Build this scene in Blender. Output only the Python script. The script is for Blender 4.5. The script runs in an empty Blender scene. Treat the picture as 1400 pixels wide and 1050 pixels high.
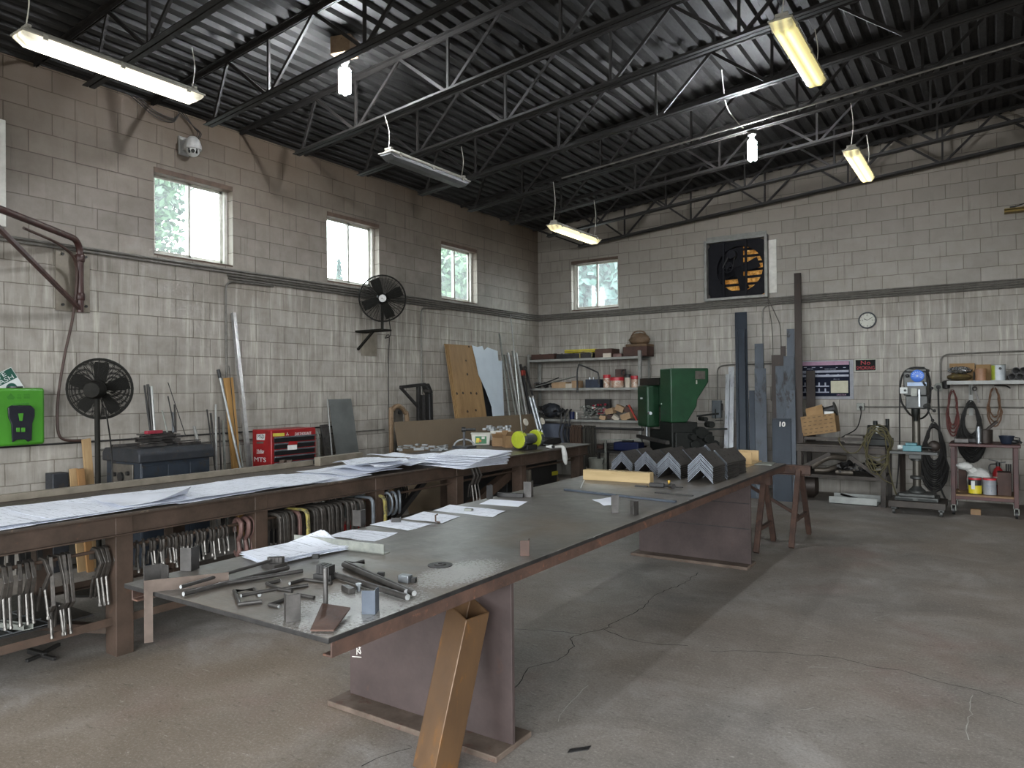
import bpy, bmesh, math, random
from mathutils import Vector, Matrix, Quaternion
sc = bpy.context.scene
C = sc.collection
PI = math.pi
rnd = random.Random(7)
R = math.radians

# ------------------------------------------------------------------ camera
FPX = 984.889
yaw, pitch, roll = .590762, .0064083, -.0100508
CAM = Vector((7.342, -11.8968, 1.64))
fw = Vector((-math.sin(yaw)*math.cos(pitch), math.cos(yaw)*math.cos(pitch), math.sin(pitch)))
rt0 = Vector((math.cos(yaw), math.sin(yaw), 0)); up0 = rt0.cross(fw)
RT = rt0*math.cos(roll) + up0*math.sin(roll)
UP = -rt0*math.sin(roll) + up0*math.cos(roll)
cam_data = bpy.data.cameras.new('camera'); cam = bpy.data.objects.new('camera', cam_data); C.objects.link(cam)
cam_data.sensor_width = 36; cam_data.lens = 36*FPX/1400; cam_data.clip_start = .05; cam_data.clip_end = 300
mw = Matrix((RT, UP, -fw)).transposed().to_4x4(); mw.translation = CAM
cam.matrix_world = mw
sc.camera = cam

def at(x, y, ax, v):
    """the point of the place seen at a pixel of the photograph, on the plane axis = v"""
    d = fw + RT*((x-700)/FPX) + UP*((525-y)/FPX)
    return CAM + d*((v-CAM[ax])/d[ax])
def aX(x, y, v=0.): return at(x, y, 0, v)
def aY(x, y, v=0.): return at(x, y, 1, v)
def aZ(x, y, v=0.): return at(x, y, 2, v)

# ------------------------------------------------------------------ materials
def lin(h):
    h = h.lstrip('#'); v = [int(h[i:i+2], 16)/255 for i in (0, 2, 4)]
    return tuple(c/12.92 if c <= .04045 else ((c+.055)/1.055)**2.4 for c in v) + (1.,)
MATS = {}
class NT:
    def __init__(s, name):
        s.m = bpy.data.materials.new(name); s.m.use_nodes = True; s.t = s.m.node_tree; s.n = s.t.nodes; s.l = s.t.links
        s.b = s.n['Principled BSDF']; MATS[name] = s.m
    def new(s, typ, **kw):
        n = s.n.new(typ)
        for k, v in kw.items():
            if hasattr(n, k): setattr(n, k, v)
        return n
    def link(s, a, b): s.l.new(a, b)
    def coord(s, kind='Object', scale=(1, 1, 1)):
        tc = s.new('ShaderNodeTexCoord'); mp = s.new('ShaderNodeMapping'); mp.inputs['Scale'].default_value = scale
        s.link(tc.outputs[kind], mp.inputs['Vector']); return mp.outputs['Vector']
    def noise(s, vec, scale, detail=4, rough=.6, dist=0):
        n = s.new('ShaderNodeTexNoise'); n.inputs['Scale'].default_value = scale; n.inputs['Detail'].default_value = detail
        n.inputs['Roughness'].default_value = rough; n.inputs['Distortion'].default_value = dist
        s.link(vec, n.inputs['Vector']); return n.outputs['Fac']
    def ramp(s, fac, stops):
        r = s.new('ShaderNodeValToRGB'); e = r.color_ramp.elements
        while len(e) < len(stops): e.new(.5)
        for i, (p, c) in enumerate(stops):
            e[i].position = p; e[i].color = lin(c) if isinstance(c, str) else (c, c, c, 1)
        s.link(fac, r.inputs['Fac']); return r.outputs['Color']
    def mix(s, fac, a, b, mode='MIX'):
        m = s.new('ShaderNodeMix', data_type='RGBA', blend_type=mode)
        for sock, v in ((m.inputs[0], fac), (m.inputs[6], a), (m.inputs[7], b)):
            if isinstance(v, (int, float)): sock.default_value = v
            elif isinstance(v, str): sock.default_value = lin(v)
            elif isinstance(v, tuple): sock.default_value = v
            else: s.link(v, sock)
        return m.outputs[2]
    def math(s, op, a, b=None, c=None):
        m = s.new('ShaderNodeMath', operation=op)
        for i, v in enumerate((a, b, c)):
            if v is None: continue
            if isinstance(v, (int, float)): m.inputs[i].default_value = v
            else: s.link(v, m.inputs[i])
        return m.outputs[0]
    def bump(s, h, strength=.3, dist=.01):
        b = s.new('ShaderNodeBump'); b.inputs['Strength'].default_value = strength; b.inputs['Distance'].default_value = dist
        s.link(h, b.inputs['Height']); s.link(b.outputs['Normal'], s.b.inputs['Normal'])

def mat(name, c1, c2=None, scale=8, rough=.6, metal=0., bump=.15, spots=None, spot_at=.62, stretch=(1, 1, 1), rvar=.15, emit=0, alpha=None, fine=60, spec=.5):
    """a worn surface: two tones mixed by noise, optional spots of a third, noisy gloss and small bumps"""
    t = NT(name); v = t.coord('Object', stretch)
    if c2 is None: c2 = c1
    n1 = t.noise(v, scale, 6)
    col = t.ramp(n1, [(.34, c1), (.66, c2)])
    if spots:
        n3 = t.noise(v, scale*2.3, 8, .7, .6)
        f = t.ramp(n3, [(spot_at-.05, 0.), (spot_at+.05, 1.)])
        col = t.mix(f, col, spots)
    oi = t.new('ShaderNodeObjectInfo')
    k = t.math('MULTIPLY_ADD', oi.outputs['Random'], .24, .88)
    hsv = t.new('ShaderNodeHueSaturation'); t.link(col, hsv.inputs['Color']); t.link(k, hsv.inputs['Value'])
    t.link(hsv.outputs['Color'], t.b.inputs['Base Color'])
    n2 = t.noise(v, fine, 3)
    rr = t.math('MULTIPLY_ADD', n2, rvar*2, rough-rvar)
    t.link(rr, t.b.inputs['Roughness']); t.b.inputs['Metallic'].default_value = metal
    t.b.inputs['Specular IOR Level'].default_value = spec
    if bump: t.bump(t.math('ADD', n1, t.math('MULTIPLY', n2, .4)), bump, .004)
    if emit:
        t.link(hsv.outputs['Color'], t.b.inputs['Emission Color']); t.b.inputs['Emission Strength'].default_value = emit
    if alpha is not None: t.b.inputs['Alpha'].default_value = alpha
    return t.m

# ------------------------------------------------------------------ mesh builder
def frame(d):
    d = Vector(d).normalized(); a = Vector((0, 0, 1)) if abs(d.z) < .95 else Vector((1, 0, 0))
    x = a.cross(d).normalized(); y = d.cross(x).normalized(); return x, y, d
class MB:
    def __init__(s): s.v = []; s.f = []; s.mi = []; s.k = 0
    def add(s, vs, fs):
        o = len(s.v); s.v += [Vector(p) for p in vs]; s.f += [[i+o for i in f] for f in fs]; s.mi += [s.k]*len(fs); return s
    def hexa(s, p): return s.add(p, [(0, 3, 2, 1), (4, 5, 6, 7), (0, 1, 5, 4), (1, 2, 6, 5), (2, 3, 7, 6), (3, 0, 4, 7)])
    def bx(s, x0, x1, y0, y1, z0, z1):
        return s.hexa([(x0, y0, z0), (x1, y0, z0), (x1, y1, z0), (x0, y1, z0), (x0, y0, z1), (x1, y0, z1), (x1, y1, z1), (x0, y1, z1)])
    def box(s, c, size, rz=0., M=None):
        h = [q/2 for q in size]; m = M or Matrix.Rotation(rz, 3, 'Z'); c = Vector(c)
        return s.hexa([c + m @ Vector((h[0]*a, h[1]*b, h[2]*d)) for d in (-1, 1) for a, b in ((-1, -1), (1, -1), (1, 1), (-1, 1))])
    def bar(s, p, q, w, h, up=None):
        """rectangular bar from p to q, w wide and h high"""
        p, q = Vector(p), Vector(q); d = (q-p).normalized(); u = Vector(up) if up else (Vector((0, 0, 1)) if abs(d.z) < .95 else Vector((0, 1, 0)))
        x = d.cross(u).normalized(); y = x.cross(d)
        a = [x*(w/2*i)+y*(h/2*j) for i, j in ((-1, -1), (1, -1), (1, 1), (-1, 1))]
        return s.hexa([p+o for o in a]+[q+o for o in a])
    def prof(s, pts, p, q, x, y):
        """sweep a closed 2D outline (in axes x, y) from p to q"""
        p, q, x, y = Vector(p), Vector(q), Vector(x), Vector(y); n = len(pts)
        vs = [p+x*a+y*b for a, b in pts]+[q+x*a+y*b for a, b in pts]
        fs = [(i, (i+1) % n, n+(i+1) % n, n+i) for i in range(n)]+[tuple(range(n))[::-1], tuple(range(n, 2*n))]
        return s.add(vs, fs)
    def angle(s, p, q, x, y, a, b, t):
        return s.prof([(0, 0), (a, 0), (a, t), (t, t), (t, b), (0, b)], p, q, x, y)
    def cyl(s, p, q, r, n=12, r2=None): return s.tube([p, q], r, n, r2=r2)
    def tube(s, pts, r, n=8, closed=False, r2=None):
        pts = [Vector(p) for p in pts]; m = len(pts); rings = []
        if m < 2: return s
        x = None; o = len(s.v)
        for i, p in enumerate(pts):
            a = pts[(i-1) % m] if (closed or i) else p; b = pts[(i+1) % m] if (closed or i < m-1) else p
            d = (b-a)
            if d.length < 1e-9: d = Vector((0, 0, 1))
            d.normalize()
            if x is None: x, y, _ = frame(d)
            else:
                x = x-d*x.dot(d)
                if x.length < 1e-6: x, y, _ = frame(d)
                x.normalize(); y = d.cross(x)
            rr = r(i/(m-1)) if callable(r) else (r if r2 is None else r+(r2-r)*i/(m-1))
            s.v += [p+x*(rr*math.cos(2*PI*j/n))+y*(rr*math.sin(2*PI*j/n)) for j in range(n)]
        k = m if closed else m-1
        for i in range(k):
            a, b = o+i*n, o+((i+1) % m)*n
            for j in range(n): s.f.append([a+j, a+(j+1) % n, b+(j+1) % n, b+j]); s.mi.append(s.k)
        if not closed:
            s.f.append([o+j for j in range(n)][::-1]); s.f.append([o+(m-1)*n+j for j in range(n)]); s.mi += [s.k]*2
        return s
    def lathe(s, pr, c, axis=(0, 0, 1), n=20, cap=True):
        """(radius, height) pairs turned round axis at c"""
        x, y, d = frame(axis); c = Vector(c); o = len(s.v)
        for r, h in pr: s.v += [c+d*h+x*(r*math.cos(2*PI*j/n))+y*(r*math.sin(2*PI*j/n)) for j in range(n)]
        for i in range(len(pr)-1):
            a, b = o+i*n, o+(i+1)*n
            for j in range(n): s.f.append([a+j, a+(j+1) % n, b+(j+1) % n, b+j]); s.mi.append(s.k)
        if cap:
            s.f.append([o+j for j in range(n)][::-1]); s.f.append([o+(len(pr)-1)*n+j for j in range(n)]); s.mi += [s.k]*2
        return s
    def ball(s, c, r, n=12, m=8, sc_=(1, 1, 1), jit=0, rg=None):
        c = Vector(c); o = len(s.v)
        for i in range(m+1):
            th = PI*i/m
            for j in range(n):
                k = 1+(rg.uniform(-jit, jit) if jit else 0)
                s.v.append(c+Vector((sc_[0]*math.sin(th)*math.cos(2*PI*j/n), sc_[1]*math.sin(th)*math.sin(2*PI*j/n), sc_[2]*math.cos(th)))*r*k)
        for i in range(m):
            for j in range(n): s.f.append([o+i*n+j, o+(i+1)*n+j, o+(i+1)*n+(j+1) % n, o+i*n+(j+1) % n]); s.mi.append(s.k)
        return s
    def poly(s, pts, d):
        """flat outline pts (3D) thickened by the vector d"""
        pts = [Vector(p) for p in pts]; d = Vector(d); n = len(pts)
        return s.add(pts+[p+d for p in pts], [tuple(range(n))[::-1], tuple(range(n, 2*n))]+[(i, (i+1) % n, n+(i+1) % n, n+i) for i in range(n)])
    def sheet(s, P, nu, nv, t=0):
        """grid P(u, v) -> point, thickened downwards by t"""
        o = len(s.v); g = [Vector(P(i/nu, j/nv)) for j in range(nv+1) for i in range(nu+1)]; w = nu+1
        fs = [(j*w+i, j*w+i+1, (j+1)*w+i+1, (j+1)*w+i) for j in range(nv) for i in range(nu)]
        if t:
            N = len(g); g2 = [p-Vector((0, 0, t)) for p in g]
            rim = [i for i in range(nu)]+[j*w+nu for j in range(nv)]+[nv*w+nu-i for i in range(nu)]+[(nv-j)*w for j in range(nv)]
            fs2 = [tuple(N+i for i in f[::-1]) for f in fs]+[(rim[i], N+rim[i], N+rim[(i+1) % len(rim)], rim[(i+1) % len(rim)]) for i in range(len(rim))]
            return s.add(g+g2, fs+fs2)
        return s.add(g, fs)
    def xf(s, M, start=0):
        M = M.to_4x4()
        for i in range(start, len(s.v)): s.v[i] = M @ s.v[i]
        return s
    def build(s, name, m, parent=None, bevel=0, smooth=True, seg=2, origin=None):
        me = bpy.data.meshes.new(name)
        if parent is not None:
            o = Vector((0, 0, 0)); q = parent
            while q is not None: o = o+q.location; q = q.parent
        elif origin is not None: o = Vector(origin)
        else:
            n = len(s.v); o = sum(s.v, Vector())/max(n, 1); o.z = min(p.z for p in s.v)
        me.from_pydata([p-o for p in s.v], [], s.f); me.validate(clean_customdata=False)
        bm = bmesh.new(); bm.from_mesh(me); bmesh.ops.recalc_face_normals(bm, faces=bm.faces); bm.to_mesh(me); bm.free()
        ms = m if isinstance(m, (list, tuple)) else [m]
        for q in ms: me.materials.append(MATS[q] if isinstance(q, str) else q)
        if len(ms) > 1: me.polygons.foreach_set('material_index', s.mi[:len(me.polygons)])
        if smooth:
            me.polygons.foreach_set('use_smooth', [True]*len(me.polygons)); me.set_sharp_from_angle(angle=R(38))
        ob = bpy.data.objects.new(name, me); C.objects.link(ob)
        if parent is not None: ob.parent = parent
        else: ob.location = o
        if bevel:
            b = ob.modifiers.new('edge', 'BEVEL'); b.width = bevel; b.segments = seg; b.limit_method = 'ANGLE'; b.angle_limit = R(40)
        return ob
def tag(o, label=None, cat=None, group=None, kind=None):
    if label: o['label'] = label
    if cat: o['category'] = cat
    if group: o['group'] = group
    if kind: o['kind'] = kind
    return o
def thing(name, label, cat, loc=(0, 0, 0), group=None, rz=0.):
    o = bpy.data.objects.new(name, None); C.objects.link(o); o.location = loc; o.rotation_euler = (0, 0, rz); o.empty_display_size = .1
    return tag(o, label, cat, group)
def struct(o): o['kind'] = 'structure'; return o
def kids(o): return [c for c in bpy.data.objects if c.parent is o]
def copy_tree(o, parent=None):
    c = o.copy(); C.objects.link(c)
    if parent is not None: c.parent = parent
    for ch in KIDS.get(o.name, None) or kids(o): copy_tree(ch, c)
    return c
KIDS = {}
def place(o, loc, label=None, rz=None, group=None, rot=None):
    o.location = loc
    if rz is not None: o.rotation_euler = (0, 0, rz)
    if rot is not None: o.rotation_euler = rot
    if label: o['label'] = label
    if group: o['group'] = group
    return o
ORD = 'first second third fourth fifth sixth seventh eighth ninth tenth eleventh twelfth thirteenth fourteenth fifteenth sixteenth seventeenth eighteenth nineteenth twentieth'.split()
ORD += ['twenty-'+w for w in ORD[:9]]
def arc(c, r, a0, a1, n, x=(1, 0, 0), y=(0, 0, 1)):
    c, x, y = Vector(c), Vector(x), Vector(y)
    return [c+x*(r*math.cos(a0+(a1-a0)*i/n))+y*(r*math.sin(a0+(a1-a0)*i/n)) for i in range(n+1)]
def smooth_path(pts, k=6):
    """Catmull-Rom curve through pts"""
    p = [Vector(q) for q in pts]; p = [p[0]*2-p[1]]+p+[p[-1]*2-p[-2]]; out = []
    for i in range(1, len(p)-2):
        for j in range(k):
            t = j/k; a, b, c_, d = p[i-1], p[i], p[i+1], p[i+2]
            out.append((b*2+(c_-a)*t+(a*2-b*5+c_*4-d)*t*t+(b*3-a-c_*3+d)*t*t*t)*.5)
    return out+[p[-2]]

# ------------------------------------------------------------------ setting materials
def block_wall(name, horiz, shift, base, soot):
    """painted concrete blocks in running bond, soot towards the roof, chalky streaks below the pipes"""
    t = NT(name)
    tc = t.new('ShaderNodeTexCoord'); sp = t.new('ShaderNodeSeparateXYZ'); t.link(tc.outputs['Object'], sp.inputs[0])
    h = sp.outputs[horiz]; z = sp.outputs['Z']
    v = t.new('ShaderNodeCombineXYZ'); t.link(t.math('ADD', h, shift), v.inputs[0]); t.link(z, v.inputs[1])
    wob = t.noise(tc.outputs['Object'], 3.5, 3)
    v2 = t.new('ShaderNodeVectorMath', operation='ADD'); t.link(v.outputs[0], v2.inputs[0])
    cw = t.new('ShaderNodeCombineXYZ'); w = t.math('MULTIPLY_ADD', wob, .012, -.006); t.link(w, cw.inputs[0]); t.link(w, cw.inputs[1]); t.link(cw.outputs[0], v2.inputs[1])
    br = t.new('ShaderNodeTexBrick'); br.offset = .5; br.offset_frequency = 2; br.squash = 1
    t.link(v2.outputs[0], br.inputs['Vector'])
    for k, q in (('Scale', 1.), ('Mortar Size', .005), ('Mortar Smooth', .35), ('Bias', 0.), ('Brick Width', .4064), ('Row Height', .2032)): br.inputs[k].default_value = q
    br.inputs['Color1'].default_value = (.86, .86, .86, 1); br.inputs['Color2'].default_value = (1., 1., 1., 1); br.inputs['Mortar'].default_value = (.5, .48, .45, 1)
    o = tc.outputs['Object']
    big = t.noise(o, .55, 4); mid = t.noise(o, 5, 6, .65)
    col = t.ramp(mid, [(.3, base[0]), (.7, base[1])])
    # soot settles on the upper wall, mostly above the pipes
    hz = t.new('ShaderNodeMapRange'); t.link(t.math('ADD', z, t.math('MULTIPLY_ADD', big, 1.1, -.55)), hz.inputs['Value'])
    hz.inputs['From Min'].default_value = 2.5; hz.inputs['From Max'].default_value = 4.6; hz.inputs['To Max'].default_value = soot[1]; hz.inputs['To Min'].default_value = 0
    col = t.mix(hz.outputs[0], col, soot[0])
    mp = t.new('ShaderNodeMapping'); mp.inputs['Scale'].default_value = (9, 9, .7); t.link(o, mp.inputs['Vector'])
    st = t.noise(mp.outputs['Vector'], 1.6, 5, .65)
    below = t.new('ShaderNodeMapRange'); t.link(z, below.inputs['Value']); below.inputs['From Min'].default_value = 3.05; below.inputs['From Max'].default_value = 2.9
    low = t.new('ShaderNodeMapRange'); t.link(z, low.inputs['Value']); low.inputs['From Min'].default_value = 1.2; low.inputs['From Max'].default_value = 2.2; low.inputs['To Min'].default_value = .4
    f = t.math('MULTIPLY', t.math('MULTIPLY', t.ramp(st, [(.5, 0.), (.72, 1.)]), below.outputs[0]), t.math('MULTIPLY', low.outputs[0], t.math('MULTIPLY', t.ramp(big, [(.35, 0.25), (.58, .95)]), .85)))
    col = t.mix(f, col, '#d8d4c8')
    f2 = t.math('MULTIPLY', t.ramp(st, [(.28, 1.), (.42, 0.)]), .4)
    col = t.mix(f2, col, '#4e473d')
    # grime band that hangs on just under the pipes
    g1 = t.new('ShaderNodeMapRange'); t.link(z, g1.inputs['Value']); g1.inputs['From Min'].default_value = 2.4; g1.inputs['From Max'].default_value = 2.9
    g = t.math('MULTIPLY', t.math('MULTIPLY', g1.outputs[0], below.outputs[0]), t.math('MULTIPLY', t.ramp(big, [(.4, .05), (.65, .55)]), 1))
    col = t.mix(g, col, '#6b6255')
    col = t.mix(1., col, br.outputs['Color'], 'MULTIPLY')
    t.link(col, t.b.inputs['Base Color']); t.b.inputs['Roughness'].default_value = .62; t.b.inputs['Specular IOR Level'].default_value = .3
    fine = t.noise(o, 60, 4, .7)
    t.bump(t.math('ADD', t.math('MULTIPLY', br.outputs['Fac'], -1.), t.math('MULTIPLY', fine, .22)), .55, .008)
    return t.m
block_wall('block_left', 'Y', -.2663+.4064*60+.2032, ('#8b857c', '#a59f97'), ('#5b4d3f', .95))
block_wall('block_back', 'X', -.0837+.4064*10+.2032, ('#928d85', '#a49f98'), ('#82796e', .75))
block_wall('block_plain', 'Y', 0., ('#8f887c', '#a09a8f'), ('#7a7062', .8))

def floor_mat():
    t = NT('concrete_floor'); tc = t.new('ShaderNodeTexCoord'); o = tc.outputs['Object']
    big = t.noise(o, .35, 4); mid = t.noise(o, 1.6, 7, .68, .5); mp = t.new('ShaderNodeMapping'); mp.inputs['Rotation'].default_value = (0, 0, R(35)); mp.inputs['Scale'].default_value = (1, 3.2, 1); t.link(o, mp.inputs['Vector'])
    fine = t.noise(mp.outputs['Vector'], 13, 9, .78, .4); grain = t.noise(o, 70, 6, .8)
    col = t.ramp(mid, [(.28, '#66625e'), (.5, '#827d78'), (.72, '#a09b97')])
    col = t.mix(t.math('MULTIPLY', t.ramp(big, [(.42, 0.), (.62, 1.)]), .4), col, '#806f5e')
    spp = t.new('ShaderNodeSeparateXYZ'); t.link(o, spp.inputs[0]); dx_ = t.math('MULTIPLY', t.math('SUBTRACT', spp.outputs['X'], 3.9), .75); dy_ = t.math('MULTIPLY', t.math('ADD', spp.outputs['Y'], 10.0), .62)
    dd = t.math('ADD', t.math('ADD', t.math('MULTIPLY', dx_, dx_), t.math('MULTIPLY', dy_, dy_)), t.math('MULTIPLY_ADD', mid, 1.2, -.6)); col = t.mix(t.math('MULTIPLY', t.ramp(dd, [(.35, 1.), (.95, 0.)]), .55), col, '#75634d')
    red = t.noise(o, .9, 3); col = t.mix(t.math('MULTIPLY', t.ramp(red, [(.58, 0.), (.72, 1.)]), .4), col, '#7c5f58')
    col = t.mix(t.math('MULTIPLY', t.ramp(grain, [(.36, 1.), (.5, 0.)]), .4), col, '#5d574e'); col = t.mix(t.math('MULTIPLY', t.ramp(grain, [(.52, 0.), (.66, 1.)]), .35), col, '#b5b0a6')
    col = t.mix(t.math('MULTIPLY', t.ramp(fine, [(.36, 1.), (.43, 0.)]), .6), col, '#4c473f')
    col = t.mix(t.math('MULTIPLY', t.ramp(fine, [(.6, 0.), (.67, 1.)]), .5), col, '#c2beb5')
    vor = t.new('ShaderNodeTexVoronoi'); vor.inputs['Scale'].default_value = 11; t.link(o, vor.inputs['Vector'])
    pit = t.ramp(vor.outputs['Distance'], [(.05, 1.), (.09, 0.)]); col = t.mix(t.math('MULTIPLY', t.math('MULTIPLY', pit, t.ramp(t.noise(o, 2.3, 3), [(.5, 0.), (.6, 1.)])), .6), col, '#3b3731')
    t.link(col, t.b.inputs['Base Color'])
    t.link(t.math('MULTIPLY_ADD', mid, .3, .5), t.b.inputs['Roughness']); t.b.inputs['Specular IOR Level'].default_value = .35
    t.bump(t.math('ADD', t.math('MULTIPLY', fine, .8), t.math('MULTIPLY', grain, .3)), .3, .006)
floor_mat()
mat('deck_steel', '#181716', '#2b2a29', 5, .65, .1, .1, spots='#363534', spot_at=.62, stretch=(1, .25, 1), spec=.3)
mat('joist_steel', '#161413', '#221f1d', 9, .6, .05, .1, spots='#32271f', spot_at=.7, spec=.35)
mat('conduit', '#5f5c57', '#75726c', 14, .45, .4, .05)
mat('window_frame', '#b9b7ae', '#cfcdc4', 10, .5)
mat('sill_wood', '#4c3d33', '#5d4b3e', 10, .7)
mat('black_seam', '#1c1916', '#26221e', 10, .9, bump=0)
mat('scuff_white', '#96938c', '#aaa79f', 30, .8, bump=0)
def glass_mat():
    t = NT('glass'); n = t.n; n.remove(t.b)
    tr = t.new('ShaderNodeBsdfTransparent'); tr.inputs[0].default_value = (.93, .97, .97, 1); gl = t.new('ShaderNodeBsdfGlossy'); gl.inputs['Roughness'].default_value = .05
    hz = t.new('ShaderNodeBsdfTranslucent'); hz.inputs[0].default_value = (.9, .95, .97, 1)
    m1 = t.new('ShaderNodeMixShader'); m1.inputs[0].default_value = .06; t.link(tr.outputs[0], m1.inputs[1]); t.link(gl.outputs[0], m1.inputs[2])
    nz = t.noise(t.coord('Object', (1, 1, 1)), 6, 5); f = t.math('MULTIPLY_ADD', nz, .04, .012)
    m2 = t.new('ShaderNodeMixShader'); t.link(f, m2.inputs[0]); t.link(m1.outputs[0], m2.inputs[1]); t.link(hz.outputs[0], m2.inputs[2])
    t.link(m2.outputs[0], n['Material Output'].inputs['Surface'])
glass_mat()

# ------------------------------------------------------------------ room shell
RX, RY = 13.0, -17.0            # far wall on the side, front wall behind the photographer
WT = .2
ZD = lambda x: 4.69 + .085*x    # underside of the roof deck
WIN_L = [(-7.693, -6.746), (-5.32, -4.35), (-2.948, -1.99)]
WZ0, WZ1 = 3.085, 4.02
def holed_wall(name, m, plane, a0, a1, top, holes, flip):
    """a wall with openings cut right through; plane(a, d, z) -> point at depth d"""
    mb = MB(); cuts = sorted({a0, a1} | {h[0] for h in holes} | {h[1] for h in holes})
    for i in range(len(cuts)-1):
        l, r_ = cuts[i], cuts[i+1]; hs = [h for h in holes if h[0] <= l+1e-6 and h[1] >= r_-1e-6]
        bands = []
        z = 0.
        for h in sorted(hs, key=lambda q: q[2]): bands.append((z, h[2])); z = h[3]
        bands.append((z, None))
        for b0, b1 in bands:
            zl, zr = (top(l), top(r_)) if b1 is None else (b1, b1)
            if zl-b0 < 1e-4: continue
            mb.hexa([plane(l, 0, b0), plane(r_, 0, b0), plane(r_, WT, b0), plane(l, WT, b0), plane(l, 0, zl), plane(r_, 0, zr), plane(r_, WT, zr), plane(l, WT, zl)])
    return struct(mb.build(name, m, origin=(0, 0, 0), smooth=False))
holed_wall('wall_left', 'block_left', lambda a, d, z: (-d, a, z), RY, 0, lambda a: 4.72, [(a, b, WZ0, WZ1) for a, b in WIN_L], 0)
FAN = (3.36, 4.30, 3.11, 4.03)
holed_wall('wall_back', 'block_back', lambda a, d, z: (a, d, z), -WT, RX+WT, lambda a: ZD(max(a, 0))+.03, [(.735, 1.70, WZ0, WZ1), FAN], 0)
holed_wall('wall_right', 'block_plain', lambda a, d, z: (RX+d, a, z), RY, 0, lambda a: ZD(RX)+.03, [(-15.5, -11.0, 0., 4.3)], 0)
holed_wall('wall_front', 'block_back', lambda a, d, z: (a, RY-d, z), -WT, RX+WT, lambda a: ZD(max(a, 0))+.03, [(1.0, 5.4, 0., 4.3), (6.6, 11.2, 0., 4.3)], 0)
mb = MB(); mb.bx(-.5, RX+.5, RY-.5, .5, -.2, 0.); fl = struct(mb.build('floor', 'concrete_floor', origin=(0, 0, 0), smooth=False))
# roof deck: flutes run from the front wall to the back wall
mb = MB(); pr = []; p = .152; n = int((RX+.4)/p)
for i in range(n):
    x = -.2+i*p
    for dx, dz in ((0, 0), (.062, 0), (.082, .038), (.132, .038)): pr.append((x+dx, ZD(x+dx)+dz))
vs = [(x, RY-.2, z) for x, z in pr]+[(x, .2, z) for x, z in pr]; k = len(pr)
mb.add(vs, [(i, i+1, k+i+1, k+i) for i in range(k-1)])
mb.add([(-.2, RY-.2, 4.82), (RX+.2, RY-.2, 4.82+.085*RX), (RX+.2, .2, 4.82+.085*RX), (-.2, .2, 4.82)], [(0, 1, 2, 3)])
ce = struct(mb.build('ceiling', 'deck_steel', origin=(0, 0, 0), smooth=False))
# cracks and scuffs in the concrete, children of the floor
def ribbon(name, m, pts, w, parent, z=.0012):
    pts = [Vector(q) for q in pts]; out = []
    for a, b in zip(pts, pts[1:]):
        L = (b-a).length; k_ = max(1, int(L/.05))
        for i in range(k_): q = a.lerp(b, i/k_); out.append(q+Vector((rnd.uniform(-.012, .012), rnd.uniform(-.012, .012), 0)))
    out.append(pts[-1]); mb = MB(); vs = []; n_ = len(out)
    for i, q in enumerate(out):
        d = (out[min(i+1, n_-1)]-out[max(i-1, 0)]).normalized(); s_ = Vector((-d.y, d.x, 0))*w*rnd.uniform(.35, .75)
        vs += [q+s_+Vector((0, 0, z)), q-s_+Vector((0, 0, z))]
    mb.add(vs, [(2*i, 2*i+1, 2*i+3, 2*i+2) for i in range(n_-1)]); return mb.build(name, m, parent, smooth=False)
def px_path(s_, pts, sc_): return [aZ(s_[0]+u/sc_, s_[1]+v/sc_) for u, v in pts]
for pts in (px_path((440, 750), [(930, 665), (1000, 570), (1120, 540), (1210, 470), (1190, 430), (1240, 410), (1390, 375)], 3.5), px_path((440, 750), [(925, 388), (1080, 392), (1240, 410)], 3.5),
            px_path((740, 600), [(300, 915), (330, 890), (470, 820), (560, 740), (690, 690), (750, 640)], 3.5), px_path((740, 600), [(300, 915), (410, 960), (520, 980), (700, 990)], 3.5),
            px_path((900, 650), [(180, 632), (290, 630), (480, 640), (650, 655), (760, 685), (870, 700), (1000, 740), (1150, 775), (1312, 825)], 2.624), px_path((440, 750), [(190, 1045), (270, 1000), (350, 970), (430, 955)], 3.5)):
    ribbon('floor_crack', 'black_seam', pts, .0045, fl)
for pts in (px_path((900, 650), [(535, 687), (610, 690)], 2.624), px_path((900, 650), [(640, 694), (700, 697)], 2.624), px_path((900, 650), [(740, 700), (800, 702)], 2.624), px_path((900, 650), [(500, 850), (560, 832)], 2.624),
            px_path((900, 650), [(780, 655), (822, 653)], 2.624), px_path((440, 750), [(1125, 825), (1200, 735), (1275, 655)], 3.5), px_path((900, 650), [(765, 515), (830, 500)], 2.624), px_path((900, 650), [(1110, 950), (1128, 790)], 2.624)):
    ribbon('floor_scuff', 'scuff_white', pts, .0035, fl)
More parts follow.
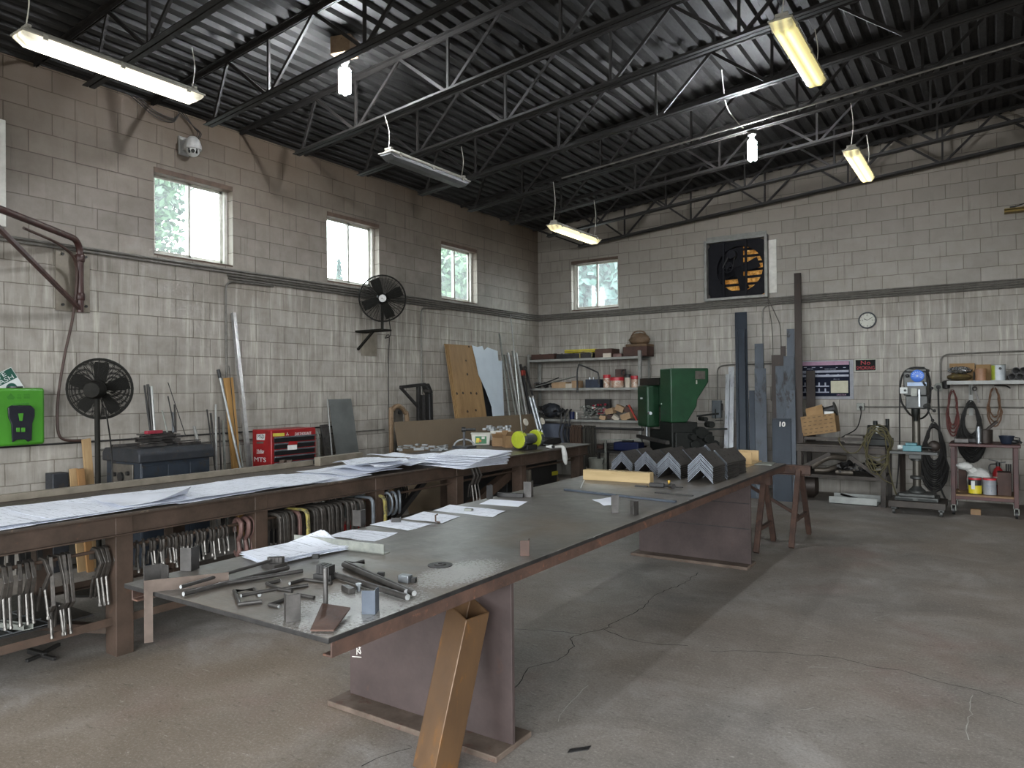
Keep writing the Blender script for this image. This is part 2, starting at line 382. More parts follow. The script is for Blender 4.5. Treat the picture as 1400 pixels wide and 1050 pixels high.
# windows: sliding sashes set towards the outside of the wall
def window(name, plane, a, b):
    w = struct(thing(name, 'sliding window', None)); w.pop('label', None)
    mb = MB(); d0, d1 = .1, .165; ft = .045
    def bb(mb_, a0, a1, z0, z1, e0, e1):
        P = [plane(a0, e0, z0), plane(a1, e0, z0), plane(a1, e1, z0), plane(a0, e1, z0), plane(a0, e0, z1), plane(a1, e0, z1), plane(a1, e1, z1), plane(a0, e1, z1)]; mb_.hexa(P)
    z0, z1 = WZ0, WZ1
    for q in ((a, a+ft, z0, z1), (b-ft, b, z0, z1), (a, b, z0, z0+ft), (a, b, z1-ft, z1)): bb(mb, *q, d0, d1)
    mb.build('window_frame', 'window_frame', w, .004)
    m = (a+b)/2
    for i, (s0, s1, e) in enumerate(((a+ft, m+.02, .115), (m-.02, b-ft, .138))):
        mb = MB(); st = .034; zz0, zz1 = z0+ft, z1-ft
        for q in ((s0, s0+st, zz0, zz1), (s1-st, s1, zz0, zz1), (s0, s1, zz0, zz0+st), (s0, s1, zz1-st, zz1)): bb(mb, *q, e, e+.02)
        sh = mb.build('window_sash', 'window_frame', w, .003)
        mb = MB(); bb(mb, s0+st, s1-st, zz0+st, zz1-st, e+.008, e+.012); mb.build('window_pane', 'glass', sh, smooth=False)
    mb = MB(); bb(mb, a-.0, b+.0, z1-.055, z1, -.008, .1); mb.build('window_head', 'sill_wood', w, .003)
    mb = MB(); bb(mb, a, b, z0, z0+.02, .0, .1); mb.build('window_sill', 'sill_wood', w, .003)
    return w
for i, (a, b) in enumerate(WIN_L): window('window_%d' % (i+1), lambda q, d, z: (-d, q, z), a, b)
window('window_4', lambda q, d, z: (q, d, z), .735, 1.70)
# overhead door frames behind the photographer
mat('door_steel', '#55595c', '#64686b', 6, .5, .3)
for i, (q0, q1, ax) in enumerate(((1.0, 5.4, 'f'), (6.6, 11.2, 'f'), (-15.5, -11.0, 'r'))):
    d = struct(thing('door_%d' % (i+1), 'x', None)); d.pop('label', None)
    P = (lambda a, d_, z: (a, RY-.02+d_, z)) if ax == 'f' else (lambda a, d_, z: (RX-d_, a, z))
    for n_, (a0, a1, z0, z1) in {'door_frame': (q0-.1, q0, 0, 4.4), 'door_frame.001': (q1, q1+.1, 0, 4.4), 'door_frame.002': (q0-.1, q1+.1, 4.3, 4.42)}.items():
        mb = MB(); mb.hexa([P(a0, .02, z0), P(a1, .02, z0), P(a1, .08, z0), P(a0, .08, z0), P(a0, .02, z1), P(a1, .02, z1), P(a1, .08, z1), P(a0, .08, z1)]); mb.build('door_frame', 'door_steel', d)

# ------------------------------------------------------------------ roof joists
def joist(i, y, label):
    t = thing('roof_joist', label, 'roof joist', (0, y, ZD(0)), 'open web steel joists under the roof deck')
    D = .55; x1 = RX-.1; s = .038; g = .012; th = .006
    top = lambda x: Vector((x, y, ZD(x)-.002)); bot = lambda x: Vector((x, y, ZD(x)-D))
    k = Vector((1, 0, .085)).normalized(); u = Vector((-.085, 0, 1)).normalized()
    for nm, p, q, up in (('top_chord', top(.02), top(x1), -u), ('bottom_chord', bot(1.0), bot(x1-.9), u)):
        mb = MB()
        for sd in (-1, 1): mb.angle(p+Vector((0, sd*g/2, 0)), q+Vector((0, sd*g/2, 0)), (0, sd, 0), up, s*1.15, s*1.15, th)
        mb.build(nm, 'joist_steel', t, smooth=False)
    def web(a, b, w=.028):
        mb = MB(); mb.bar(a, b, w, .022, up=(0, 1, 0)); mb.build('web_member', 'joist_steel', t, smooth=False)
    web(top(.12)-u*.03, bot(1.06)+u*.03, .024)
    xn = 1.93-1.21/2; b0 = bot(1.1)
    web(b0+u*.02, top(xn)-u*.03)
    while xn < x1-1.3:
        xb = xn+.605
        web(top(xn)-u*.03, bot(xb-.03)+u*.02); web(bot(xb)+u*.02, top(xb-.0)-u*.03, .024); web(bot(xb+.03)+u*.02, top(xb+.605)-u*.03)
        xn += 1.21
    web(top(xn)-u*.03, bot(x1-1.)+u*.02)
    return t
JY = [-.2, -1.3, -2.45, -3.52, -4.6, -5.7, -6.65, -7.72, -8.83, -9.92, -11.0, -12.1, -13.2, -14.3, -15.4, -16.5]
for i, y in enumerate(JY):
    joist(i, y, 'black open web steel joist under the roof deck, ' + ('closest to the back wall' if i == 0 else ORD[i]+' from the back wall'))

# ------------------------------------------------------------------ light: sky, lamps
w = bpy.data.worlds.new('sky'); sc.world = w; w.use_nodes = True; nt = w.node_tree
bg = nt.nodes['Background']
tcw = nt.nodes.new('ShaderNodeTexCoord'); spw = nt.nodes.new('ShaderNodeSeparateXYZ'); nt.links.new(tcw.outputs['Generated'], spw.inputs[0])
rw = nt.nodes.new('ShaderNodeValToRGB'); rw.color_ramp.elements[0].position = .0; rw.color_ramp.elements[0].color = (.30, .31, .32, 1); rw.color_ramp.elements[1].position = .08; rw.color_ramp.elements[1].color = (.92, .97, 1., 1)
nt.links.new(spw.outputs['Z'], rw.inputs['Fac']); nt.links.new(rw.outputs['Color'], bg.inputs['Color'])
bg.inputs['Strength'].default_value = SKY = 14.
for i, (cx, cy, rot, W) in enumerate(((3.2, RY-.05, 0, 4.4), (8.9, RY-.05, 0, 4.6), (RX+.05, -13.25, 1, 4.5))):
    ld = bpy.data.lights.new('door_portal', 'AREA'); ld.shape = 'RECTANGLE'; ld.size = W; ld.size_y = 4.3; ld.cycles.is_portal = True
    lo = bpy.data.objects.new('door_portal', ld); C.objects.link(lo); lo.location = (cx, cy, 2.15); lo.rotation_euler = (R(90), 0, 0) if not rot else (R(90), 0, R(90))
vs_ = sc.view_settings; vs_.view_transform = 'Standard'; vs_.look = 'None'; vs_.gamma = 1; vs_.use_curve_mapping = False; vs_.exposure = .4
sc.display_settings.display_device = 'sRGB'
cy = sc.cycles; cy.max_bounces = 8; cy.diffuse_bounces = 5; cy.glossy_bounces = 3; cy.transparent_max_bounces = 12; cy.sample_clamp_indirect = 6.; cy.caustics_reflective = False; cy.caustics_refractive = False
# apron outside the doors and ground round the building
mat('asphalt', '#5b5a57', '#6b6a66', 2, .9)
mb = MB(); mb.bx(-60, 60, -60, 60, -.35, -.21); struct(mb.build('ground', 'asphalt', origin=(0, 0, 0), smooth=False))

def lamp_mat(name, col, strength, tubes=True):
    t = NT(name); tc = t.new('ShaderNodeTexCoord'); sp = t.new('ShaderNodeSeparateXYZ'); t.link(tc.outputs['Object'], sp.inputs[0])
    ax = t.math('ABSOLUTE', sp.outputs['X']); a = t.math('SUBTRACT', ax, .032); g = t.math('POWER', 2.718, t.math('MULTIPLY', t.math('MULTIPLY', a, a), -2600.))
    ay = t.math('ABSOLUTE', sp.outputs['Y']); en = t.new('ShaderNodeMapRange'); t.link(ay, en.inputs['Value']); en.inputs['From Min'].default_value = .60; en.inputs['From Max'].default_value = .50; en.inputs['To Min'].default_value = .25
    f = t.math('MULTIPLY', t.math('MULTIPLY_ADD', g, .75, .25), en.outputs[0])
    t.b.inputs['Base Color'].default_value = lin('#cfc9ac'); t.b.inputs['Roughness'].default_value = .35
    t.b.inputs['Emission Color'].default_value = lin(col); t.link(t.math('MULTIPLY', f, strength), t.b.inputs['Emission Strength'])
lamp_mat('lens_white', '#fff8e6', 4.2); lamp_mat('lens_warm', '#fff0b4', 3.)
lamp_mat('lens_mild', '#ffee9e', 2.)
mat('lens_off', '#4c4e4e', '#5b5d5d', 12, .45, bump=.05)
mat('fixture_body', '#8d8a80', '#a29f94', 10, .5, spots='#6d675c')
mat('wire_pale', '#a9a599', '#bdb9ac', 20, .5)
mat('black_cord', '#121110', '#1c1a18', 20, .6)
def fluorescent(c, label, lens, cords):
    """sealed strip light: body, ribbed lens, end clips, two hanging wires"""
    t = thing('strip_light', label, 'strip light', c, 'sealed fluorescent strip lights'); c = Vector(c); L = 1.28; w_ = .16
    mb = MB(); o = [(-w_/2, .0), (w_/2, .0), (w_/2-.01, .025), (w_/2-.045, .05), (-w_/2+.045, .05), (-w_/2+.01, .025)]
    mb.prof(o, c+Vector((0, -L/2+.05, 0)), c+Vector((0, L/2-.05, 0)), (1, 0, 0), (0, 0, 1)); mb.box(c+Vector((0, 0, .004)), (w_+.012, L, .012)); mb.build('housing', 'fixture_body', t, .004)
    mb = MB(); pts = []
    ys = [-L/2+.01, -L/2+.06, L/2-.06, L/2-.01]; sec = [[(-.076, 0), (-.07, -.012), (-.04, -.02), (.04, -.02), (.07, -.012), (.076, 0)], [(-.076, 0), (-.072, -.03), (-.046, -.058), (.046, -.058), (.072, -.03), (.076, 0)]]
    rings = [sec[0], sec[1], sec[1], sec[0]]
    for y_, sct in zip(ys, rings): pts += [(c.x+a, c.y+y_, c.z-.002+b) for a, b in sct]
    fs = [(r_*6+j, r_*6+j+1, r_*6+6+j+1, r_*6+6+j) for r_ in range(3) for j in range(5)]+[(5, 4, 3, 2, 1, 0), (18, 19, 20, 21, 22, 23)]
    mb.add(pts, fs); mb.build('lens', lens, t, smooth=False)
    for sx in (-1, 1):
        for y_ in (-.5, 0, .5):
            mb = MB(); mb.box(c+Vector((sx*(w_/2+.004), y_, .0)), (.012, .03, .035)); mb.build('clip', 'fixture_body', t, .002)
    for y_, (dx, zt) in zip((-L/2+.06, L/2-.06), cords):
        mb = MB(); mb.box(c+Vector((0, y_, .055)), (.09, .03, .02)); mb.build('end_bracket', 'fixture_body', t, .003)
        a = c+Vector((0, y_, .06)); b = Vector((c.x+dx, c.y+y_, zt)); m = (a+b)/2+Vector((.02, .01, 0))
        mb = MB(); mb.tube(smooth_path([a, m, b], 5), .004, 5); mb.build('hanging_wire', 'wire_pale', t)
    return t
def zj(x): return ZD(x)-.55
fluorescent((2.17, -9.2, 3.95), 'bright strip light hanging nearest along the left block wall', 'lens_white', ((0, zj(2.2)), (.0, zj(2.2))))
fluorescent((2.43, -6.12, 3.95), 'unlit grey strip light between the two bright bulbs', 'lens_off', ((-.05, zj(2.4)), (0, zj(2.4))))
fluorescent((2.55, -3.15, 3.78), 'yellowed lit strip light hanging above the corner window', 'lens_warm', ((0, zj(2.5)), (0, zj(2.5))))
fluorescent((6.11, -5.98, 4.23), 'large yellowed strip light at the top right under the joists', 'lens_mild', ((0, zj(6.1)), (0, zj(6.1))))
fluorescent((6.09, -2.87, 4.15), 'yellowed lit strip light right of the bare bulb over the back wall', 'lens_warm', ((0, zj(6.1)+.02), (0, zj(6.1))))
for x_, y_ in ((2.3, -12.4), (6.1, -9.2), (6.1, -13.0), (9.8, -6), (9.8, -2.9), (9.8, -9.4), (9.8, -13.), (2.3, -15.2)):  # added unseen strip lights that brighten the room from out of view
    fluorescent((x_, y_, zj(x_)-.2), 'added lit strip light hanging unseen for extra brightness', 'lens_white', ((0, zj(x_)), (0, zj(x_))))
def em(name, col, s_):
    t = NT(name); t.b.inputs['Base Color'].default_value = lin('#dddddd'); t.b.inputs['Emission Color'].default_value = lin(col); t.b.inputs['Emission Strength'].default_value = s_
em('bulb_glow', '#f4f9ff', 520.)
mat('rust_box', '#6d5843', '#7f6a52', 14, .6, .2, spots='#4d3a2a'); mat('lamp_socket', '#55534f', '#6a6864', 16, .5)
def bare_bulb(c, ztop, label, box, extra=None):
    """corn lamp: socket, four lit tubes with a lit tip, junction box above"""
    t = thing('bare_bulb', label, 'light bulb', c, None); c = Vector(c)
    mb = MB(); mb.lathe([(.028, .12), (.032, .17), (.045, .18), (.045, .2), (.02, .23)], c, n=14); mb.build('socket', 'lamp_socket', t)
    for k_ in range(4):
        a = PI/4+k_*PI/2; mb = MB(); o = c+Vector((math.cos(a)*.036, math.sin(a)*.036, 0))
        mb.lathe([(.006, -.115), (.0185, -.105), (.0185, .105), (.008, .12)], o, n=10); mb.build('lamp_tube', 'bulb_glow', t)
    if box:
        mb = MB(); mb.box(c+Vector((.0, 0, .31)), (.2, .16, .16), .3); mb.build('junction_box', 'rust_box', t, .006)
        mb = MB(); mb.cyl(c+Vector((0, 0, .39)), (c.x, c.y, ZD(c.x)), .012); mb.build('hanger_rod', 'joist_steel', t)
    else:
        mb = MB(); mb.cyl(c+Vector((0, 0, .22)), (c.x, c.y, ztop), .012); mb.build('hanger_rod', 'joist_steel', t)
        mb = MB(); mb.tube(smooth_path([c+Vector((-.03, -.0, .2)), c+Vector((-.16, -.05, .36)), c+Vector((-.2, -.3, .48)), c+Vector((-.06, -.9, .62))], 8), .006, 6); mb.build('white_cable', 'wire_pale', t)
    return t
bare_bulb((2.46, -7.3, 4.45), 0, 'bare bright bulb under a rusty junction box', True)
bare_bulb((5.06, -3.5, 4.34), zj(5.06), 'bare bright bulb on a white cable before the back wall', False)
# shining conduits tied along two bottom chords
for y_, x0, x1, dz, lab in ((-3.56, 2.6, 9.5, .062, 'pale conduit tied along the joist above the bare bulb'), ):
    mb = MB(); mb.cyl((x0, y_-.03, zj(x0)+dz), (x1, y_-.03, zj(x1)+dz), .012, 8); tag(mb.build('roof_conduit', 'conduit'), lab, 'conduit')
# ================================================================== main steel table
H = .835
def T(x, y, z=None): return aZ(x, y, H if z is None else z)
def zm(x0, y0, s_): return lambda u, v: (x0+u/s_, y0+v/s_)
za, zb, zd, ze, zf, zg = zm(180, 640, 4.6667), zm(420, 660, 4.6667), zm(600, 620, 4.6667), zm(800, 560, 4.6667), zm(740, 600, 3.5), zm(200, 720, 3.5)

def table_mat():
    t = NT('table_plate'); tc = t.new('ShaderNodeTexCoord'); o = tc.outputs['Object']
    big = t.noise(o, 1.1, 5, .6, .4); mid = t.noise(o, 6, 7, .7, .4); mp = t.new('ShaderNodeMapping'); mp.inputs['Scale'].default_value = (1, 9, 1); mp.inputs['Rotation'].default_value = (0, 0, R(25)); t.link(o, mp.inputs['Vector'])
    scr = t.noise(mp.outputs['Vector'], 14, 6, .75); fine = t.noise(o, 80, 6, .8)
    col = t.ramp(mid, [(.3, '#54514d'), (.55, '#6d6964'), (.75, '#837e78')])
    col = t.mix(t.math('MULTIPLY', t.ramp(big, [(.5, 0.), (.66, 1.)]), .6), col, '#75685a')
    col = t.mix(t.math('MULTIPLY', t.ramp(scr, [(.6, 0.), (.72, 1.)]), .45), col, '#8f9192')
    # bright reflection painted into the plate colour as speckled patches near the near corner
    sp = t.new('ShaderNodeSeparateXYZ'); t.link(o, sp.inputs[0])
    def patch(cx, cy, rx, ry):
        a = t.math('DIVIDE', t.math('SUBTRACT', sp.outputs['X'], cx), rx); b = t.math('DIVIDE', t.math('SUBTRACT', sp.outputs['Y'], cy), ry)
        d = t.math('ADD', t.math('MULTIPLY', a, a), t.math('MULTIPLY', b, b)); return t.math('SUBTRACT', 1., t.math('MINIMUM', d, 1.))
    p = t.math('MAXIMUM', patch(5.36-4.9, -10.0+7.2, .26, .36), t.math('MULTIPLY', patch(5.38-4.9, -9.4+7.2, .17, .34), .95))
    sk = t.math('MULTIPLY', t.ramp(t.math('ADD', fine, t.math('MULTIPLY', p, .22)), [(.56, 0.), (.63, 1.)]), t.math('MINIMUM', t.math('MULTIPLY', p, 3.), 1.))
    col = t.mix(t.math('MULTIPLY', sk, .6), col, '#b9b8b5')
    t.link(col, t.b.inputs['Base Color']); t.b.inputs['Metallic'].default_value = .3
    t.link(t.math('MULTIPLY_ADD', scr, .3, t.math('MULTIPLY_ADD', big, .3, .1)), t.b.inputs['Roughness'])
    t.bump(t.math('ADD', t.math('MULTIPLY', scr, .5), t.math('MULTIPLY', fine, .5)), .12, .003)
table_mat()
mat('rust_steel', '#3a2b25', '#543e34', 7, .65, .15, .15, spots='#6e4a38', spot_at=.64)
mat('rust_web', '#352b29', '#443836', 4, .65, .1, .12, spots='#4a352d', spot_at=.68)
mat('rust_orange', '#4d3a2a', '#664c33', 3, .42, .3, .1, spots='#7a5227', spot_at=.6, stretch=(1, 1, .5))
mat('base_dust', '#463a31', '#5f5248', 8, .8, 0, .1, spots='#4c3329')
mat('mill_steel', '#393735', '#4f4c4a', 14, .42, .55, .08, spots='#5b4a3e', spot_at=.7)
mat('bright_steel', '#7e8286', '#9da1a4', 20, .35, .8, .05)
mat('blue_steel', '#454b55', '#5a616b', 8, .42, .5, .08)
mat('dark_steel', '#242323', '#363433', 12, .5, .4, .1)
mat('cut_face', '#a6a8a9', '#c6c8c8', 25, .4, .5, .05)
mat('saw_cut', '#5b6067', '#777c83', 25, .35, .6, .03)
mat('paper', '#dadde7', '#e8ebf3', 3, .75, 0, .05)
mat('lumber', '#917d57', '#ad9670', 4, .75, 0, .15, spots='#7d5c38', spot_at=.68, stretch=(.3, 3, 3))
mat('pale_ply', '#a48a62', '#bd a278'.replace(' ', ''), 6, .75, 0, .1, stretch=(1, .3, 1))
mat('chalk', '#c9c5bf', '#dedad4', 40, .9, bump=0)
def drawing_mat(name, seed, lines='#70767f'):
    """printed drawing: thin ruled views on white paper"""
    t = NT(name); v = t.coord('Object', (1, 1, 1)); mp = t.new('ShaderNodeMapping'); mp.inputs['Location'].default_value = (seed*.37, seed*.61, 0); t.link(v, mp.inputs['Vector'])
    col = t.mix(t.noise(v, 2, 3), '#e0e4ee', '#eff2fa')
    acc = None
    for sc2, w_, am in ((3.1, .03, .9), (7.3, .05, .75), (17., .09, .55)):
        br = t.new('ShaderNodeTexBrick'); br.offset = .37; t.link(mp.outputs['Vector'], br.inputs['Vector']); br.inputs['Scale'].default_value = sc2; br.inputs['Mortar Size'].default_value = w_*.25; br.inputs['Mortar Smooth'].default_value = .3; br.inputs['Brick Width'].default_value = 1.3; br.inputs['Row Height'].default_value = .34
        msk = t.math('MULTIPLY', br.outputs['Fac'], t.math('MULTIPLY', t.ramp(t.noise(mp.outputs['Vector'], sc2*1.1, 2), [(.5, 0.), (.58, 1.)]), am)); col = t.mix(msk, col, lines)
    t.link(col, t.b.inputs['Base Color']); t.b.inputs['Roughness'].default_value = .75; t.b.inputs['Specular IOR Level'].default_value = .25
    t.bump(t.noise(v, 7, 4), .15, .006)
for i in range(4): drawing_mat('drawing_%d' % i, i+1)

tb = thing('fabrication_table', 'long steel plate table on two wide pedestals, loaded with angle iron', 'table', (4.9, -7.2, 0))
tc4 = [(4.283, -10.287), (5.533, -10.287), (5.533, -4.12), (4.14, -4.12)]
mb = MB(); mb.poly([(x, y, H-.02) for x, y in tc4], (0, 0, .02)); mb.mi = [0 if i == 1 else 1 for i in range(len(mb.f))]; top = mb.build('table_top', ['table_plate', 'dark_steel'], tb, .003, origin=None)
for nm, xa, xb, sg in (('right', 5.525, 5.525, -1), ('left', 4.30, 4.16, 1)):
    mb = MB(); mb.prof([(0, 0), (0, -.054), (sg*.045, -.054), (sg*.045, -.046), (sg*.008, -.046), (sg*.008, -.008), (sg*.045, -.008), (sg*.045, 0)], (xa, -10.265, H-.02), (xb, -4.14, H-.02), (1, 0, 0), (0, 0, 1)); mb.build('side_channel', 'rust_steel', tb, .003)
for y_ in (-9.8, -8.6, -6.9, -5.8, -4.3):
    mb = MB(); mb.bar((4.3, y_, H-.046), (5.5, y_, H-.046), .05, .05); mb.build('cross_member', 'rust_steel', tb)
for py, x0, x1 in ((-9.18, 4.47, 5.511), (-5.27, 4.40, 5.49)):
    mb = MB(); mb.bx(x0, x1, py-.011, py+.011, .028, H-.075)
    pw = mb.build('pedestal_web', 'rust_web', tb, .002)
    mb = MB(); mb.bx(x0-.035, x1+.0, py-.14, py+.15, 0, .028); mb.build('pedestal_base', 'base_dust', tb, .004)
    if py > -6:
        for z_ in (.34, .57):
            mb = MB(); mb.bx(x0+.01, x1-.01, py-.0122, py-.0105, z_, z_+.008); mb.build('scribe_line', 'dark_steel', tb)
    mb = MB(); mb.bx(x0, x1-.02, py-.1, py+.1, H-.085, H-.07); mb.build('pedestal_cap', 'rust_steel', tb, .003)
    for sx in (x0+.06, x1-.08):
        mb = MB(); mb.cyl((sx, py-.07, H-.11), (sx, py-.07, H-.055), .012, 6); mb.build('bolt', 'dark_steel', tb)
# chalk letters on the near web
mb = MB()
for a, b in (((488, 886), (488, 895)), ((493, 885), (489, 890)), ((489, 890), (493, 894)), ((491, 884.5), (493.5, 893)), ((481.5, 897.5), (494, 898.5))):
    p, q = aY(*a, -9.193), aY(*b, -9.193); mb.bar(p, q, .003, .003)
mb.build('chalk_mark', 'chalk', tb)

# rusty square tube that leans against the near pedestal
p0 = aZ(594, 1062, 0.0); p1 = aY(641, 838, -9.32)
mb = MB(); d = (p1-p0).normalized(); w_ = .068
side = Vector((.99, -.17, 0)); side = (side-d*side.dot(d)).normalized(); oth = d.cross(side)
outer = [(-w_, -w_), (w_, -w_), (w_, w_), (-w_, w_)]; i_ = w_-.007
vs = [p+side*a*k_+oth*b*k_ for p in (p0, p1) for k_ in (1, i_/w_) for a, b in outer]
fs = [(j, (j+1) % 4, 8+(j+1) % 4, 8+j) for j in range(4)]+[(4+j, 12+j, 12+(j+1) % 4, 4+(j+1) % 4) for j in range(4)]+[(8+j, 8+(j+1) % 4, 12+(j+1) % 4, 12+j) for j in range(4)]+[(j, 4+j, 4+(j+1) % 4, (j+1) % 4) for j in range(4)]
away = Vector((-.58, .82, 0))
for k_ in range(8, 16): vs[k_] = vs[k_]+d*((vs[k_]-p1).dot(away)*.55)
mb.add(vs, fs); zmin = min(v.z for v in mb.v)
for v in mb.v: v.z -= min(zmin, 0)
tag(mb.build('square_tube', 'rust_orange', bevel=.006), 'rusty orange square steel tube leaning against the near table pedestal', 'steel tube')

# sawhorse at the far end
sh = thing('sawhorse', 'rusty steel sawhorse with splayed legs beyond the far table end', 'sawhorse', (5.45, -3.9, 0))
yb_ = -3.9
mb = MB(); zt = .80
mb.prof([(-.05, 0), (.05, 0), (.05, -.008), (.004, -.008), (.004, -.092), (.05, -.092), (.05, -.1), (-.05, -.1), (-.05, -.092), (-.004, -.092), (-.004, -.008), (-.05, -.008)], (4.72, yb_, zt), (aY(1108, 636, yb_).x, yb_, zt), (0, 1, 0), (0, 0, 1)); mb.build('top_beam', 'rust_steel', sh, .002)
for px_ in (4.95, 5.42, 5.62):
    if px_ == 5.42: continue
    for sy in (-1, 1):
        mb = MB(); mb.bar((px_, yb_+sy*.05, zt-.05), (px_+.0, yb_+sy*.42, 0.012), .05, .05); mb.build('leg', 'rust_steel', sh, .003)
    mb = MB(); mb.bar((px_, yb_-.28, .26), (px_, yb_+.28, .26), .035, .035); mb.build('stretcher', 'rust_steel', sh, .002)
mb = MB(); mb.bar((4.97, yb_, .62), (5.6, yb_-.0, .27), .03, .03); mb.build('brace', 'rust_steel', sh, .002)
sh2 = thing('sawhorse', 'rusty steel sawhorse half hidden under the far table end', 'sawhorse', (5.2, -4.15, 0))
yb_ = -4.38
mb = MB(); mb.bar((4.5, yb_, .685), (5.45, yb_, .685), .08, .09); mb.build('top_beam', 'rust_steel', sh2, .002)
for px_ in (4.62, 5.38):
    for sy in (-1, 1):
        mb = MB(); mb.bar((px_, yb_+sy*.04, .65), (px_, yb_+sy*.34, .012), .05, .05); mb.build('leg', 'rust_steel', sh2, .003)
    mb = MB(); mb.bar((px_, yb_-.24, .22), (px_, yb_+.24, .22), .035, .035); mb.build('stretcher', 'rust_steel', sh2, .002)

# ------------------------------------------------------------------ stacks of bent angles
def vee(hw=.112, t_=.0075, L=.30):
    """an angle lying on its two edges, ridge up, along +y"""
    mb = MB(); h = hw; n_ = t_*1.414
    o = [(-h, 0), (0, h), (h, 0), (h-t_*.707, -t_*.707), (0, h-n_), (-h+t_*.707, -t_*.707)]
    mb.prof(o, (0, 0, t_*.71), (0, L, t_*.71), (1, 0, 0), (0, 0, 1)); mb.mi[-2:] = [2, 2]; mb.k = 1
    for q in (.32, .68):
        mb.cyl((h*.5-.004, L*q, h*.5+t_*.7-.004), (h*.5+.0004, L*q, h*.5+t_*.7+.0004), .011, 10)
    return mb
proto = None; cols = {'first': (4.40, -5.66, 2, 6), 'second': (4.675, -5.74, 3, 7), 'third': (4.955, -5.88, 4, 8), 'fourth': (5.285, -6.02, 3, 9)}
rown = ['front', 'second', 'third', 'rear']
def flat_angle(label):
    global proto
    if proto is None:
        proto = vee().build('steel_angle', ['mill_steel', 'dark_steel', 'saw_cut'], bevel=0, smooth=False, origin=(0, 0, 0)); return tag(proto, label, 'steel angle', 'bent steel angles stacked on the table')
    c = proto.copy(); C.objects.link(c); return tag(c, label, 'steel angle')
for cn, (cx, y0, nr, nk) in cols.items():
    for r_ in range(nr):
        n_ = nk - (1 if r_ == 2 else 0)
        jx = [0, .012, -.01, .006][r_]
        for k_ in range(n_):
            lab = 'steel angle, %s from the top, %s stack of the %s column from the lumber' % (ORD[n_-1-k_], rown[r_], cn)
            o = flat_angle(lab); place(o, (cx+jx+rnd.uniform(-.002, .002), y0+r_*.318+rnd.uniform(-.004, .004)+(.03 if r_ and cn == 'fourth' else 0), H+.0005+k_*.0165), rz=R(-1.5)+rnd.uniform(-.006, .006))

# ------------------------------------------------------------------ things on the table
def solo(mb, name, m, label, cat, group=None, bevel=0, smooth=True): return tag(mb.build(name, m, bevel=bevel, smooth=smooth), label, cat, group)
a, b = T(797.1, 655.7), T(888.6, 661.4)
d = (b-a).normalized(); n_ = Vector((-d.y, d.x, 0)); mb = MB(); mb.poly([a, b, b+n_*.09, a+n_*.09], (0, 0, .088)); solo(mb, 'lumber_block', 'lumber', 'yellowish square timber offcut lying before the stacked angles', 'timber', bevel=.003)
a, b = T(772, 670.5), T(924, 687.5); mb = MB(); mb.bar(a+Vector((0, 0, .008)), b+Vector((0, 0, .008)), .03, .015); solo(mb, 'steel_bar', 'blue_steel', 'long thin blue-grey steel bar lying across the table', 'steel bar', bevel=.002)
a, b = T(794, 669), T(799, 664.5); mb = MB(); mb.bar(a+Vector((0, 0, .012)), b+Vector((0, 0, .05)), .006, .006); solo(mb, 'soapstone_stick', 'cut_face', 'thin pale stick leaning on the long blue-grey bar', 'marker')
a, b = T(*ze(445, 533)), T(*ze(690, 553)); mb = MB(); mb.bar(a+Vector((0, 0, .004)), b+Vector((0, 0, .004)), .012, .007); solo(mb, 'flat_strip', 'dark_steel', 'thin dark strip lying flat in front of the stacked angles', 'steel bar')
# torch tool by the lumber
t = thing('hand_torch', 'small black cutting torch with brass valve beside the lumber', 'torch', T(*ze(500, 500)))
a, b = T(*ze(410, 492)), T(*ze(505, 497)); up = Vector((0, 0, .018)); mb = MB(); mb.bar(a+up, b+up, .03, .034); mb.build('handle', 'dark_steel', t, .006)
c_ = T(*ze(555, 505)); mb = MB(); mb.cyl(b+up, c_+up, .009, 8); mb.cyl(c_+Vector((-.02, .01, .022)), c_+Vector((.02, -.02, .022)), .02, 8); mb.build('head', 'dark_steel', t)
mat('brass', '#a8873a', '#c9a655', 20, .35, .8)
mb = MB(); v_ = T(*ze(535, 490)); mb.lathe([(.009, 0), (.009, .025), (.013, .027), (.013, .04)], v_+Vector((0, 0, .01)), n=10); mb.build('valve', 'brass', t)
mb = MB(); mb.cyl(c_+Vector((0, 0, .014)), T(*ze(625, 505))+Vector((0, 0, .012)), .005, 6); mb.build('tip', 'dark_steel', t)
a, b = T(*ze(318, 490)), T(*ze(400, 495)); mb = MB(); mb.bar(a+Vector((0, 0, .006)), b+Vector((0, 0, .006)), .022, .01); solo(mb, 'flat_file', 'dark_steel', 'short dark flat piece lying under the lumber end', 'steel bar')
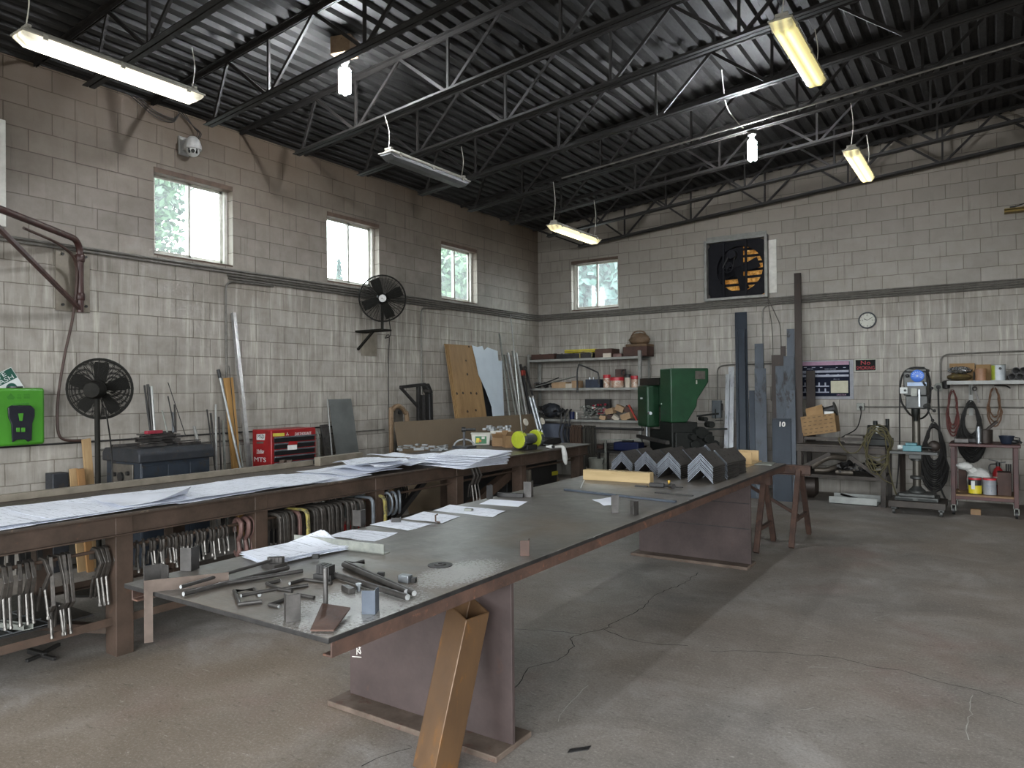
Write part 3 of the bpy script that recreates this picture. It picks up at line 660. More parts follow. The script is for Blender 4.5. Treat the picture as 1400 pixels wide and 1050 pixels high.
# offcut angles standing on end
def clip(p, w1, w2, h_, rz, m, label, t_=.006):
    mb = MB(); mb.prof([(0, 0), (w1, 0), (w1, t_), (t_, t_), (t_, w2), (0, w2)], (0, 0, 0), (0, 0, h_), (1, 0, 0), (0, 1, 0)); mb.xf(Matrix.Translation(p) @ Matrix.Rotation(rz, 4, 'Z'))
    return tag(mb.build('angle_clip', m, bevel=.0015, smooth=False), label, 'angle clip', 'short angle offcuts stood on end')
for (u, v, fz), w1, w2, h_, rz, m, lab in (
        ((195, 728, za), .075, .075, .082, -100, 'mill_steel', 'short angle offcut stood on end at the near table corner, opening inwards'),
        ((380, 660, za), .065, .055, .105, 115, 'mill_steel', 'boxlike grey angle offcut standing near the bench side of the table'),
        ((985, 990, za), .05, .045, .095, 60, 'mill_steel', 'rusty grey offcut standing at the near table edge beside bent rods'),
        ((435, 842, zb), .055, .05, .085, 120, 'blue_steel', 'bluish angle offcut standing in front of three thick rods'),
        ((578, 655, zd), .05, .045, .075, 120, 'rust_steel', 'rusty pink angle offcut standing alone at the table edge'),
        ((590, 280, zd), .075, .06, .115, 110, 'mill_steel', 'rusted angle offcut standing past the farthest loose sheet'),
        ((345, 288, zd), .05, .05, .1, 150, 'dark_steel', 'dark angle offcut standing at the bench edge beyond the sheets'),
        ((1150, 380, zd), .055, .05, .115, 130, 'mill_steel', 'angle offcut standing in front of the long blue-grey bar'),
        ((1275, 390, zd), .06, .055, .085, 170, 'mill_steel', 'wider angle offcut standing beside the bar at the table edge'),
        ((342, 280, zb), .05, .06, .095, 100, 'mill_steel', 'angle offcut standing at the bench edge behind the second sheet')):
    clip(T(*fz(u, v)), w1, w2, h_, R(rz), m, lab)
a, b = T(*zd(375, 275)), T(*zd(540, 282)); mb = MB(); mb.bar(a+Vector((0, 0, .016)), b+Vector((0, 0, .016)), .03, .03); solo(mb, 'square_bar', 'dark_steel', 'dark square bar lying between two upright offcuts past the sheets', 'steel bar', bevel=.002)
# long galvanised angle behind the folded drawings
mat('galvanised', '#6a6c68', '#85877f', 18, .5, .4, .06)
a, b = aZ(402, 731, H+.05), aZ(524.5, 744.5, H+.05); dn = Vector((0, 0, -.05)); d = (b-a).normalized(); n_ = Vector((-d.y, d.x, 0)); mb = MB(); mb.poly([a+dn, b+dn, b, a], n_*.005); mb.poly([a+dn, b+dn, b+dn+n_*.05, a+dn+n_*.05], (0, 0, .005)); solo(mb, 'long_angle', 'galvanised', 'long perforated grey angle standing behind the folded drawings', 'steel angle', smooth=False)
# rafter square hooked over the near edge
mat('square_rust', '#463b34', '#5a4e46', 15, .5, .4, .05)
a, b = T(208, 812)+Vector((-.02, -.005, 0)), T(*za(620, 740)); a.y = -10.295; d = (b-a).normalized(); n_ = Vector((-d.y, d.x, 0))*.003
mb = MB(); z0 = Vector((0, 0, .001)); zh = Vector((0, 0, .05)); ex = d*.032
mb.poly([a+z0, b+z0, b+zh, a-ex+zh, a-ex+Vector((0, 0, -.20)), a+Vector((0, 0, -.20))], n_); solo(mb, 'framing_square', 'square_rust', 'rusty framing square with one arm hanging over the near table edge', 'framing square', smooth=False)
# round rods with cut ends
def rod(pts, r_, label, m='mill_steel', name='round_rod', cat='steel rod', group=None, cap='cut_face'):
    t = thing(name, label, cat, Vector(pts[0]), group); mb = MB(); mb.tube(pts, r_, 10); mb.build('shank', m, t)
    for p, q in ((pts[0], pts[1]),):
        d = (Vector(p)-Vector(q)).normalized(); mb = MB(); mb.cyl(Vector(p), Vector(p)+d*.002, r_*.92, 10); mb.build('cut_end', cap, t)
    return t
def TP(f, *uv, z=.012): return [T(*f(u, v))+Vector((0, 0, z)) for u, v in uv]
rod(TP(za, (332, 822), (1000, 652)), .0095, 'long dark rod lying nearest the framing square')
rod(TP(za, (315, 813), (880, 640), z=.034), .0075, 'thin dark rod lying on top of its thicker twin near the framing square')
rod(TP(za, (560, 760), (1090, 672)), .009, 'dark rod lying beside the pair of long rods below the folded drawings')
rod(TP(zb, (640, 757), (150, 603), z=.016), .0125, 'thick round bar nearest the table edge of three pointing together')
rod(TP(zb, (682, 732), (245, 535), (365, 525), z=.016), .0115, 'thick bent bar topmost of three pointing together at the table edge')
rod(TP(zb, (632, 722), (232, 545), z=.016), .0115, 'thick round bar in the middle of three pointing together')
mb = MB(); mb.lathe([(.0088, 0), (.0088, .152), (.007, .155)], T(*zb(118, 812)), n=12); solo(mb, 'upright_pin', 'mill_steel', 'round steel pin standing upright among the bent rods', 'steel pin')
# bent anchor rods lying about
def bent(f, uv, label, r_=.0072, z=None): return rod(TP(f, *uv, z=z or r_), r_, label, 'mill_steel', 'bent_rod', 'bent rod', 'bent anchor rods on the table')
bent(za, ((945, 728), (862, 748), (950, 785), (1125, 758)), 'square hook rod lying open below the folded drawings')
bent(za, ((1010, 747), (1100, 720), (1215, 735), (1275, 745)), 'bent rod with a bright round end beside the upright pin')
bent(za, ((815, 822), (782, 785), (655, 797), (690, 884), (830, 864)), 'rusty square hook rod at the near table edge', .0082)
bent(za, ((700, 850), (850, 820), (935, 805), (1025, 822)), 'bent rod lying across the rusty square hook', .0072, .022)
bent(za, ((940, 895), (878, 885), (1060, 820), (1165, 838)), 'bent rod lying behind the upright offcut at the near edge')
mb = MB(); p = T(*za(905, 635)); 
for i in range(4): mb.cyl(p+Vector((.012*i-.02, .01*i, .02)), p+Vector((.012*i-.02, .01*i, .045)), .016, 6)
mb.bx(p.x-.045, p.x+.045, p.y-.03, p.y+.04, H, H+.022); solo(mb, 'threaded_nut_block', 'mill_steel', 'ridged steel nut block at the far end of the long rods', 'steel block')
p = T(*zb(118, 612)); mb = MB()
for i in range(4): mb.box(p+Vector((-.03+.02*i, .0, .03)), (.014, .05, .06), .3)
mb.box(p+Vector((0, 0, .012)), (.085, .06, .024), .3); solo(mb, 'ribbed_block', 'dark_steel', 'dark ribbed steel block behind the upright pin', 'steel block')
P4 = [T(*za(u, v))+Vector((0, 0, z)) for u, v, z in ((1215, 925, .03), (1395, 935, .02), (1290, 1050, .004), (1140, 1050, .004))]
mb = MB(); mb.poly(P4, (0, 0, .006)); solo(mb, 'rusty_plate', 'rust_steel', 'reddish rusty offcut plate at the near table corner', 'steel plate')
p = T(*zb(848, 527)); mb = MB(); mb.lathe([(.006, 0), (.057, 0), (.057, .003), (.03, .004), (.027, .009), (.011, .009), (.011, .003), (.006, .003)], p, n=28, cap=False); solo(mb, 'grinding_disc', 'dark_steel', 'flat round grinding disc lying alone on the bare table plate', 'grinding disc')
for uv, s_, rz, m, lab in (((262, 697), (.075, .028, .022), -20, 'mill_steel', 'short square offcut lying in the bright speckled patch'), ((625, 632), (.05, .035, .03), 10, 'bright_steel', 'small bright block lying beyond the three thick bars'), ((680, 635), (.02, .025, .02), 20, 'dark_steel', 'tiny dark nut beside the small bright block'), ((470, 597), (.03, .02, .018), 30, 'dark_steel', 'tiny dark clip behind the three thick bars')):
    mb = MB(); mb.box(T(*zb(*uv))+Vector((0, 0, s_[2]/2)), s_, R(rz)); solo(mb, 'steel_offcut', m, lab, 'steel block', bevel=.002)
mb = MB(); p = T(*zb(328, 690)); mb.lathe([(.008, 0), (.008, .02), (.012, .022), (.012, .03)], p, n=8); solo(mb, 'hex_bolt', 'bright_steel', 'small bright bolt at the end of the short square offcut', 'bolt')
# sheets
def sheet_on(P, label, m, z, name='drawing_sheet', group=None, wav=.004, curl=0, seed=0, cat='paper', n_=10):
    g = random.Random(seed); ph = [g.uniform(0, 6.28) for _ in range(6)]; P = [Vector((p.x, p.y, 0)) for p in P]
    def f(u, v):
        q = P[0].lerp(P[1], u).lerp(P[3].lerp(P[2], u), v)
        hh = wav*(1.2+math.sin(4.1*u+ph[0])*math.cos(3.3*v+ph[1])+.6*math.sin(8.7*u+6*v+ph[2]))*.5
        hh += curl*max(0, (u+v-1.45))**1.5*1.6
        return q+Vector((0, 0, z+.0015+max(hh, 0)))
    mb = MB(); mb.sheet(f, n_, n_, .0008); return tag(mb.build(name, m), label, cat, group)
def S(f, *uv): return [T(*f(u, v)) for u, v in uv]
sheet_on(S(zb, (130, 345), (430, 378), (578, 325), (290, 300)), 'white drawing sheet touching the long grey angle', 'drawing_0', H, seed=1, group='loose sheets on the table')
sheet_on(S(zb, (400, 272), (640, 308), (797, 268), (545, 235)), 'drawing sheet held down by a small dark channel offcut', 'drawing_1', H, seed=2, group='loose sheets on the table')
sheet_on(S(zb, (610, 230), (860, 262), (977, 215), (745, 190)), 'drawing sheet under a small bent hook', 'drawing_2', H, seed=3, group='loose sheets on the table')
sheet_on(S(zb, (805, 182), (1185, 220), (1265, 183), (910, 142)), 'largest loose sheet with a small grey block in its middle', 'drawing_3', H, seed=4, group='loose sheets on the table')
sheet_on(S(zd, (258, 324), (508, 342), (565, 309), (330, 293)), 'blank farthest sheet lying by the upright offcut', 'paper', H, seed=5, group='loose sheets on the table', wav=.002)
sheet_on(S(zf, (243, 292), (300, 322), (372, 322), (345, 282)), 'torn wavy paper half under the standing offcut', 'paper', H, seed=6, wav=.006)
p = T(*zb(560, 262)); mb = MB(); mb.prof([(0, 0), (.055, 0), (.055, .03), (.049, .03), (.049, .006), (.006, .006), (.006, .03), (0, .03)], p+Vector((-.03, 0, .006)), p+Vector((-.03, .0, .032)), (.8, .6, 0), (-.6, .8, 0)); solo(mb, 'channel_offcut', 'dark_steel', 'small dark channel offcut weighing down a sheet', 'steel block', smooth=False)
p = T(*zb(820, 255))+Vector((0, 0, .008)); mb = MB(); mb.tube([p+Vector((.04, -.01, 0)), p, p+Vector((-.005, .005, .035)), p+Vector((.008, .01, .042))], .005, 8); solo(mb, 'bent_hook', 'rust_steel', 'small rusty hook standing on the third sheet', 'hook')
p = T(*zb(1030, 183)); mb = MB(); mb.box(p+Vector((0, 0, .012)), (.055, .03, .014), R(10)); solo(mb, 'steel_offcut', 'galvanised', 'small flat grey block on the largest loose sheet', 'steel block', bevel=.002)
# folded bundle of drawings with a binder clip
t = thing('folded_drawings', 'thick folded bundle of drawings held by a black binder clip', 'paper', T(*za(900, 580)))
B4 = [T(*za(u, v)) for u, v in ((870, 633), (1400, 520), (1215, 478), (700, 570))]
for i in range(6):
    sh_ = [q+Vector((rnd.uniform(-.012, .012), rnd.uniform(-.012, .012), 0)) for q in B4]; zz = H+.004*i
    def f(u, v, sh_=sh_, zz=zz, i=i):
        q = sh_[0].lerp(sh_[1], u).lerp(sh_[3].lerp(sh_[2], u), v); hh = .006*abs(math.sin(2.6*u+.7*i)+.4*math.cos(5*v+i)) + .075*max(0, u-.55)*max(0, v-.35)*2*(1 if i > 2 else .6)
        return Vector((q.x, q.y, zz+.002+hh))
    mb = MB(); mb.sheet(f, 14, 8, .001); mb.build('folded_sheet', 'drawing_%d' % (i % 4), t)
p = T(*za(1175, 590)); mb = MB(); mb.box(p+Vector((0, 0, .02)), (.032, .02, .02), .5); mb.build('binder_clip', 'black_cord', t, .002)
# plywood offcuts and a thin plate at the far end
t = thing('plywood_trough', 'pale plywood trough standing beyond the stacked angles', 'wooden box', T(*ze(1060, 360)))
a, b = T(*ze(1003, 381)), T(*ze(1128, 336)); d = (b-a).normalized(); n_ = Vector((-d.y, d.x, 0))
mb = MB(); mb.poly([a, b, b+n_*.25, a+n_*.25], (0, 0, .018)); mb.build('bottom_board', 'pale_ply', t, .001)
mb = MB(); q = a+d*.02+n_*.02; mb.poly([q, q+n_*.24, q+n_*.24+Vector((0, 0, .125)), q+Vector((0, 0, .125))], d*.018); mb.build('end_board', 'pale_ply', t, .001)
mb = MB(); q = a+d*.34+n_*.0; mb.poly([q, q+n_*.22, q+n_*.22+Vector((0, 0, .13)), q+Vector((0, 0, .13))], d*.018); mb.build('middle_board', 'pale_ply', t, .001)
mb = MB(); q = b+n_*.03; mb.poly([q, q+n_*.21, q+n_*.21+Vector((0, 0, .125)), q+Vector((0, 0, .125))], -d*.018); mb.build('far_board', 'pale_ply', t, .001)
mb = MB(); mb.box((5.30, -4.28, H+.006), (.3, .26, .01), .1); solo(mb, 'thin_plate', 'galvanised', 'thin grey plate lying at the far table corner', 'steel plate', bevel=.001)
mb = MB(); p = aZ(792, 1026, 0); q = aZ(792, 1026, 0); mb.poly([aZ(776, 1030, 0), aZ(804, 1025.5, 0), aZ(808, 1020.5, 0), aZ(779, 1025, 0)], (0, 0, .004)); solo(mb, 'flat_scrap', 'dark_steel', 'small black scrap strip lying on the open floor', 'scrap')
# ================================================================== long workbench
HB = .89
def B(x, y, z=None): return aZ(x, y, HB if z is None else z)
mat('bench_top', '#3b3531', '#564c44', 5, .45, .3, .08, spots='#6f6254', spot_at=.6)
bn = thing('steel_workbench', 'long rusty steel workbench along the left wall covered with drawings', 'workbench', (2.2, -7.4, 0))
Y0, Y1, XF, XB = -11.9, -3.3, 2.83, 1.58
mb = MB(); mb.bx(XB, XF+.012, Y0, Y1, HB-.014, HB); mb.build('bench_top', 'bench_top', bn, .002)
mat('bench_edge', '#35291f', '#4a3a30', 6, .65, .1, .15, spots='#523a2d', spot_at=.66)
for x_, sg in ((XF, -1), (XB+.02, 1)):
    mb = MB(); xw = x_+sg*.034; mb.bx(min(xw, xw+sg*.007), max(xw, xw+sg*.007), Y0+.01, Y1-.02, HB-.135, HB-.0145)
    for z_ in (HB-.023, HB-.139): mb.bx(min(x_, xw), max(x_, xw), Y0+.01, Y1-.02, z_, z_+.0085)
    mb.build('edge_channel', 'bench_edge', bn, .002)
for k_, ly in enumerate((-11.6, -9.5, -8.485, -7.24, -6.09, -4.9, -3.5)):
    for x_ in (2.735, 1.66):
        mb = MB(); mb.bx(x_-.065, x_+.065, ly-.055, ly+.055, 0, HB-.014); mb.build('leg', 'bench_edge', bn, .004)
    mb = MB(); mb.bx(1.6, 2.79, ly-.03, ly+.03, HB-.09, HB-.02); mb.build('cross_member', 'bench_edge', bn)
for x_ in (2.76, 1.68):
    mb = MB(); mb.angle((x_, Y0+.1, .2), (x_, -8.485, .185), (-1 if x_ > 2 else 1, 0, 0), (0, 0, 1), .05, .05, .006); mb.build('lower_rail', 'bench_edge', bn, .001)
mb = MB(); mb.angle((2.76, -8.42, .30), (2.76, -3.5, .30), (-1, 0, 0), (0, 0, 1), .05, .05, .006); mb.build('lower_rail', 'bench_edge', bn, .001)
mb = MB(); mb.bar((2.68, -9.5, .14), (1.75, -10.1, .2), .06, .05); mb.build('brace', 'bench_edge', bn)
mb = MB(); mb.bar(aX(641, 695, 2.6), aX(708, 637, 2.6), .09, .11); mb.build('brace', 'bench_edge', bn, .003)
mb = MB(); mb.bar((2.5, -7.0, .2), (2.5, -6.2, .78), .05, .05); mb.build('brace', 'dark_steel', bn)
mb = MB(); mb.bx(1.7, 2.7, -8.4, -3.55, .17, .2); mb.build('lower_shelf', 'bench_edge', bn)
mb = MB(); mb.cyl((2.72, -11.5, .648), (2.72, -3.5, .70), .011, 8); mb.build('hanging_rod', 'bench_edge', bn)

# ------------------------------------------------------------------ clamps on the rod
mat('chrome_worn', '#56534f', '#777470', 30, .36, .75, .05); mat('clamp_steel', '#3d3936', '#57524d', 22, .42, .5, .1, spots='#6c4b3a', spot_at=.68)
mat('red_brown', '#5d4642', '#765a54', 16, .5, .2, .08); mat('clamp_yellow', '#8e8244', '#a89b58', 12, .55, .2, .1, spots='#5e5a48', spot_at=.56); mat('clamp_grey', '#62686e', '#7b8187', 12, .45, .4, .08)
def fbar(mb, pts, w_, t_):
    """flat bar through points in the xz plane, w_ wide in the plane and t_ thick along y"""
    pts = [Vector((p[0], 0, p[1])) for p in pts]; n = len(pts); L_, R_ = [], []
    for i, p in enumerate(pts):
        d = (pts[min(i+1, n-1)]-pts[max(i-1, 0)]).normalized(); s_ = Vector((-d.z, 0, d.x))*w_/2; L_.append(p+s_); R_.append(p-s_)
    h_ = Vector((0, t_/2, 0)); vs = []
    for a, b in zip(L_, R_): vs += [a-h_, b-h_, b+h_, a+h_]
    fs = [(4*i+j, 4*i+(j+1) % 4, 4*i+4+(j+1) % 4, 4*i+4+j) for i in range(n-1) for j in range(4)]+[(0, 1, 2, 3), (4*n-1, 4*n-2, 4*n-3, 4*n-4)]
    return mb.add(vs, fs)
def locking_clamp(kind):
    t = thing('locking_clamp', '', 'clamp')
    if kind == 'small': fr = [(-.03, -.05), (-.028, .0), (-.012, .019), (.02, .012), (.062, -.065), (.03, -.125), (.012, -.16)]; hd = [(.012, -.13), (.03, -.22), (.045, -.31)]; h2 = [(-.012, -.15), (-.03, -.21), (-.042, -.29)]
    elif kind == 'long': fr = [(-.03, -.05), (-.028, .0), (-.012, .02), (.025, .02), (.06, -.1), (.095, -.245), (.05, -.275), (.02, -.29)]; hd = [(.02, -.27), (.034, -.33), (.05, -.425)]; h2 = [(-.0, -.28), (-.015, -.34), (-.02, -.40)]
    else: fr = [(-.02, -.03), (-.016, .0), (0, .016), (.016, .0), (.02, -.04), (.012, -.07)]; hd = [(.012, -.06), (.022, -.11), (.03, -.165)]; h2 = [(.0, -.06), (-.008, -.11), (-.01, -.155)]
    w_ = .022 if kind != 'plier' else .02; th_ = .02 if kind != 'plier' else .016
    mb = MB(); fbar(mb, fr, w_, th_); mb.build('jaw_frame', 'clamp_steel', t, .002)
    mb = MB(); mb.tube([(p[0], 0, p[1]) for p in hd], .0085 if kind != 'plier' else .008, 7); mb.lathe([(.0085, 0), (.011, .008), (.011, .02), (.006, .022)], (hd[-1][0], 0, hd[-1][1]), (.15, 0, -1), 8); mb.build('adjusting_handle', 'chrome_worn', t)
    mb = MB(); fbar(mb, h2, .014, .013); mb.build('release_handle', 'clamp_steel' if kind != 'plier' else 'chrome_worn', t, .002)
    return t
KP = {k_: locking_clamp(k_) for k_ in ('small', 'long', 'plier')}; used = set()
def put(kind, protos, loc, label, rz, group=None):
    o = protos[kind] if kind not in used else copy_tree(protos[kind]); used.add(kind); return place(o, loc, label, rz, group)
s6 = zm(0, 690, 5)
for i, (u, v, kind) in enumerate(((15, 440, 'small'), (60, 435, 'small'), (130, 415, 'small'), (172, 420, 'small'), (208, 415, 'small'), (290, 380, 'small'), (338, 365, 'long'), (388, 370, 'long'), (425, 365, 'long'), (458, 360, 'long'), (648, 325, 'small'), (678, 330, 'small'), (715, 320, 'small'), (772, 300, 'small'))):
    p = aX(*s6(u, v), 2.72); z_ = .648+(p.y+11.5)*.0065
    put(kind, KP, (2.72, p.y, z_+.0), '%s locking clamp from the left on the rod left of the nearest bench leg' % ORD[i].replace('first', 'leftmost') if i else 'leftmost locking clamp on the rod left of the nearest bench leg', R(rnd.uniform(-16, 14)), 'locking clamps on the bench rod')
s7 = zm(180, 700, 7); xs_ = [45, 108, 165, 205, 258, 300, 338, 380, 415, 450, 490, 530, 570, 610, 650, 690, 735, 775, 820, 855, 895]
for i, u in enumerate(xs_):
    p = aX(*s7(u, 320-(u-45)*.194), 2.72)
    put('plier', KP, (2.72, p.y, .661), '%s small locking pliers from the left on the rod right of the nearest bench leg' % ORD[i], R(rnd.uniform(-25, 25)), 'locking pliers on the bench rod').scale = (1, 1, rnd.uniform(.85, 1.12))
hk = thing('shackle_hook', '', 'hook'); mb = MB(); mb.tube(smooth_path([(-.03, 0, -.06), (-.04, 0, -.0), (0, 0, .035), (.055, 0, .01), (.05, 0, -.07), (.01, 0, -.12), (.03, 0, -.19), (.0, 0, -.225), (-.03, 0, -.2)], 5), .017, 8); mb.build('hook_body', 'red_brown', hk)
mb = MB(); mb.tube([(.0, -.022, .0), (.02, -.026, -.1), (.03, -.024, -.19)], .005, 6); mb.build('hook_latch', 'chrome_worn', hk)
for i, u in enumerate((1010, 1075, 1130)):
    p = aX(*s7(u, 110), 2.72); o = hk if i == 0 else copy_tree(hk); place(o, (2.72, p.y, .668), '%s of three reddish hooks hanging beside the second bench leg' % ('nearest', 'middle', 'farthest')[i] if i != 1 else 'middle of three reddish hooks hanging beside the second bench leg', R(-8+6*i), 'reddish hooks on the bench rod')
def c_clamp(m, sx=1., sz=1.):
    t = thing('c_clamp', '', 'clamp'); mb = MB(); a_, h_ = .1*sx, .27*sz
    p = [(a_, -h_), (a_+.004, -.14), (a_, -.045)]+[(a_-.045+.045*math.cos(q), -.045+.06*math.sin(q)) for q in (R(30), R(60), R(90))]+[(-a_+.045+.045*math.cos(q), -.045+.06*math.sin(q)) for q in (R(90), R(120), R(150))]+[(-a_, -.06), (-a_, -.13)]
    fbar(mb, p, .022, .026); mb.build('clamp_frame', m, t, .003)
    mb = MB(); mb.cyl((-a_, 0, -.10), (-a_, 0, -h_-.03), .009, 8); mb.build('clamp_screw', 'clamp_steel', t)
    mb = MB(); mb.cyl((-a_-.05, 0, -h_-.025), (-a_+.05, 0, -h_-.025), .005, 6); mb.build('clamp_handle', 'chrome_worn', t)
    mb = MB(); mb.cyl((a_-.03, 0, -h_+.012), (a_+.01, 0, -h_+.012), .013, 8); mb.build('clamp_pad', m, t)
    return t
cs = zm(360, 640, 7); CP = {'dark': c_clamp('clamp_steel'), 'rust': c_clamp('red_brown'), 'yellow': c_clamp('clamp_yellow', 1.2, 1.02), 'grey': c_clamp('clamp_grey', 1.1, 1.02)}; used -= set(CP)
xs_ = [(90, 'dark'), (140, 'dark'), (180, 'dark'), (225, 'dark'), (280, 'rust'), (330, 'yellow'), (375, 'dark'), (420, 'dark'), (455, 'dark'), (490, 'dark'), (530, 'dark'), (565, 'dark'), (605, 'dark'), (650, 'dark'), (690, 'dark'), (745, 'dark'), (785, 'dark'), (820, 'dark'), (860, 'dark'), (900, 'dark'), (975, 'grey'), (1075, 'yellow')]
for i, (u, kind) in enumerate(xs_):
    p = aX(*cs(u, 455-(u-90)*.19), 2.76); 
    lab = '%s C-clamp from the left hanging between the second and third bench legs' % ORD[i]
    if kind == 'yellow': lab = 'yellow C-clamp %s' % ('near the left of the hanging dark C-clamps' if i < 10 else 'at the right end of the hanging dark C-clamps')
    if kind == 'rust': lab = 'reddish brown C-clamp among the hanging dark C-clamps'
    if kind == 'grey': lab = 'pale grey C-clamp hanging next to the right-hand yellow one'
    put(kind, CP, (2.74, p.y, .685+rnd.uniform(-.004, .006)), lab, R(rnd.uniform(-9, 9)), 'C-clamps on the bench rod').scale = (1, 1, rnd.uniform(.93, 1.06))
rc = None
for i, dy in enumerate((0, .075, .15)):
    p = aX(*cs(1200, 200), 2.80)
    if rc is None:
        rc = thing('screw_clamp', '', 'clamp'); mb = MB(); mb.tube([(0.055*math.cos(q), 0, -.09+.1*math.sin(q)) for q in [2*PI*k_/20 for k_ in range(20)]], .011, 7, closed=True); mb.build('clamp_ring', 'clamp_grey', rc)
        mb = MB(); mb.cyl((0, 0, .02), (0, 0, -.2), .007, 7); mb.build('clamp_screw', 'clamp_steel', rc); o = rc
    else: o = copy_tree(rc)
    place(o, (2.79+.005*i, p.y+dy-.02, .705), '%s of three oval clamps hanging just beyond the third bench leg' % ('nearest', 'middle', 'farthest')[i], R(25-30*i), 'oval clamps')
for i, dy in enumerate((-.05, 0, .05)):
    p = aX(648, 640, 2.8); o = copy_tree(KP['small']); place(o, (2.79, p.y+dy, .80), '%s of three locking clamps hanging just beyond the fourth bench leg' % ('nearest', 'middle', 'farthest')[i], R(-10+8*i), 'locking clamps past the fourth leg')
    mb = MB()
# dark clutter that hangs farther back under the bench
mb = MB()
for i in range(14): mb.bar((1.95+rnd.uniform(-.05, .05), -10.3+i*.05, .78), (1.97+rnd.uniform(-.05, .05), -10.3+i*.05, .5+rnd.uniform(-.05, .05)), .02, .03)
tag(mb.build('hanging_tools', 'dark_steel'), 'dark tools hanging in shade deep under the near bench', 'tools', kind='stuff')
# wire tray, loose channel and bits on the low rail
t = thing('wire_rack', 'wire rack with loose steel bits lying on the low bench rail', 'wire rack', (2.45, -10.15, .25))
mb = MB()
for i in range(7): mb.cyl((2.2, -10.5+i*.1, .268), (2.66, -10.46+i*.1, .268), .004, 5)
for i in range(4): mb.cyl((2.22+i*.15, -10.52, .274), (2.22+i*.15, -9.86, .274), .004, 5)
mb.build('wire_grid', 'bright_steel', t)
mb = MB(); mb.bx(1.75, 2.66, -11.5, -9.62, .252, .262); mb.build('tray', 'dark_steel', t)
a = aX(168/5, 690+945/5, 2.7); mb = MB(); mb.prof([(0, 0), (.05, 0), (.05, .03), (.045, .03), (.045, .005), (.005, .005), (.005, .03), (0, .03)], (2.3, a.y-.1, .275), (2.68, a.y+.0, .275), (.2, 1, 0), (0, 0, 1)); solo(mb, 'channel_scrap', 'galvanised', 'short steel channel lying on the wire rack', 'steel channel', smooth=False)
t = thing('dropped_pliers', 'black locking pliers lying on the floor under the bench', 'pliers', aZ(58, 896))
mb = MB(); mb.bar(aZ(40, 894)+Vector((0, 0, .02)), aZ(62, 900)+Vector((0, 0, .02)), .03, .03); mb.build('jaw', 'black_cord', t, .004)
mb = MB(); mb.bar(aZ(56, 899)+Vector((0, 0, .02)), aZ(81, 887)+Vector((0, 0, .03)), .022, .022); mb.build('handle', 'black_cord', t, .003)
mb = MB(); mb.bar(aZ(56, 899)+Vector((0, 0, .014)), aZ(36, 907)+Vector((0, 0, .014)), .022, .02); mb.bar(aZ(56, 899)+Vector((0, 0, .014)), aZ(75, 904)+Vector((0, 0, .014)), .02, .02); mb.build('handle', 'black_cord', t, .003)
# coil of cable, red case, black bin on the lower shelf
mb = MB()
for i in range(4): mb.tube([(2.2+.01*i, -6.55+.24*math.cos(q)+.02*i, .55+(.2+.012*i)*math.sin(q)) for q in [2*PI*k_/24 for k_ in range(24)]], .009, 6, closed=True)
solo(mb, 'cable_coil', 'black_cord', 'black cable coil hanging under the bench before the tan board', 'cable')
mat('red_paint', '#7e1616', '#9a2020', 8, .45, .1, .05); mat('black_plastic', '#151515', '#201f1f', 14, .5, 0, .05)
t = thing('red_case', 'low red case on the bench shelf behind the loose sheets', 'case', (2.2, -6.7, .2)); mb = MB(); mb.bx(1.95, 2.42, -7.0, -6.45, .202, .34); mb.build('case_body', 'red_paint', t, .015); mb = MB(); mb.bx(2.15, 2.35, -6.8, -6.65, .34, .37); mb.build('case_handle', 'black_plastic', t, .006)
t = thing('black_bin', 'black bin with a yellow label deep under the far bench end', 'bin', (2.2, -4.2, .2)); mb = MB(); mb.bx(1.75, 2.5, -4.8, -3.62, .202, .72); mb.build('bin_body', 'black_plastic', t, .01)
mat('yellow_label', '#9a9420', '#b5ad2c', 9, .6)
q = aX(758, 647, 2.503); mb = MB(); mb.bx(2.501, 2.506, q.y-.06, q.y+.09, q.z-.025, q.z+.025); mb.build('bin_label', 'yellow_label', t)

# ------------------------------------------------------------------ drawings on the bench
pts = [(-40, 728, -2), (30, 712, 0), (70, 706, 1), (120, 700, 2), (165, 692, 3), (215, 688, 4), (265, 678, 5), (300, 672, 6), (345, 664, 7), (385, 660, 8), (425, 652, 9), (465, 645, 10)]
for i, (x_, y_, k_) in enumerate(pts):
    p = B(x_, y_); cy_ = p.y; rz = R(rnd.uniform(-9, 9)); w_, d_ = .62, .72
    cx_ = 2.46+rnd.uniform(-.03, .03); P = [Vector((cx_, cy_, 0))+Matrix.Rotation(rz, 3, 'Z') @ Vector((a*d_/2, b*w_/2, 0)) for a, b in ((-1, -1), (1, -1), (1, 1), (-1, 1))]
    P = [Vector((min(q.x, XF-.02+rnd.uniform(-.02, .03)), q.y, 0)) for q in P]
    sheet_on(P, 'printed drawing, %s from the near end of the row covering the bench' % ORD[i], 'drawing_%d' % (i % 4), HB+.001+.0145*(i % 2), seed=20+i, wav=.010, curl=0, group='drawings on the bench', n_=12)
p = B(205, 687); P = [p+Vector(q) for q in ((-.28, -.25, 0), (.2, -.3, 0), (.3, .12, 0), (-.1, .3, 0))]
sheet_on(P, 'white drawing with a lifted corner on the row covering the bench', 'paper', HB+.028, seed=77, wav=.02, curl=.12, group='drawings on the bench')
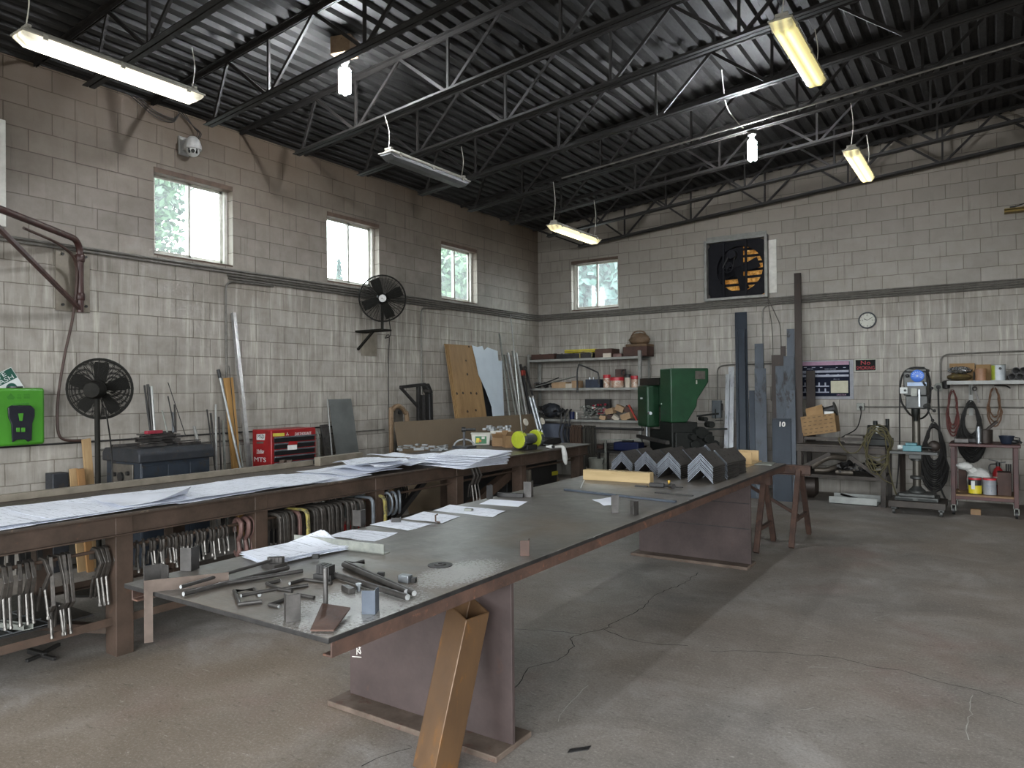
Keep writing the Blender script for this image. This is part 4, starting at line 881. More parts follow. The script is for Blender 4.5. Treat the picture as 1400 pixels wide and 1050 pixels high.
for i, (x_, y_, dz) in enumerate(((505, 640, .03), (530, 636, .06), (515, 632, .09), (560, 634, .03), (590, 628, .0), (555, 624, .06), (620, 630, .03))):
    p = B(x_, y_, HB+dz); P = [p+Matrix.Rotation(R(rnd.uniform(-30, 30)), 3, 'Z') @ Vector(q) for q in ((-.26, -.3, 0), (.22, -.3, 0), (.22, .3, 0), (-.26, .3, 0))]
    P = [Vector((min(q.x, 2.86), q.y, 0)) for q in P]
    sheet_on(P, 'crumpled drawing, %s of the untidy heap in the middle of the bench' % ORD[i], 'drawing_%d' % (i % 4), HB+dz, seed=50+i, wav=.024, group='crumpled drawings on the bench', n_=14)
for i in range(5):
    t = thing('folded_drawing_set', '%s folded drawing set from the bottom of the stack before the white tub' % ORD[i], 'paper', (2.2, -5.2, HB+.024*i), 'folded drawing sets')
    c_ = B(645, 636); c_.z = 0; c_ = c_+Vector((-.12+.01*i, .05+.02*i, 0)); rz = R(-6+4*i)
    for j in range(3):
        P = [c_+Matrix.Rotation(rz+R(2*j), 3, 'Z') @ Vector(q) for q in ((-.32, -.34+.015*i, 0), (.3, -.34+.015*i, 0), (.3, .3, 0), (-.32, .3, 0))]
        zz = HB+.004+i*.024+j*.006
        def f(u, v, P=P, zz=zz, i=i, j=j):
            q = P[0].lerp(P[1], u).lerp(P[3].lerp(P[2], u), v); return Vector((q.x, q.y, zz+.003*math.sin(5*u+j+i)+.004*math.sin(4*v+i)))
        mb = MB(); mb.sheet(f, 8, 8, .002); mb.build('folded_sheet', 'drawing_%d' % ((i+j) % 4), t)
for uv, s_, lab in (((470, 618), (.12, .05, .06), 'stacked'),): pass
g5 = zm(600, 520, 7.778)
# steel tubes lying on the back edge of the bench
mat('tan_steel', '#6f685c', '#857d70', 8, .5, .3, .06)
a, b = Vector((1.64, -9.9, HB+.03)), Vector((1.45, -5.75, HB+.03)); mb = MB(); mb.bar((1.62, -11.6, HB+.026), (1.62, -7.0, HB+.026), .05, .05); solo(mb, 'square_tube', 'tan_steel', 'long dusty square tube lying along the back of the bench', 'steel tube', bevel=.003)
a = aZ(428, 625, HB+.085); b = aZ(487, 618, HB+.085); mb = MB(); mb.bar((a.x+.06, a.y, HB+.0435), (b.x+.06, b.y, HB+.0435), .08, .085); solo(mb, 'wide_tube', 'tan_steel', 'short wide dusty tube beside the leaning grey sheet on the bench', 'steel tube', bevel=.003)
for i, px_ in enumerate((387, 396)):
    p = aZ(px_, 629, HB+.06); p.z = HB; mb = MB(); mb.box(p+Vector((0, 0, .03)), (.05, .05, .06), .3+i*.4); solo(mb, 'steel_offcut', 'bench_edge', ('left' if i == 0 else 'right')+' of two rusty blocks before the red tool chest', 'steel block', bevel=.002)
# white tub, crate, boxes
mat('white_plastic', '#a9a79e', '#c0beb4', 8, .5, 0, .05); mat('clear_grey', '#6e7172', '#8b8e8f', 9, .3, 0, .05); mat('cardboard', '#7a5f41', '#8f7250', 6, .8, 0, .08); mat('label_green', '#2c5a3a', '#3a6b48', 9, .6); mat('label_yellow', '#b5a52f', '#cdbb45', 9, .6); mat('label_orange', '#b5673a', '#c77c4b', 9, .6)
t = thing('plastic_tub', 'white plastic tub with a green and yellow label on the bench', 'tub', B(658, 607))
p = Vector((1.95, -4.55, HB)); ux = Vector((.83, .557, 0)); uy = Vector((-.557, .83, 0))
p = aZ(658, 608, HB); w_ = .13
mb = MB(); pr = [p+ux*(a*w_*(.9 if z_ == 0 else 1.))+uy*(b*.09)+Vector((0, 0, z_)) for z_ in (0, .155) for a, b in ((-1, -1), (1, -1), (1, 1), (-1, 1))]; mb.hexa(pr); mb.build('tub_body', 'white_plastic', t, .012)
mb = MB(); mb.box(p+Vector((0, 0, .155)), (.275, .195, .012), math.atan2(ux.y, ux.x)); mb.build('tub_rim', 'white_plastic', t, .004)
f0 = p-uy*.0925
mb = MB(); mb.box(f0+Vector((0, 0, .07))-uy*.003, (.15, .004, .1), math.atan2(ux.y, ux.x)); lb = mb.build('tub_label', 'label_green', t)
for dx_, dz_, m in ((-.04, .08, 'label_yellow'), (-.015, .06, 'label_orange'), (-.045, .05, 'label_yellow'), (.03, .1, 'white_plastic')):
    mb = MB(); mb.box(f0+ux*dx_+Vector((0, 0, dz_))-uy*.005, (.04, .003, .03), math.atan2(ux.y, ux.x)); mb.build('label_print', m, t)
t = thing('battery_crate', 'grey see-through crate of hardware behind the white tub', 'crate', aZ(680, 604, HB)+uy*.2); p = aZ(682, 604, HB); p = Vector((1.76, -3.86, HB))
mb = MB(); mb.box(p+Vector((0, 0, .03)), (.3, .22, .06), .59); mb.build('crate_base', 'rust_box', t, .004)
mb = MB(); mb.box(p+Vector((0, 0, .12)), (.28, .2, .13), .59); mb.build('crate_body', 'white_plastic', t, .006)
mb = MB(); q = p+Vector((-.03, 0, .19))
for i in range(22): mb.box(q+ux*rnd.uniform(-.2, .15)+uy*rnd.uniform(-.07, .07)+Vector((0, 0, rnd.uniform(0, .05))), (.05, .03, .03), rnd.uniform(0, 3))
mb.build('crate_contents', 'clear_grey', t)
for nm, px_, py_, s_, rz, lab in (('cardboard_box', 683, 610, (.16, .16, .11), .4, 'open brown cardboard box left of the lime bench grinder'), ('cardboard_box', 694, 612, (.09, .14, .15), .9, 'small tall brown box touching the lime bench grinder')):
    t = thing(nm, lab, 'box', aZ(px_, py_, HB)); p = aZ(px_, py_, HB)+uy*.06
    mb = MB(); m_ = Matrix.Rotation(rz, 3, 'Z'); a, b, h_ = s_
    for x0_, y0_, sx_, sy_ in ((0, -b/2, a, .006), (0, b/2, a, .006), (-a/2, 0, .006, b), (a/2, 0, .006, b)): mb.box(p+m_ @ Vector((x0_, y0_, h_/2)), (sx_, sy_, h_), rz)
    mb.box(p+Vector((0, 0, .004)), (a, b, .006), rz); mb.build('box_body', 'cardboard', t)
    mb = MB(); q = p+m_ @ Vector((0, -b/2-.03, h_+.03)); mb.box(q, (a*.96, .075, .005), M=m_ @ Matrix.Rotation(R(-45), 3, 'X')); q = p+m_ @ Vector((0, b/2+.02, h_+.03)); mb.box(q, (a*.96, .075, .005), M=m_ @ Matrix.Rotation(R(50), 3, 'X')); mb.build('box_flap', 'cardboard', t)
# bench grinder
mat('lime_paint', '#8f9a26', '#a6b032', 8, .4, 0, .05); mat('shield', '#9a958a', '#b0ab9f', 20, .25, 0, 0); mat('motor_grey', '#3c3d3f', '#4d4e50', 12, .45, .3, .05)
t = thing('bench_grinder', 'lime green bench grinder with two clear eye shields', 'bench grinder', aZ(722, 614, HB))
c_ = aZ(722, 615, HB)+Vector((0, 0, .13))+uy*.05; ax = (Vector((.1, .99, 0))).normalized(); ay = Vector((-ax.y, ax.x, 0))
mb = MB(); mb.lathe([(.03, -.12), (.06, -.11), (.068, -.07), (.068, .07), (.06, .11), (.03, .12)], c_, ax, 18); mb.build('motor', 'motor_grey', t)
for sg in (-1, 1):
    o = c_+ax*(.165*sg)
    mb = MB(); mb.lathe([(.02, -.034), (.098, -.034), (.106, -.026), (.106, .026), (.098, .034), (.03, .034), (.024, .04), (.0, .04)], o, ax, 26); mb.build('wheel_guard', 'lime_paint', t)
    mb = MB(); mb.lathe([(.012, -.02), (.088, -.02), (.088, .02), (.012, .02)], o-ay*.03+Vector((0, 0, -.01)), ax, 22); mb.build('grinding_wheel', 'motor_grey', t)
    mb = MB(); mb.tube([o-ay*.05+Vector((0, 0, .08)), o-ay*.1+Vector((0, 0, .13)), o-ay*.1+Vector((0, 0, .17))], .006, 6); mb.build('shield_arm', 'black_plastic', t)
    mb = MB(); mb.lathe([(.0, 0), (.045, 0), (.045, .003), (0, .003)], o-ay*.1+Vector((0, 0, .215)), (-ay+Vector((0, 0, .35))), 20); mb.build('eye_shield', 'shield', t)
    mb = MB(); mb.box(o-ay*.12+Vector((0, 0, -.03)), (.06, .05, .012), math.atan2(ax.y, ax.x)); mb.build('tool_rest', 'motor_grey', t)
mb = MB(); mb.box(c_+Vector((0, 0, -.1)), (.2, .14, .06), math.atan2(ax.y, ax.x)); mb.build('base', 'black_plastic', t, .008)
# tray of small parts, bar, rag, little vise
t = thing('parts_tray', 'black steel tray of small parts at the far bench end', 'tray', (2.25, -3.6, HB))
q0, q1 = aZ(737, 604, HB), aZ(790, 601, HB); q0 = Vector((1.86, -3.95, HB)); tc_ = Vector((2.12, -3.63, HB))
mb = MB(); mb.bx(1.78, 2.42, -3.92, -3.38, HB, HB+.006)
for a0, a1, b0, b1 in ((1.78, 2.42, -3.92, -3.912), (1.78, 2.42, -3.388, -3.38), (1.78, 1.788, -3.92, -3.38), (2.412, 2.42, -3.92, -3.38)): mb.bx(a0, a1, b0, b1, HB, HB+.075)
mb.build('tray_body', 'dark_steel', t)
mb = MB()
for i in range(70): mb.box((rnd.uniform(1.82, 2.38), rnd.uniform(-3.88, -3.42), HB+rnd.uniform(.02, .075)), (rnd.uniform(.02, .05), rnd.uniform(.015, .03), rnd.uniform(.01, .025)), rnd.uniform(0, 3))
tag(mb.build('small_parts', 'mill_steel', t), kind='stuff')
a, b = aZ(729, 606, HB+.03), aZ(757, 611, HB+.03); t = thing('pry_bar', 'black-handled bar lying beside the lime bench grinder', 'pry bar', a)
mb = MB(); mb.cyl(a, a.lerp(b, .55), .011, 8); mb.build('shaft', 'bright_steel', t); mb = MB(); mb.cyl(a.lerp(b, .5), b, .017, 8); mb.build('handle', 'black_plastic', t)
t = thing('white_rag', 'white rag knotted on the bar, hanging over the bench edge', 'rag', aZ(758, 612, HB)); mat('rag_white', '#b9b9b5', '#cfcfcb', 18, .85, 0, .2)
e_ = XF+.03; p = aX(757, 611, e_-.05); r0 = [(e_-.13, p.y-.05, HB+.03), (e_-.05, p.y, HB+.025), (e_, p.y+.12, HB+.02), (e_+.012, p.y+.15, HB-.05), (e_+.012, p.y+.17, HB-.14), (e_+.012, p.y+.19, HB-.2)]
mb = MB(); mb.tube(smooth_path(r0, 5), lambda u: .012+.022*math.sin(PI*min(1, max(0, (u-.3)/.75)))**1. , 9); mb.build('rag_tail', 'rag_white', t); mb = MB(); mb.ball(Vector(r0[0])+Vector((.05, .03, .0)), .03, 10, 8, (1.2, .9, .8), .12, rnd); mb.build('rag_knot', 'rag_white', t)
t = thing('machine_vise', 'black vise handle and grey wheel behind the crumpled drawings', 'vise', aZ(622, 607, HB)); p = aZ(621, 608, HB); p = Vector((1.72, -4.62, HB))
mb = MB(); mb.cyl(p+Vector((0, 0, .0)), p+Vector((0, 0, .24)), .018, 10); mb.build('post', 'motor_grey', t)
mb = MB(); q = p+Vector((0, 0, .235)); mb.cyl(q-ux*.03, q+ux*.02, .032, 12); mb.cyl(q, q+ux*.15, .017, 10); mb.build('handle', 'black_plastic', t)
mb = MB(); mb.tube([p+Vector((0, 0, .02))+ux*(.13*math.cos(a))+Vector((0, 0, .09*math.sin(a))) for a in [PI*k_/16 for k_ in range(17)]], .012, 7); mb.build('hoop', 'clear_grey', t)
mb = MB(); mb.bx(p.x-.12, p.x+.12, p.y-.1, p.y+.1, HB, HB+.03); mb.build('base', 'motor_grey', t, .003)
mb = MB()
for i in range(26):
    q = aZ(rnd.uniform(545, 610), rnd.uniform(610, 617), HB); q.z = HB+rnd.uniform(.005, .03); mb.box(q, (rnd.uniform(.05, .14), .04, rnd.uniform(.01, .03)), rnd.uniform(0, 3))
tag(mb.build('loose_scraps', 'clear_grey'), 'grey metal scraps scattered behind the crumpled drawings', 'scraps', kind='stuff')

t = thing('steel_stand', 'dark steel stand with two crossbars between bench and table', 'stand', (3.3, -4.5, 0)); ys_ = -4.5
for u0, u1, v_ in ((703, 741, 666), (706, 738, 678)):
    a, b = aY(u0, v_, ys_), aY(u1, v_, ys_); mb = MB(); mb.bar(a, b, .05, .06); mb.build('crossbar', 'dark_steel', t, .003)
for u_ in (709, 735):
    a = aY(u_, 668, ys_); mb = MB(); mb.bar(a, (a.x, ys_+.0, 0), .05, .05, up=(0, 1, 0)); mb.build('leg', 'dark_steel', t, .003)
a = aY(722, 642, ys_+.06); mb = MB(); mb.bar(a, (a.x, ys_+.06, 0), .06, .05, up=(0, 1, 0)); mb.build('post', 'tan_steel', t, .003)
# ================================================================== along the left wall
def textmesh(s_, name, m, o, x, y, size, parent, depth=.0008, align='LEFT', shear=0., width=None, bold=0.):
    """lettering as a thin mesh: o origin, x reading direction, y up"""
    cu = bpy.data.curves.new('t', 'FONT'); cu.body = s_; cu.size = size; cu.extrude = depth; cu.align_x = align; cu.shear = shear; cu.offset = bold; cu.resolution_u = 3
    ob = bpy.data.objects.new('t', cu); C.objects.link(ob); me = bpy.data.meshes.new_from_object(ob); bpy.data.objects.remove(ob)
    x = Vector(x).normalized(); y = Vector(y).normalized(); z = x.cross(y); k = 1.
    if width: 
        xs = [v.co.x for v in me.vertices]; k = width/(max(xs)-min(xs))
    M_ = Matrix((x, y, z)).transposed(); q = Vector((0, 0, 0)); r_ = parent
    while r_ is not None: q = q+r_.location; r_ = r_.parent
    for v in me.vertices: v.co = M_ @ Vector((v.co.x*k, v.co.y, v.co.z)) + Vector(o) - q
    me.name = name; me.materials.append(MATS[m]); oo = bpy.data.objects.new(name, me); C.objects.link(oo); oo.parent = parent; return oo
# conduits clipped to the walls
def conduit(pts, label, r_=.0125, m='conduit', clips=0, cat='conduit', k_=1):
    t = thing('wall_conduit', label, cat, Vector(pts[0]), 'conduits on the walls'); mb = MB(); mb.tube(pts, r_, 8); mb.build('pipe', m, t)
    return t
def bend(a, b, c, r_, n=6):
    """polyline a-b-c with the corner at b rounded"""
    a, b, c = Vector(a), Vector(b), Vector(c); p, q = b+(a-b).normalized()*r_, b+(c-b).normalized()*r_
    return [a]+[p.lerp(b, t_).lerp(b.lerp(q, t_), t_) for t_ in [i/n for i in range(n+1)]]+[c]
d = .02
for i, z_ in enumerate((3.045, 3.012, 2.978, 2.945)):
    o = .02; nm = ('highest', 'second highest', 'third highest', 'lowest')[i]
    y0 = -16.9 if i < 2 else -6.88+.02*i
    conduit([(o, y0, z_-.0), (o, -.09, z_), (o+.03, -.05, z_), (.09, -o, z_), (12.9, -o, z_+.0)] if True else [], '%s of the four long conduits running round both walls' % nm)
conduit(bend((.02, -6.86, 1.3), (.02, -6.86, 2.91), (.02, -6.2, 2.925), .12)[:-1]+[Vector((.02, -6.2, 2.925))], 'conduit dropping down the wall left of the first window reveal')
conduit(bend((.02, -3.47, 1.2), (.02, -3.47, 2.905), (.02, -2.9, 2.92), .12), 'conduit dropping down the wall beside the wall-mounted fan')
conduit([(.02, -10, 1.165), (.02, -7.6, 1.165), (.02, -5.0, 1.16)], 'thin low conduit running behind the welding machine', .009, 'black_cord')
conduit([(.02, -8.3, 1.08), (.02, -5.5, 1.07), (.02, -4.3, 1.07)], 'lower thin conduit behind the red tool chest', .009)
# pale pipe at the frame's edge
mb = MB(); mb.bx(.0, .07, -9.2, -9.085, 3.12, 4.07); solo(mb, 'downpipe', 'window_frame', 'pale square pipe on the block wall above the conduits', 'pipe', bevel=.006)
# swinging pipe jib
mat('maroon_paint', '#33201d', '#472c28', 9, .4, .1, .06)
t = thing('pipe_jib', 'dark red pipe jib swinging from two brackets on the block wall', 'jib arm', (.07, -8.47, 2.4))
pt = Vector((.075, -8.47, 0)); dj = Vector((.62, -.785, 0)); zt = 3.10
mb = MB(); mb.tube([pt+Vector((0, 0, 2.41)), pt+Vector((0, 0, 2.97))]+[pt+dj*(.13*(1-math.cos(a)))+Vector((0, 0, 2.97+.13*math.sin(a))) for a in [R(15*k_) for k_ in range(1, 7)]]+[pt+dj*2.2+Vector((0, 0, 3.1))], .03, 12); mb.build('pipe_arm', 'maroon_paint', t)
mb = MB(); mb.bar(pt+Vector((0, 0, 2.44)), pt+dj*1.55+Vector((0, 0, 3.08)), .035, .035); mb.build('brace', 'maroon_paint', t, .003)
for z_ in (2.93, 2.56):
    mb = MB(); mb.lathe([(.036, -.035), (.04, -.03), (.04, .03), (.036, .035)], pt+Vector((0, 0, z_)), n=14); mb.bx(.013, .06, -8.5, -8.44, z_-.03, z_+.03); mb.build('bracket', 'maroon_paint', t)
mb = MB(); mb.bx(.001, .012, -8.66, -8.35, 2.42, 2.99); mb.build('wall_plate', 'tan_steel', t, .002)
for y_, z_ in ((-8.6, 2.96), (-8.39, 2.96), (-8.6, 2.48), (-8.39, 2.48)):
    mb = MB(); mb.cyl((.012, y_, z_), (.028, y_, z_), .014, 6); mb.build('bolt', 'dark_steel', t)
mat('brown_hose', '#3a2a24', '#4a362e', 14, .55, 0, .05)
mb = MB(); mb.tube(smooth_path([pt+dj*.9+Vector((.0, .0, 3.02)), pt+dj*.35+Vector((.02, 0, 2.98)), pt+Vector((.05, -.06, 2.85)), (.07, -8.53, 2.4), (.05, -8.6, 2.0), (.05, -8.66, 1.6), (.04, -8.66, 1.3), (.04, -8.6, 1.2), (.03, -8.4, 1.18)], 8), .013, 8); solo(mb, 'air_hose', 'brown_hose', 'brown hose hanging from the dark red jib down the wall', 'hose')
# security camera
mat('camera_white', '#9c9b98', '#b0afac', 20, .4, 0, .03); mat('lens_black', '#0b0b0c', '#101011', 20, .15, 0, 0)
p = Vector((.0, -7.33, 4.33)); t = thing('security_camera', 'white dome security camera on a wall bracket above the first window', 'camera', p)
mb = MB(); mb.bx(0, .03, p.y-.09, p.y+.03, 4.22, 4.42); mb.bx(.03, .12, p.y-.06, p.y+.0, 4.27, 4.35); mb.build('wall_bracket', 'camera_white', t, .008)
c_ = Vector((.17, p.y-.02, 4.28)); mb = MB(); mb.lathe([(.0, .12), (.035, .115), (.07, .08), (.088, .02), (.09, -.02), (.075, -.024), (.0, -.024)], c_, n=22, cap=False); mb.build('dome_housing', 'camera_white', t)
mb = MB(); mb.ball(c_+Vector((0, 0, -.03)), .07, 18, 10); mb.build('camera_ball', 'camera_white', t)
q = (CAM-c_); q.z = -q.length*.35; q.normalize(); sx_ = Vector((-q.y, q.x, 0)).normalized(); o = c_+Vector((0, 0, -.03))
mb = MB(); mb.cyl(o+q*.066, o+q*.074, .021, 14); mb.build('lens', 'lens_black', t)
for s_ in (-1, 1):
    mb = MB(); a = (q+sx_*.62*s_).normalized(); mb.cyl(o+a*.066, o+a*.072, .011, 10); mb.cyl(o+a*.066+Vector((0, 0, .016)), o+a*.072+Vector((0, 0, .016)), .011, 10); mb.cyl(o+a*.066-Vector((0, 0, .016)), o+a*.072-Vector((0, 0, .016)), .011, 10); mb.build('lamp_strip', 'lens_black', t)
for k_ in range(3):
    mb = MB(); mb.tube(smooth_path([c_+Vector((.0, .03+.015*k_, .1)), c_+Vector((-.05, .09+.02*k_, .2)), c_+Vector((-.1, .06, .28)), c_+Vector((-.14, .0-.04*k_, .40))], 6), .005, 5); mb.build('cable', 'black_cord', t)
mb = MB()
for k_ in range(3): mb.tube(smooth_path([(.03, -7.85-.05*k_, 4.68), (.04, -7.7, 4.60-.03*k_), (.04, -7.5, 4.58-.02*k_), (.04, -7.42, 4.66)], 6), .005, 5)
solo(mb, 'loose_wires', 'black_cord', 'loose black wires looping along the wall top beside the camera', 'wires')
# eye wash station and its sign
mat('bright_green', '#3c7a20', '#468c28', 4, .4, 0, .03, rvar=.05); mat('black_tray', '#12131a', '#1a1b24', 10, .4, 0, .05); mat('sign_white', '#b9bdbb', '#c8cbc9', 8, .5, bump=0); mat('sign_green', '#0f4034', '#144a3c', 8, .5, bump=0); mat('dark_green', '#2a6414', '#32751a', 9, .5, bump=0)
t = thing('eyewash_station', 'bright green eyewash station on the wall with a folded black tray', 'eyewash', (0, -9.03, 1.17))
ya, yb_ = -9.25, -8.815; mb = MB(); mb.bx(.01, .15, ya, yb_, 1.178, 1.69); mb.build('tank', 'bright_green', t, .025, seg=3)
def fy(u, v, x_=.152): return aX(u/8.075, 490+v/8.075, x_)
o = [(80, 545), (110, 520), (330, 520), (372, 560), (372, 640), (345, 720), (340, 900), (300, 920), (270, 890), (180, 895), (130, 925), (118, 720), (85, 650)]
mb = MB(); mb.poly([fy(*q) for q in o], (.022, 0, 0)); mb.build('pull_tray', 'black_tray', t, .004)
mb = MB(); mb.poly([fy(*q, .176) for q in ((200, 610), (258, 605), (245, 690), (215, 690))], (.004, 0, 0)); mb.build('tray_window', 'bright_green', t)
for u in (178, 235):
    mb = MB(); mb.poly([fy(*q, .176) for q in ((u, 765), (u+42, 765), (u+42, 812), (u, 812))], (.006, 0, 0)); mb.build('spray_nozzle', 'bright_green', t, .002)
mb = MB(); mb.poly([fy(*q, .152) for q in ((140, 500), (310, 490), (318, 512), (140, 520))], (.012, 0, 0)); mb.build('handle', 'dark_green', t, .002)
mb = MB(); q = fy(170, 312, .09); mb.cyl((.08, q.y, 1.69), (.08, q.y, 1.705), .06, 20); mb.build('filler_cap', 'black_tray', t)
mb = MB(); mb.poly([fy(*q, .151) for q in ((75, 430), (118, 385), (165, 430), (150, 455), (90, 455))], (.001, 0, 0))
for v in (400, 415, 430, 440):
    mb.poly([fy(*q, .151) for q in ((185, v), (235, v), (235, v+7), (185, v+7))], (.001, 0, 0)); mb.poly([fy(*q, .151) for q in ((262, v-6), (330, v-6), (330, v+1), (262, v+1))], (.001, 0, 0))
mb.build('printed_label', 'dark_green', t)
t = thing('eyewash_sign', 'tilted white and green eye wash sign behind the green station', 'sign', (0, -9.1, 1.7))
c1, c0, c2 = aX(15.2, 501.8, .012), aX(-14, 516, .012), aX(28.5, 527.5, .012); ux2 = (c1-c0).normalized(); uy2 = Vector((0, -ux2.z, ux2.y)); uy2 = uy2 if uy2.z > 0 else -uy2
W, Hh = .25, .30; tl = c1-ux2*W
mb = MB(); mb.poly([c1, tl, tl-uy2*Hh, c1-uy2*Hh], (-.004, 0, 0)); mb.build('sign_board', 'sign_white', t)
mb = MB(); mb.poly([c1-ux2*.004-uy2*.004, tl+ux2*.004-uy2*.004, tl+ux2*.004-uy2*.105, c1-ux2*.004-uy2*.105], (.001, 0, 0)); mb.build('sign_band', 'sign_green', t)
textmesh('EYE', 'lettering', 'sign_white', c1-ux2*.125-uy2*.047+Vector((.0012, 0, 0)), ux2, uy2, .055, t, align='CENTER', width=.11)
textmesh('WASH', 'lettering', 'sign_white', c1-ux2*.125-uy2*.097+Vector((.0012, 0, 0)), ux2, uy2, .055, t, align='CENTER', width=.2)
mb = MB(); cc = c1-ux2*.09-uy2*.165; mb.lathe([(0, 0), (.045, 0), (.045, .001), (0, .001)], cc, (1, 0, 0), 20); mb.poly([cc-ux2*.02, cc+ux2*.02, cc+ux2*.012-uy2*.06, cc-ux2*.012-uy2*.06], (.001, 0, 0)); mb.build('pictogram', 'sign_green', t)

# ------------------------------------------------------------------ fans
mat('fan_black', '#100f0b', '#181611', 18, .7, 0, .05, spec=.2)
def fan(c, ax, rad, t, rings, blade_m='fan_black', spokes=24, nb=5):
    c, ax = Vector(c), Vector(ax).normalized(); x, y, _ = frame(ax)
    mb = MB(); mb.tube([c+x*(rad*math.cos(q))+y*(rad*math.sin(q)) for q in [2*PI*k_/40 for k_ in range(40)]], .011, 6, closed=True); mb.build('guard_rim', 'fan_black', t)
    for sg, nm in ((1, 'front_guard'), (-1, 'rear_guard')):
        mb = MB(); P = lambda r_, a: c+x*(r_*math.cos(a))+y*(r_*math.sin(a))+ax*sg*(.075*math.cos(r_/rad*PI/2)**.7 if r_ < rad else 0)
        for i in range(rings):
            r_ = rad*(.3+.7*i/rings); mb.tube([P(r_, 2*PI*k_/36) for k_ in range(36)], .0021, 4, closed=True)
        for k_ in range(spokes): mb.tube([P(rad*f, 2*PI*k_/spokes) for f in (.25, .55, .85, 1.)], .0028, 4)
        mb.build(nm, 'fan_black', t)
    for k_ in range(nb):
        a = 2*PI*k_/nb+.4; mb = MB(); vs = []
        for f, w_, tw in ((.16, .3, .5), (.45, .62, .4), (.75, .72, .3), (.92, .6, .22)):
            for e in (-1, 1):
                aa = a+e*w_/2*(.8/f if f < .4 else .8/ (f+.2)); vs.append(c+x*(rad*f*math.cos(aa))+y*(rad*f*math.sin(aa))+ax*(e*tw*.06))
        vs += [v+ax*.002 for v in vs]; fs = [(2*i, 2*i+1, 2*i+3, 2*i+2) for i in range(3)]+[(8+2*i, 8+2*i+2, 8+2*i+3, 8+2*i+1) for i in range(3)]+[(0, 8, 9, 1), (6, 7, 15, 14)]+[(2*i, 2*i+2, 10+2*i, 8+2*i) for i in range(3)]+[(2*i+1, 9+2*i, 11+2*i, 2*i+3) for i in range(3)]
        mb.add(vs, fs); mb.build('fan_blade', blade_m, t)
fp = aX(134, 532, 1.1); t = thing('pedestal_fan', 'black pedestal fan standing between the workbench and the block wall', 'fan', (1.1, -8.87, 0))
va = (fp-CAM); va.z = 0; va.normalize(); va = (va+Vector((.05, .32, .06))).normalized(); fan(fp+va*.05, va, .25, t, 26)
mb = MB(); mb.lathe([(.0, -.02), (.06, -.015), (.075, .03), (.078, .12), (.06, .17), (.03, .2), (0, .2)], fp-va*.16, va, 20, cap=False); mb.build('motor_housing', 'fan_black', t)
mb = MB(); mb.cyl((1.1, fp.y+.0, .03), fp-va*.03+Vector((0, 0, -.06)), .021, 12); mb.build('pole', 'fan_black', t)
mb = MB(); mb.lathe([(.25, 0), (.25, .015), (.05, .035), (.025, .05)], (1.1, fp.y, 0), n=24); mb.build('base', 'fan_black', t)
mb = MB(); mb.tube(smooth_path([fp-va*.05+Vector((.05, .05, -.15)), (1.0, fp.y+.16, 1.1), (1.0, fp.y+.16, .5)], 6), .006, 6); mb.build('cord', 'black_cord', t)
fc = aX(523, 408, .45); t = thing('wall_fan', 'black wall-mounted fan on a bracket beside the middle window', 'fan', (.1, fc.y, 2.4))
vb = (CAM-fc); vb.z = -1.; vb.normalize(); fan(fc, vb, .31, t, 26, nb=4, spokes=40)
mb = MB(); mb.lathe([(.0, -.1), (.07, -.09), (.085, 0), (.06, .06), (.0, .065)], fc-vb*.1, vb, 18, cap=False); mb.build('motor_housing', 'fan_black', t)
mb = MB(); mb.lathe([(.0, .082), (.05, .08), (.05, .07)], fc, vb, 16, cap=False); mb.box(fc+vb*.083, (.035, .035, .018)); mb.build('hub_badge', 'camera_white', t)
q = Vector((.42, fc.y+.02, 2.47)); mb = MB(); mb.cyl(q, fc-vb*.08, .02, 10); mb.build('post', 'fan_black', t)
mb = MB(); mb.bx(.0, .5, fc.y-.08, fc.y+.12, 2.44, 2.465); mb.bar((.02, fc.y-.05, 2.2), (.3, fc.y-.02, 2.45), .03, .03); mb.build('bracket_arm', 'fan_black', t, .003)
mb = MB(); mb.bx(0, .012, -4.72, -4.42, 2.12, 2.46); mb.build('wall_plate', 'tan_steel', t, .002)
mb = MB(); mb.tube(smooth_path([fc-vb*.12+Vector((.02, .1, -.25)), (.45, fc.y+.15, 2.40), (.3, fc.y+.2, 2.36), (.04, -4.2, 2.42), (.02, -4.2, 2.0), (.02, -4.2, 1.1)], 6), .006, 6); mb.build('cord', 'black_cord', t)

# ------------------------------------------------------------------ welding machine with scrap on top
mat('welder_dark', '#1e242c', '#2a313a', 6, .5, .3, .1, spots='#2f2a26', spot_at=.6); mat('welder_lid', '#24272b', '#33353a', 7, .55, .3, .1, spots='#3b332d'); mat('panel_grey', '#4a4641', '#5c5750', 12, .5, .3, .05); mat('scrap_steel', '#2b2927', '#454240', 14, .5, .4, .1, spots='#55483f', spot_at=.62)
t = thing('welding_machine', 'old dark blue welding machine behind the bench under a heap of scrap', 'welding machine', (.65, -8.03, 0))
xw, y0, y1 = .95, -8.385, -7.655
mb = MB(); mb.bx(.33, xw-.02, y0+.02, y1-.02, .06, 1.03); mb.build('cabinet', 'welder_dark', t, .01)
mb = MB(); mb.prof([(.31, 1.0), (xw+.01, 1.0), (xw+.01, 1.08), (xw-.03, 1.125), (.36, 1.125), (.31, 1.08)], (0, y0-.01, 0), (0, y1+.01, 0), (1, 0, 0), (0, 0, 1)); mb.build('lid', 'welder_lid', t, .012, seg=3)
mb = MB(); mb.bx(.45, .82, y0+.006, y0+.02, .45, .98); pn = mb.build('control_panel', 'panel_grey', t, .004)
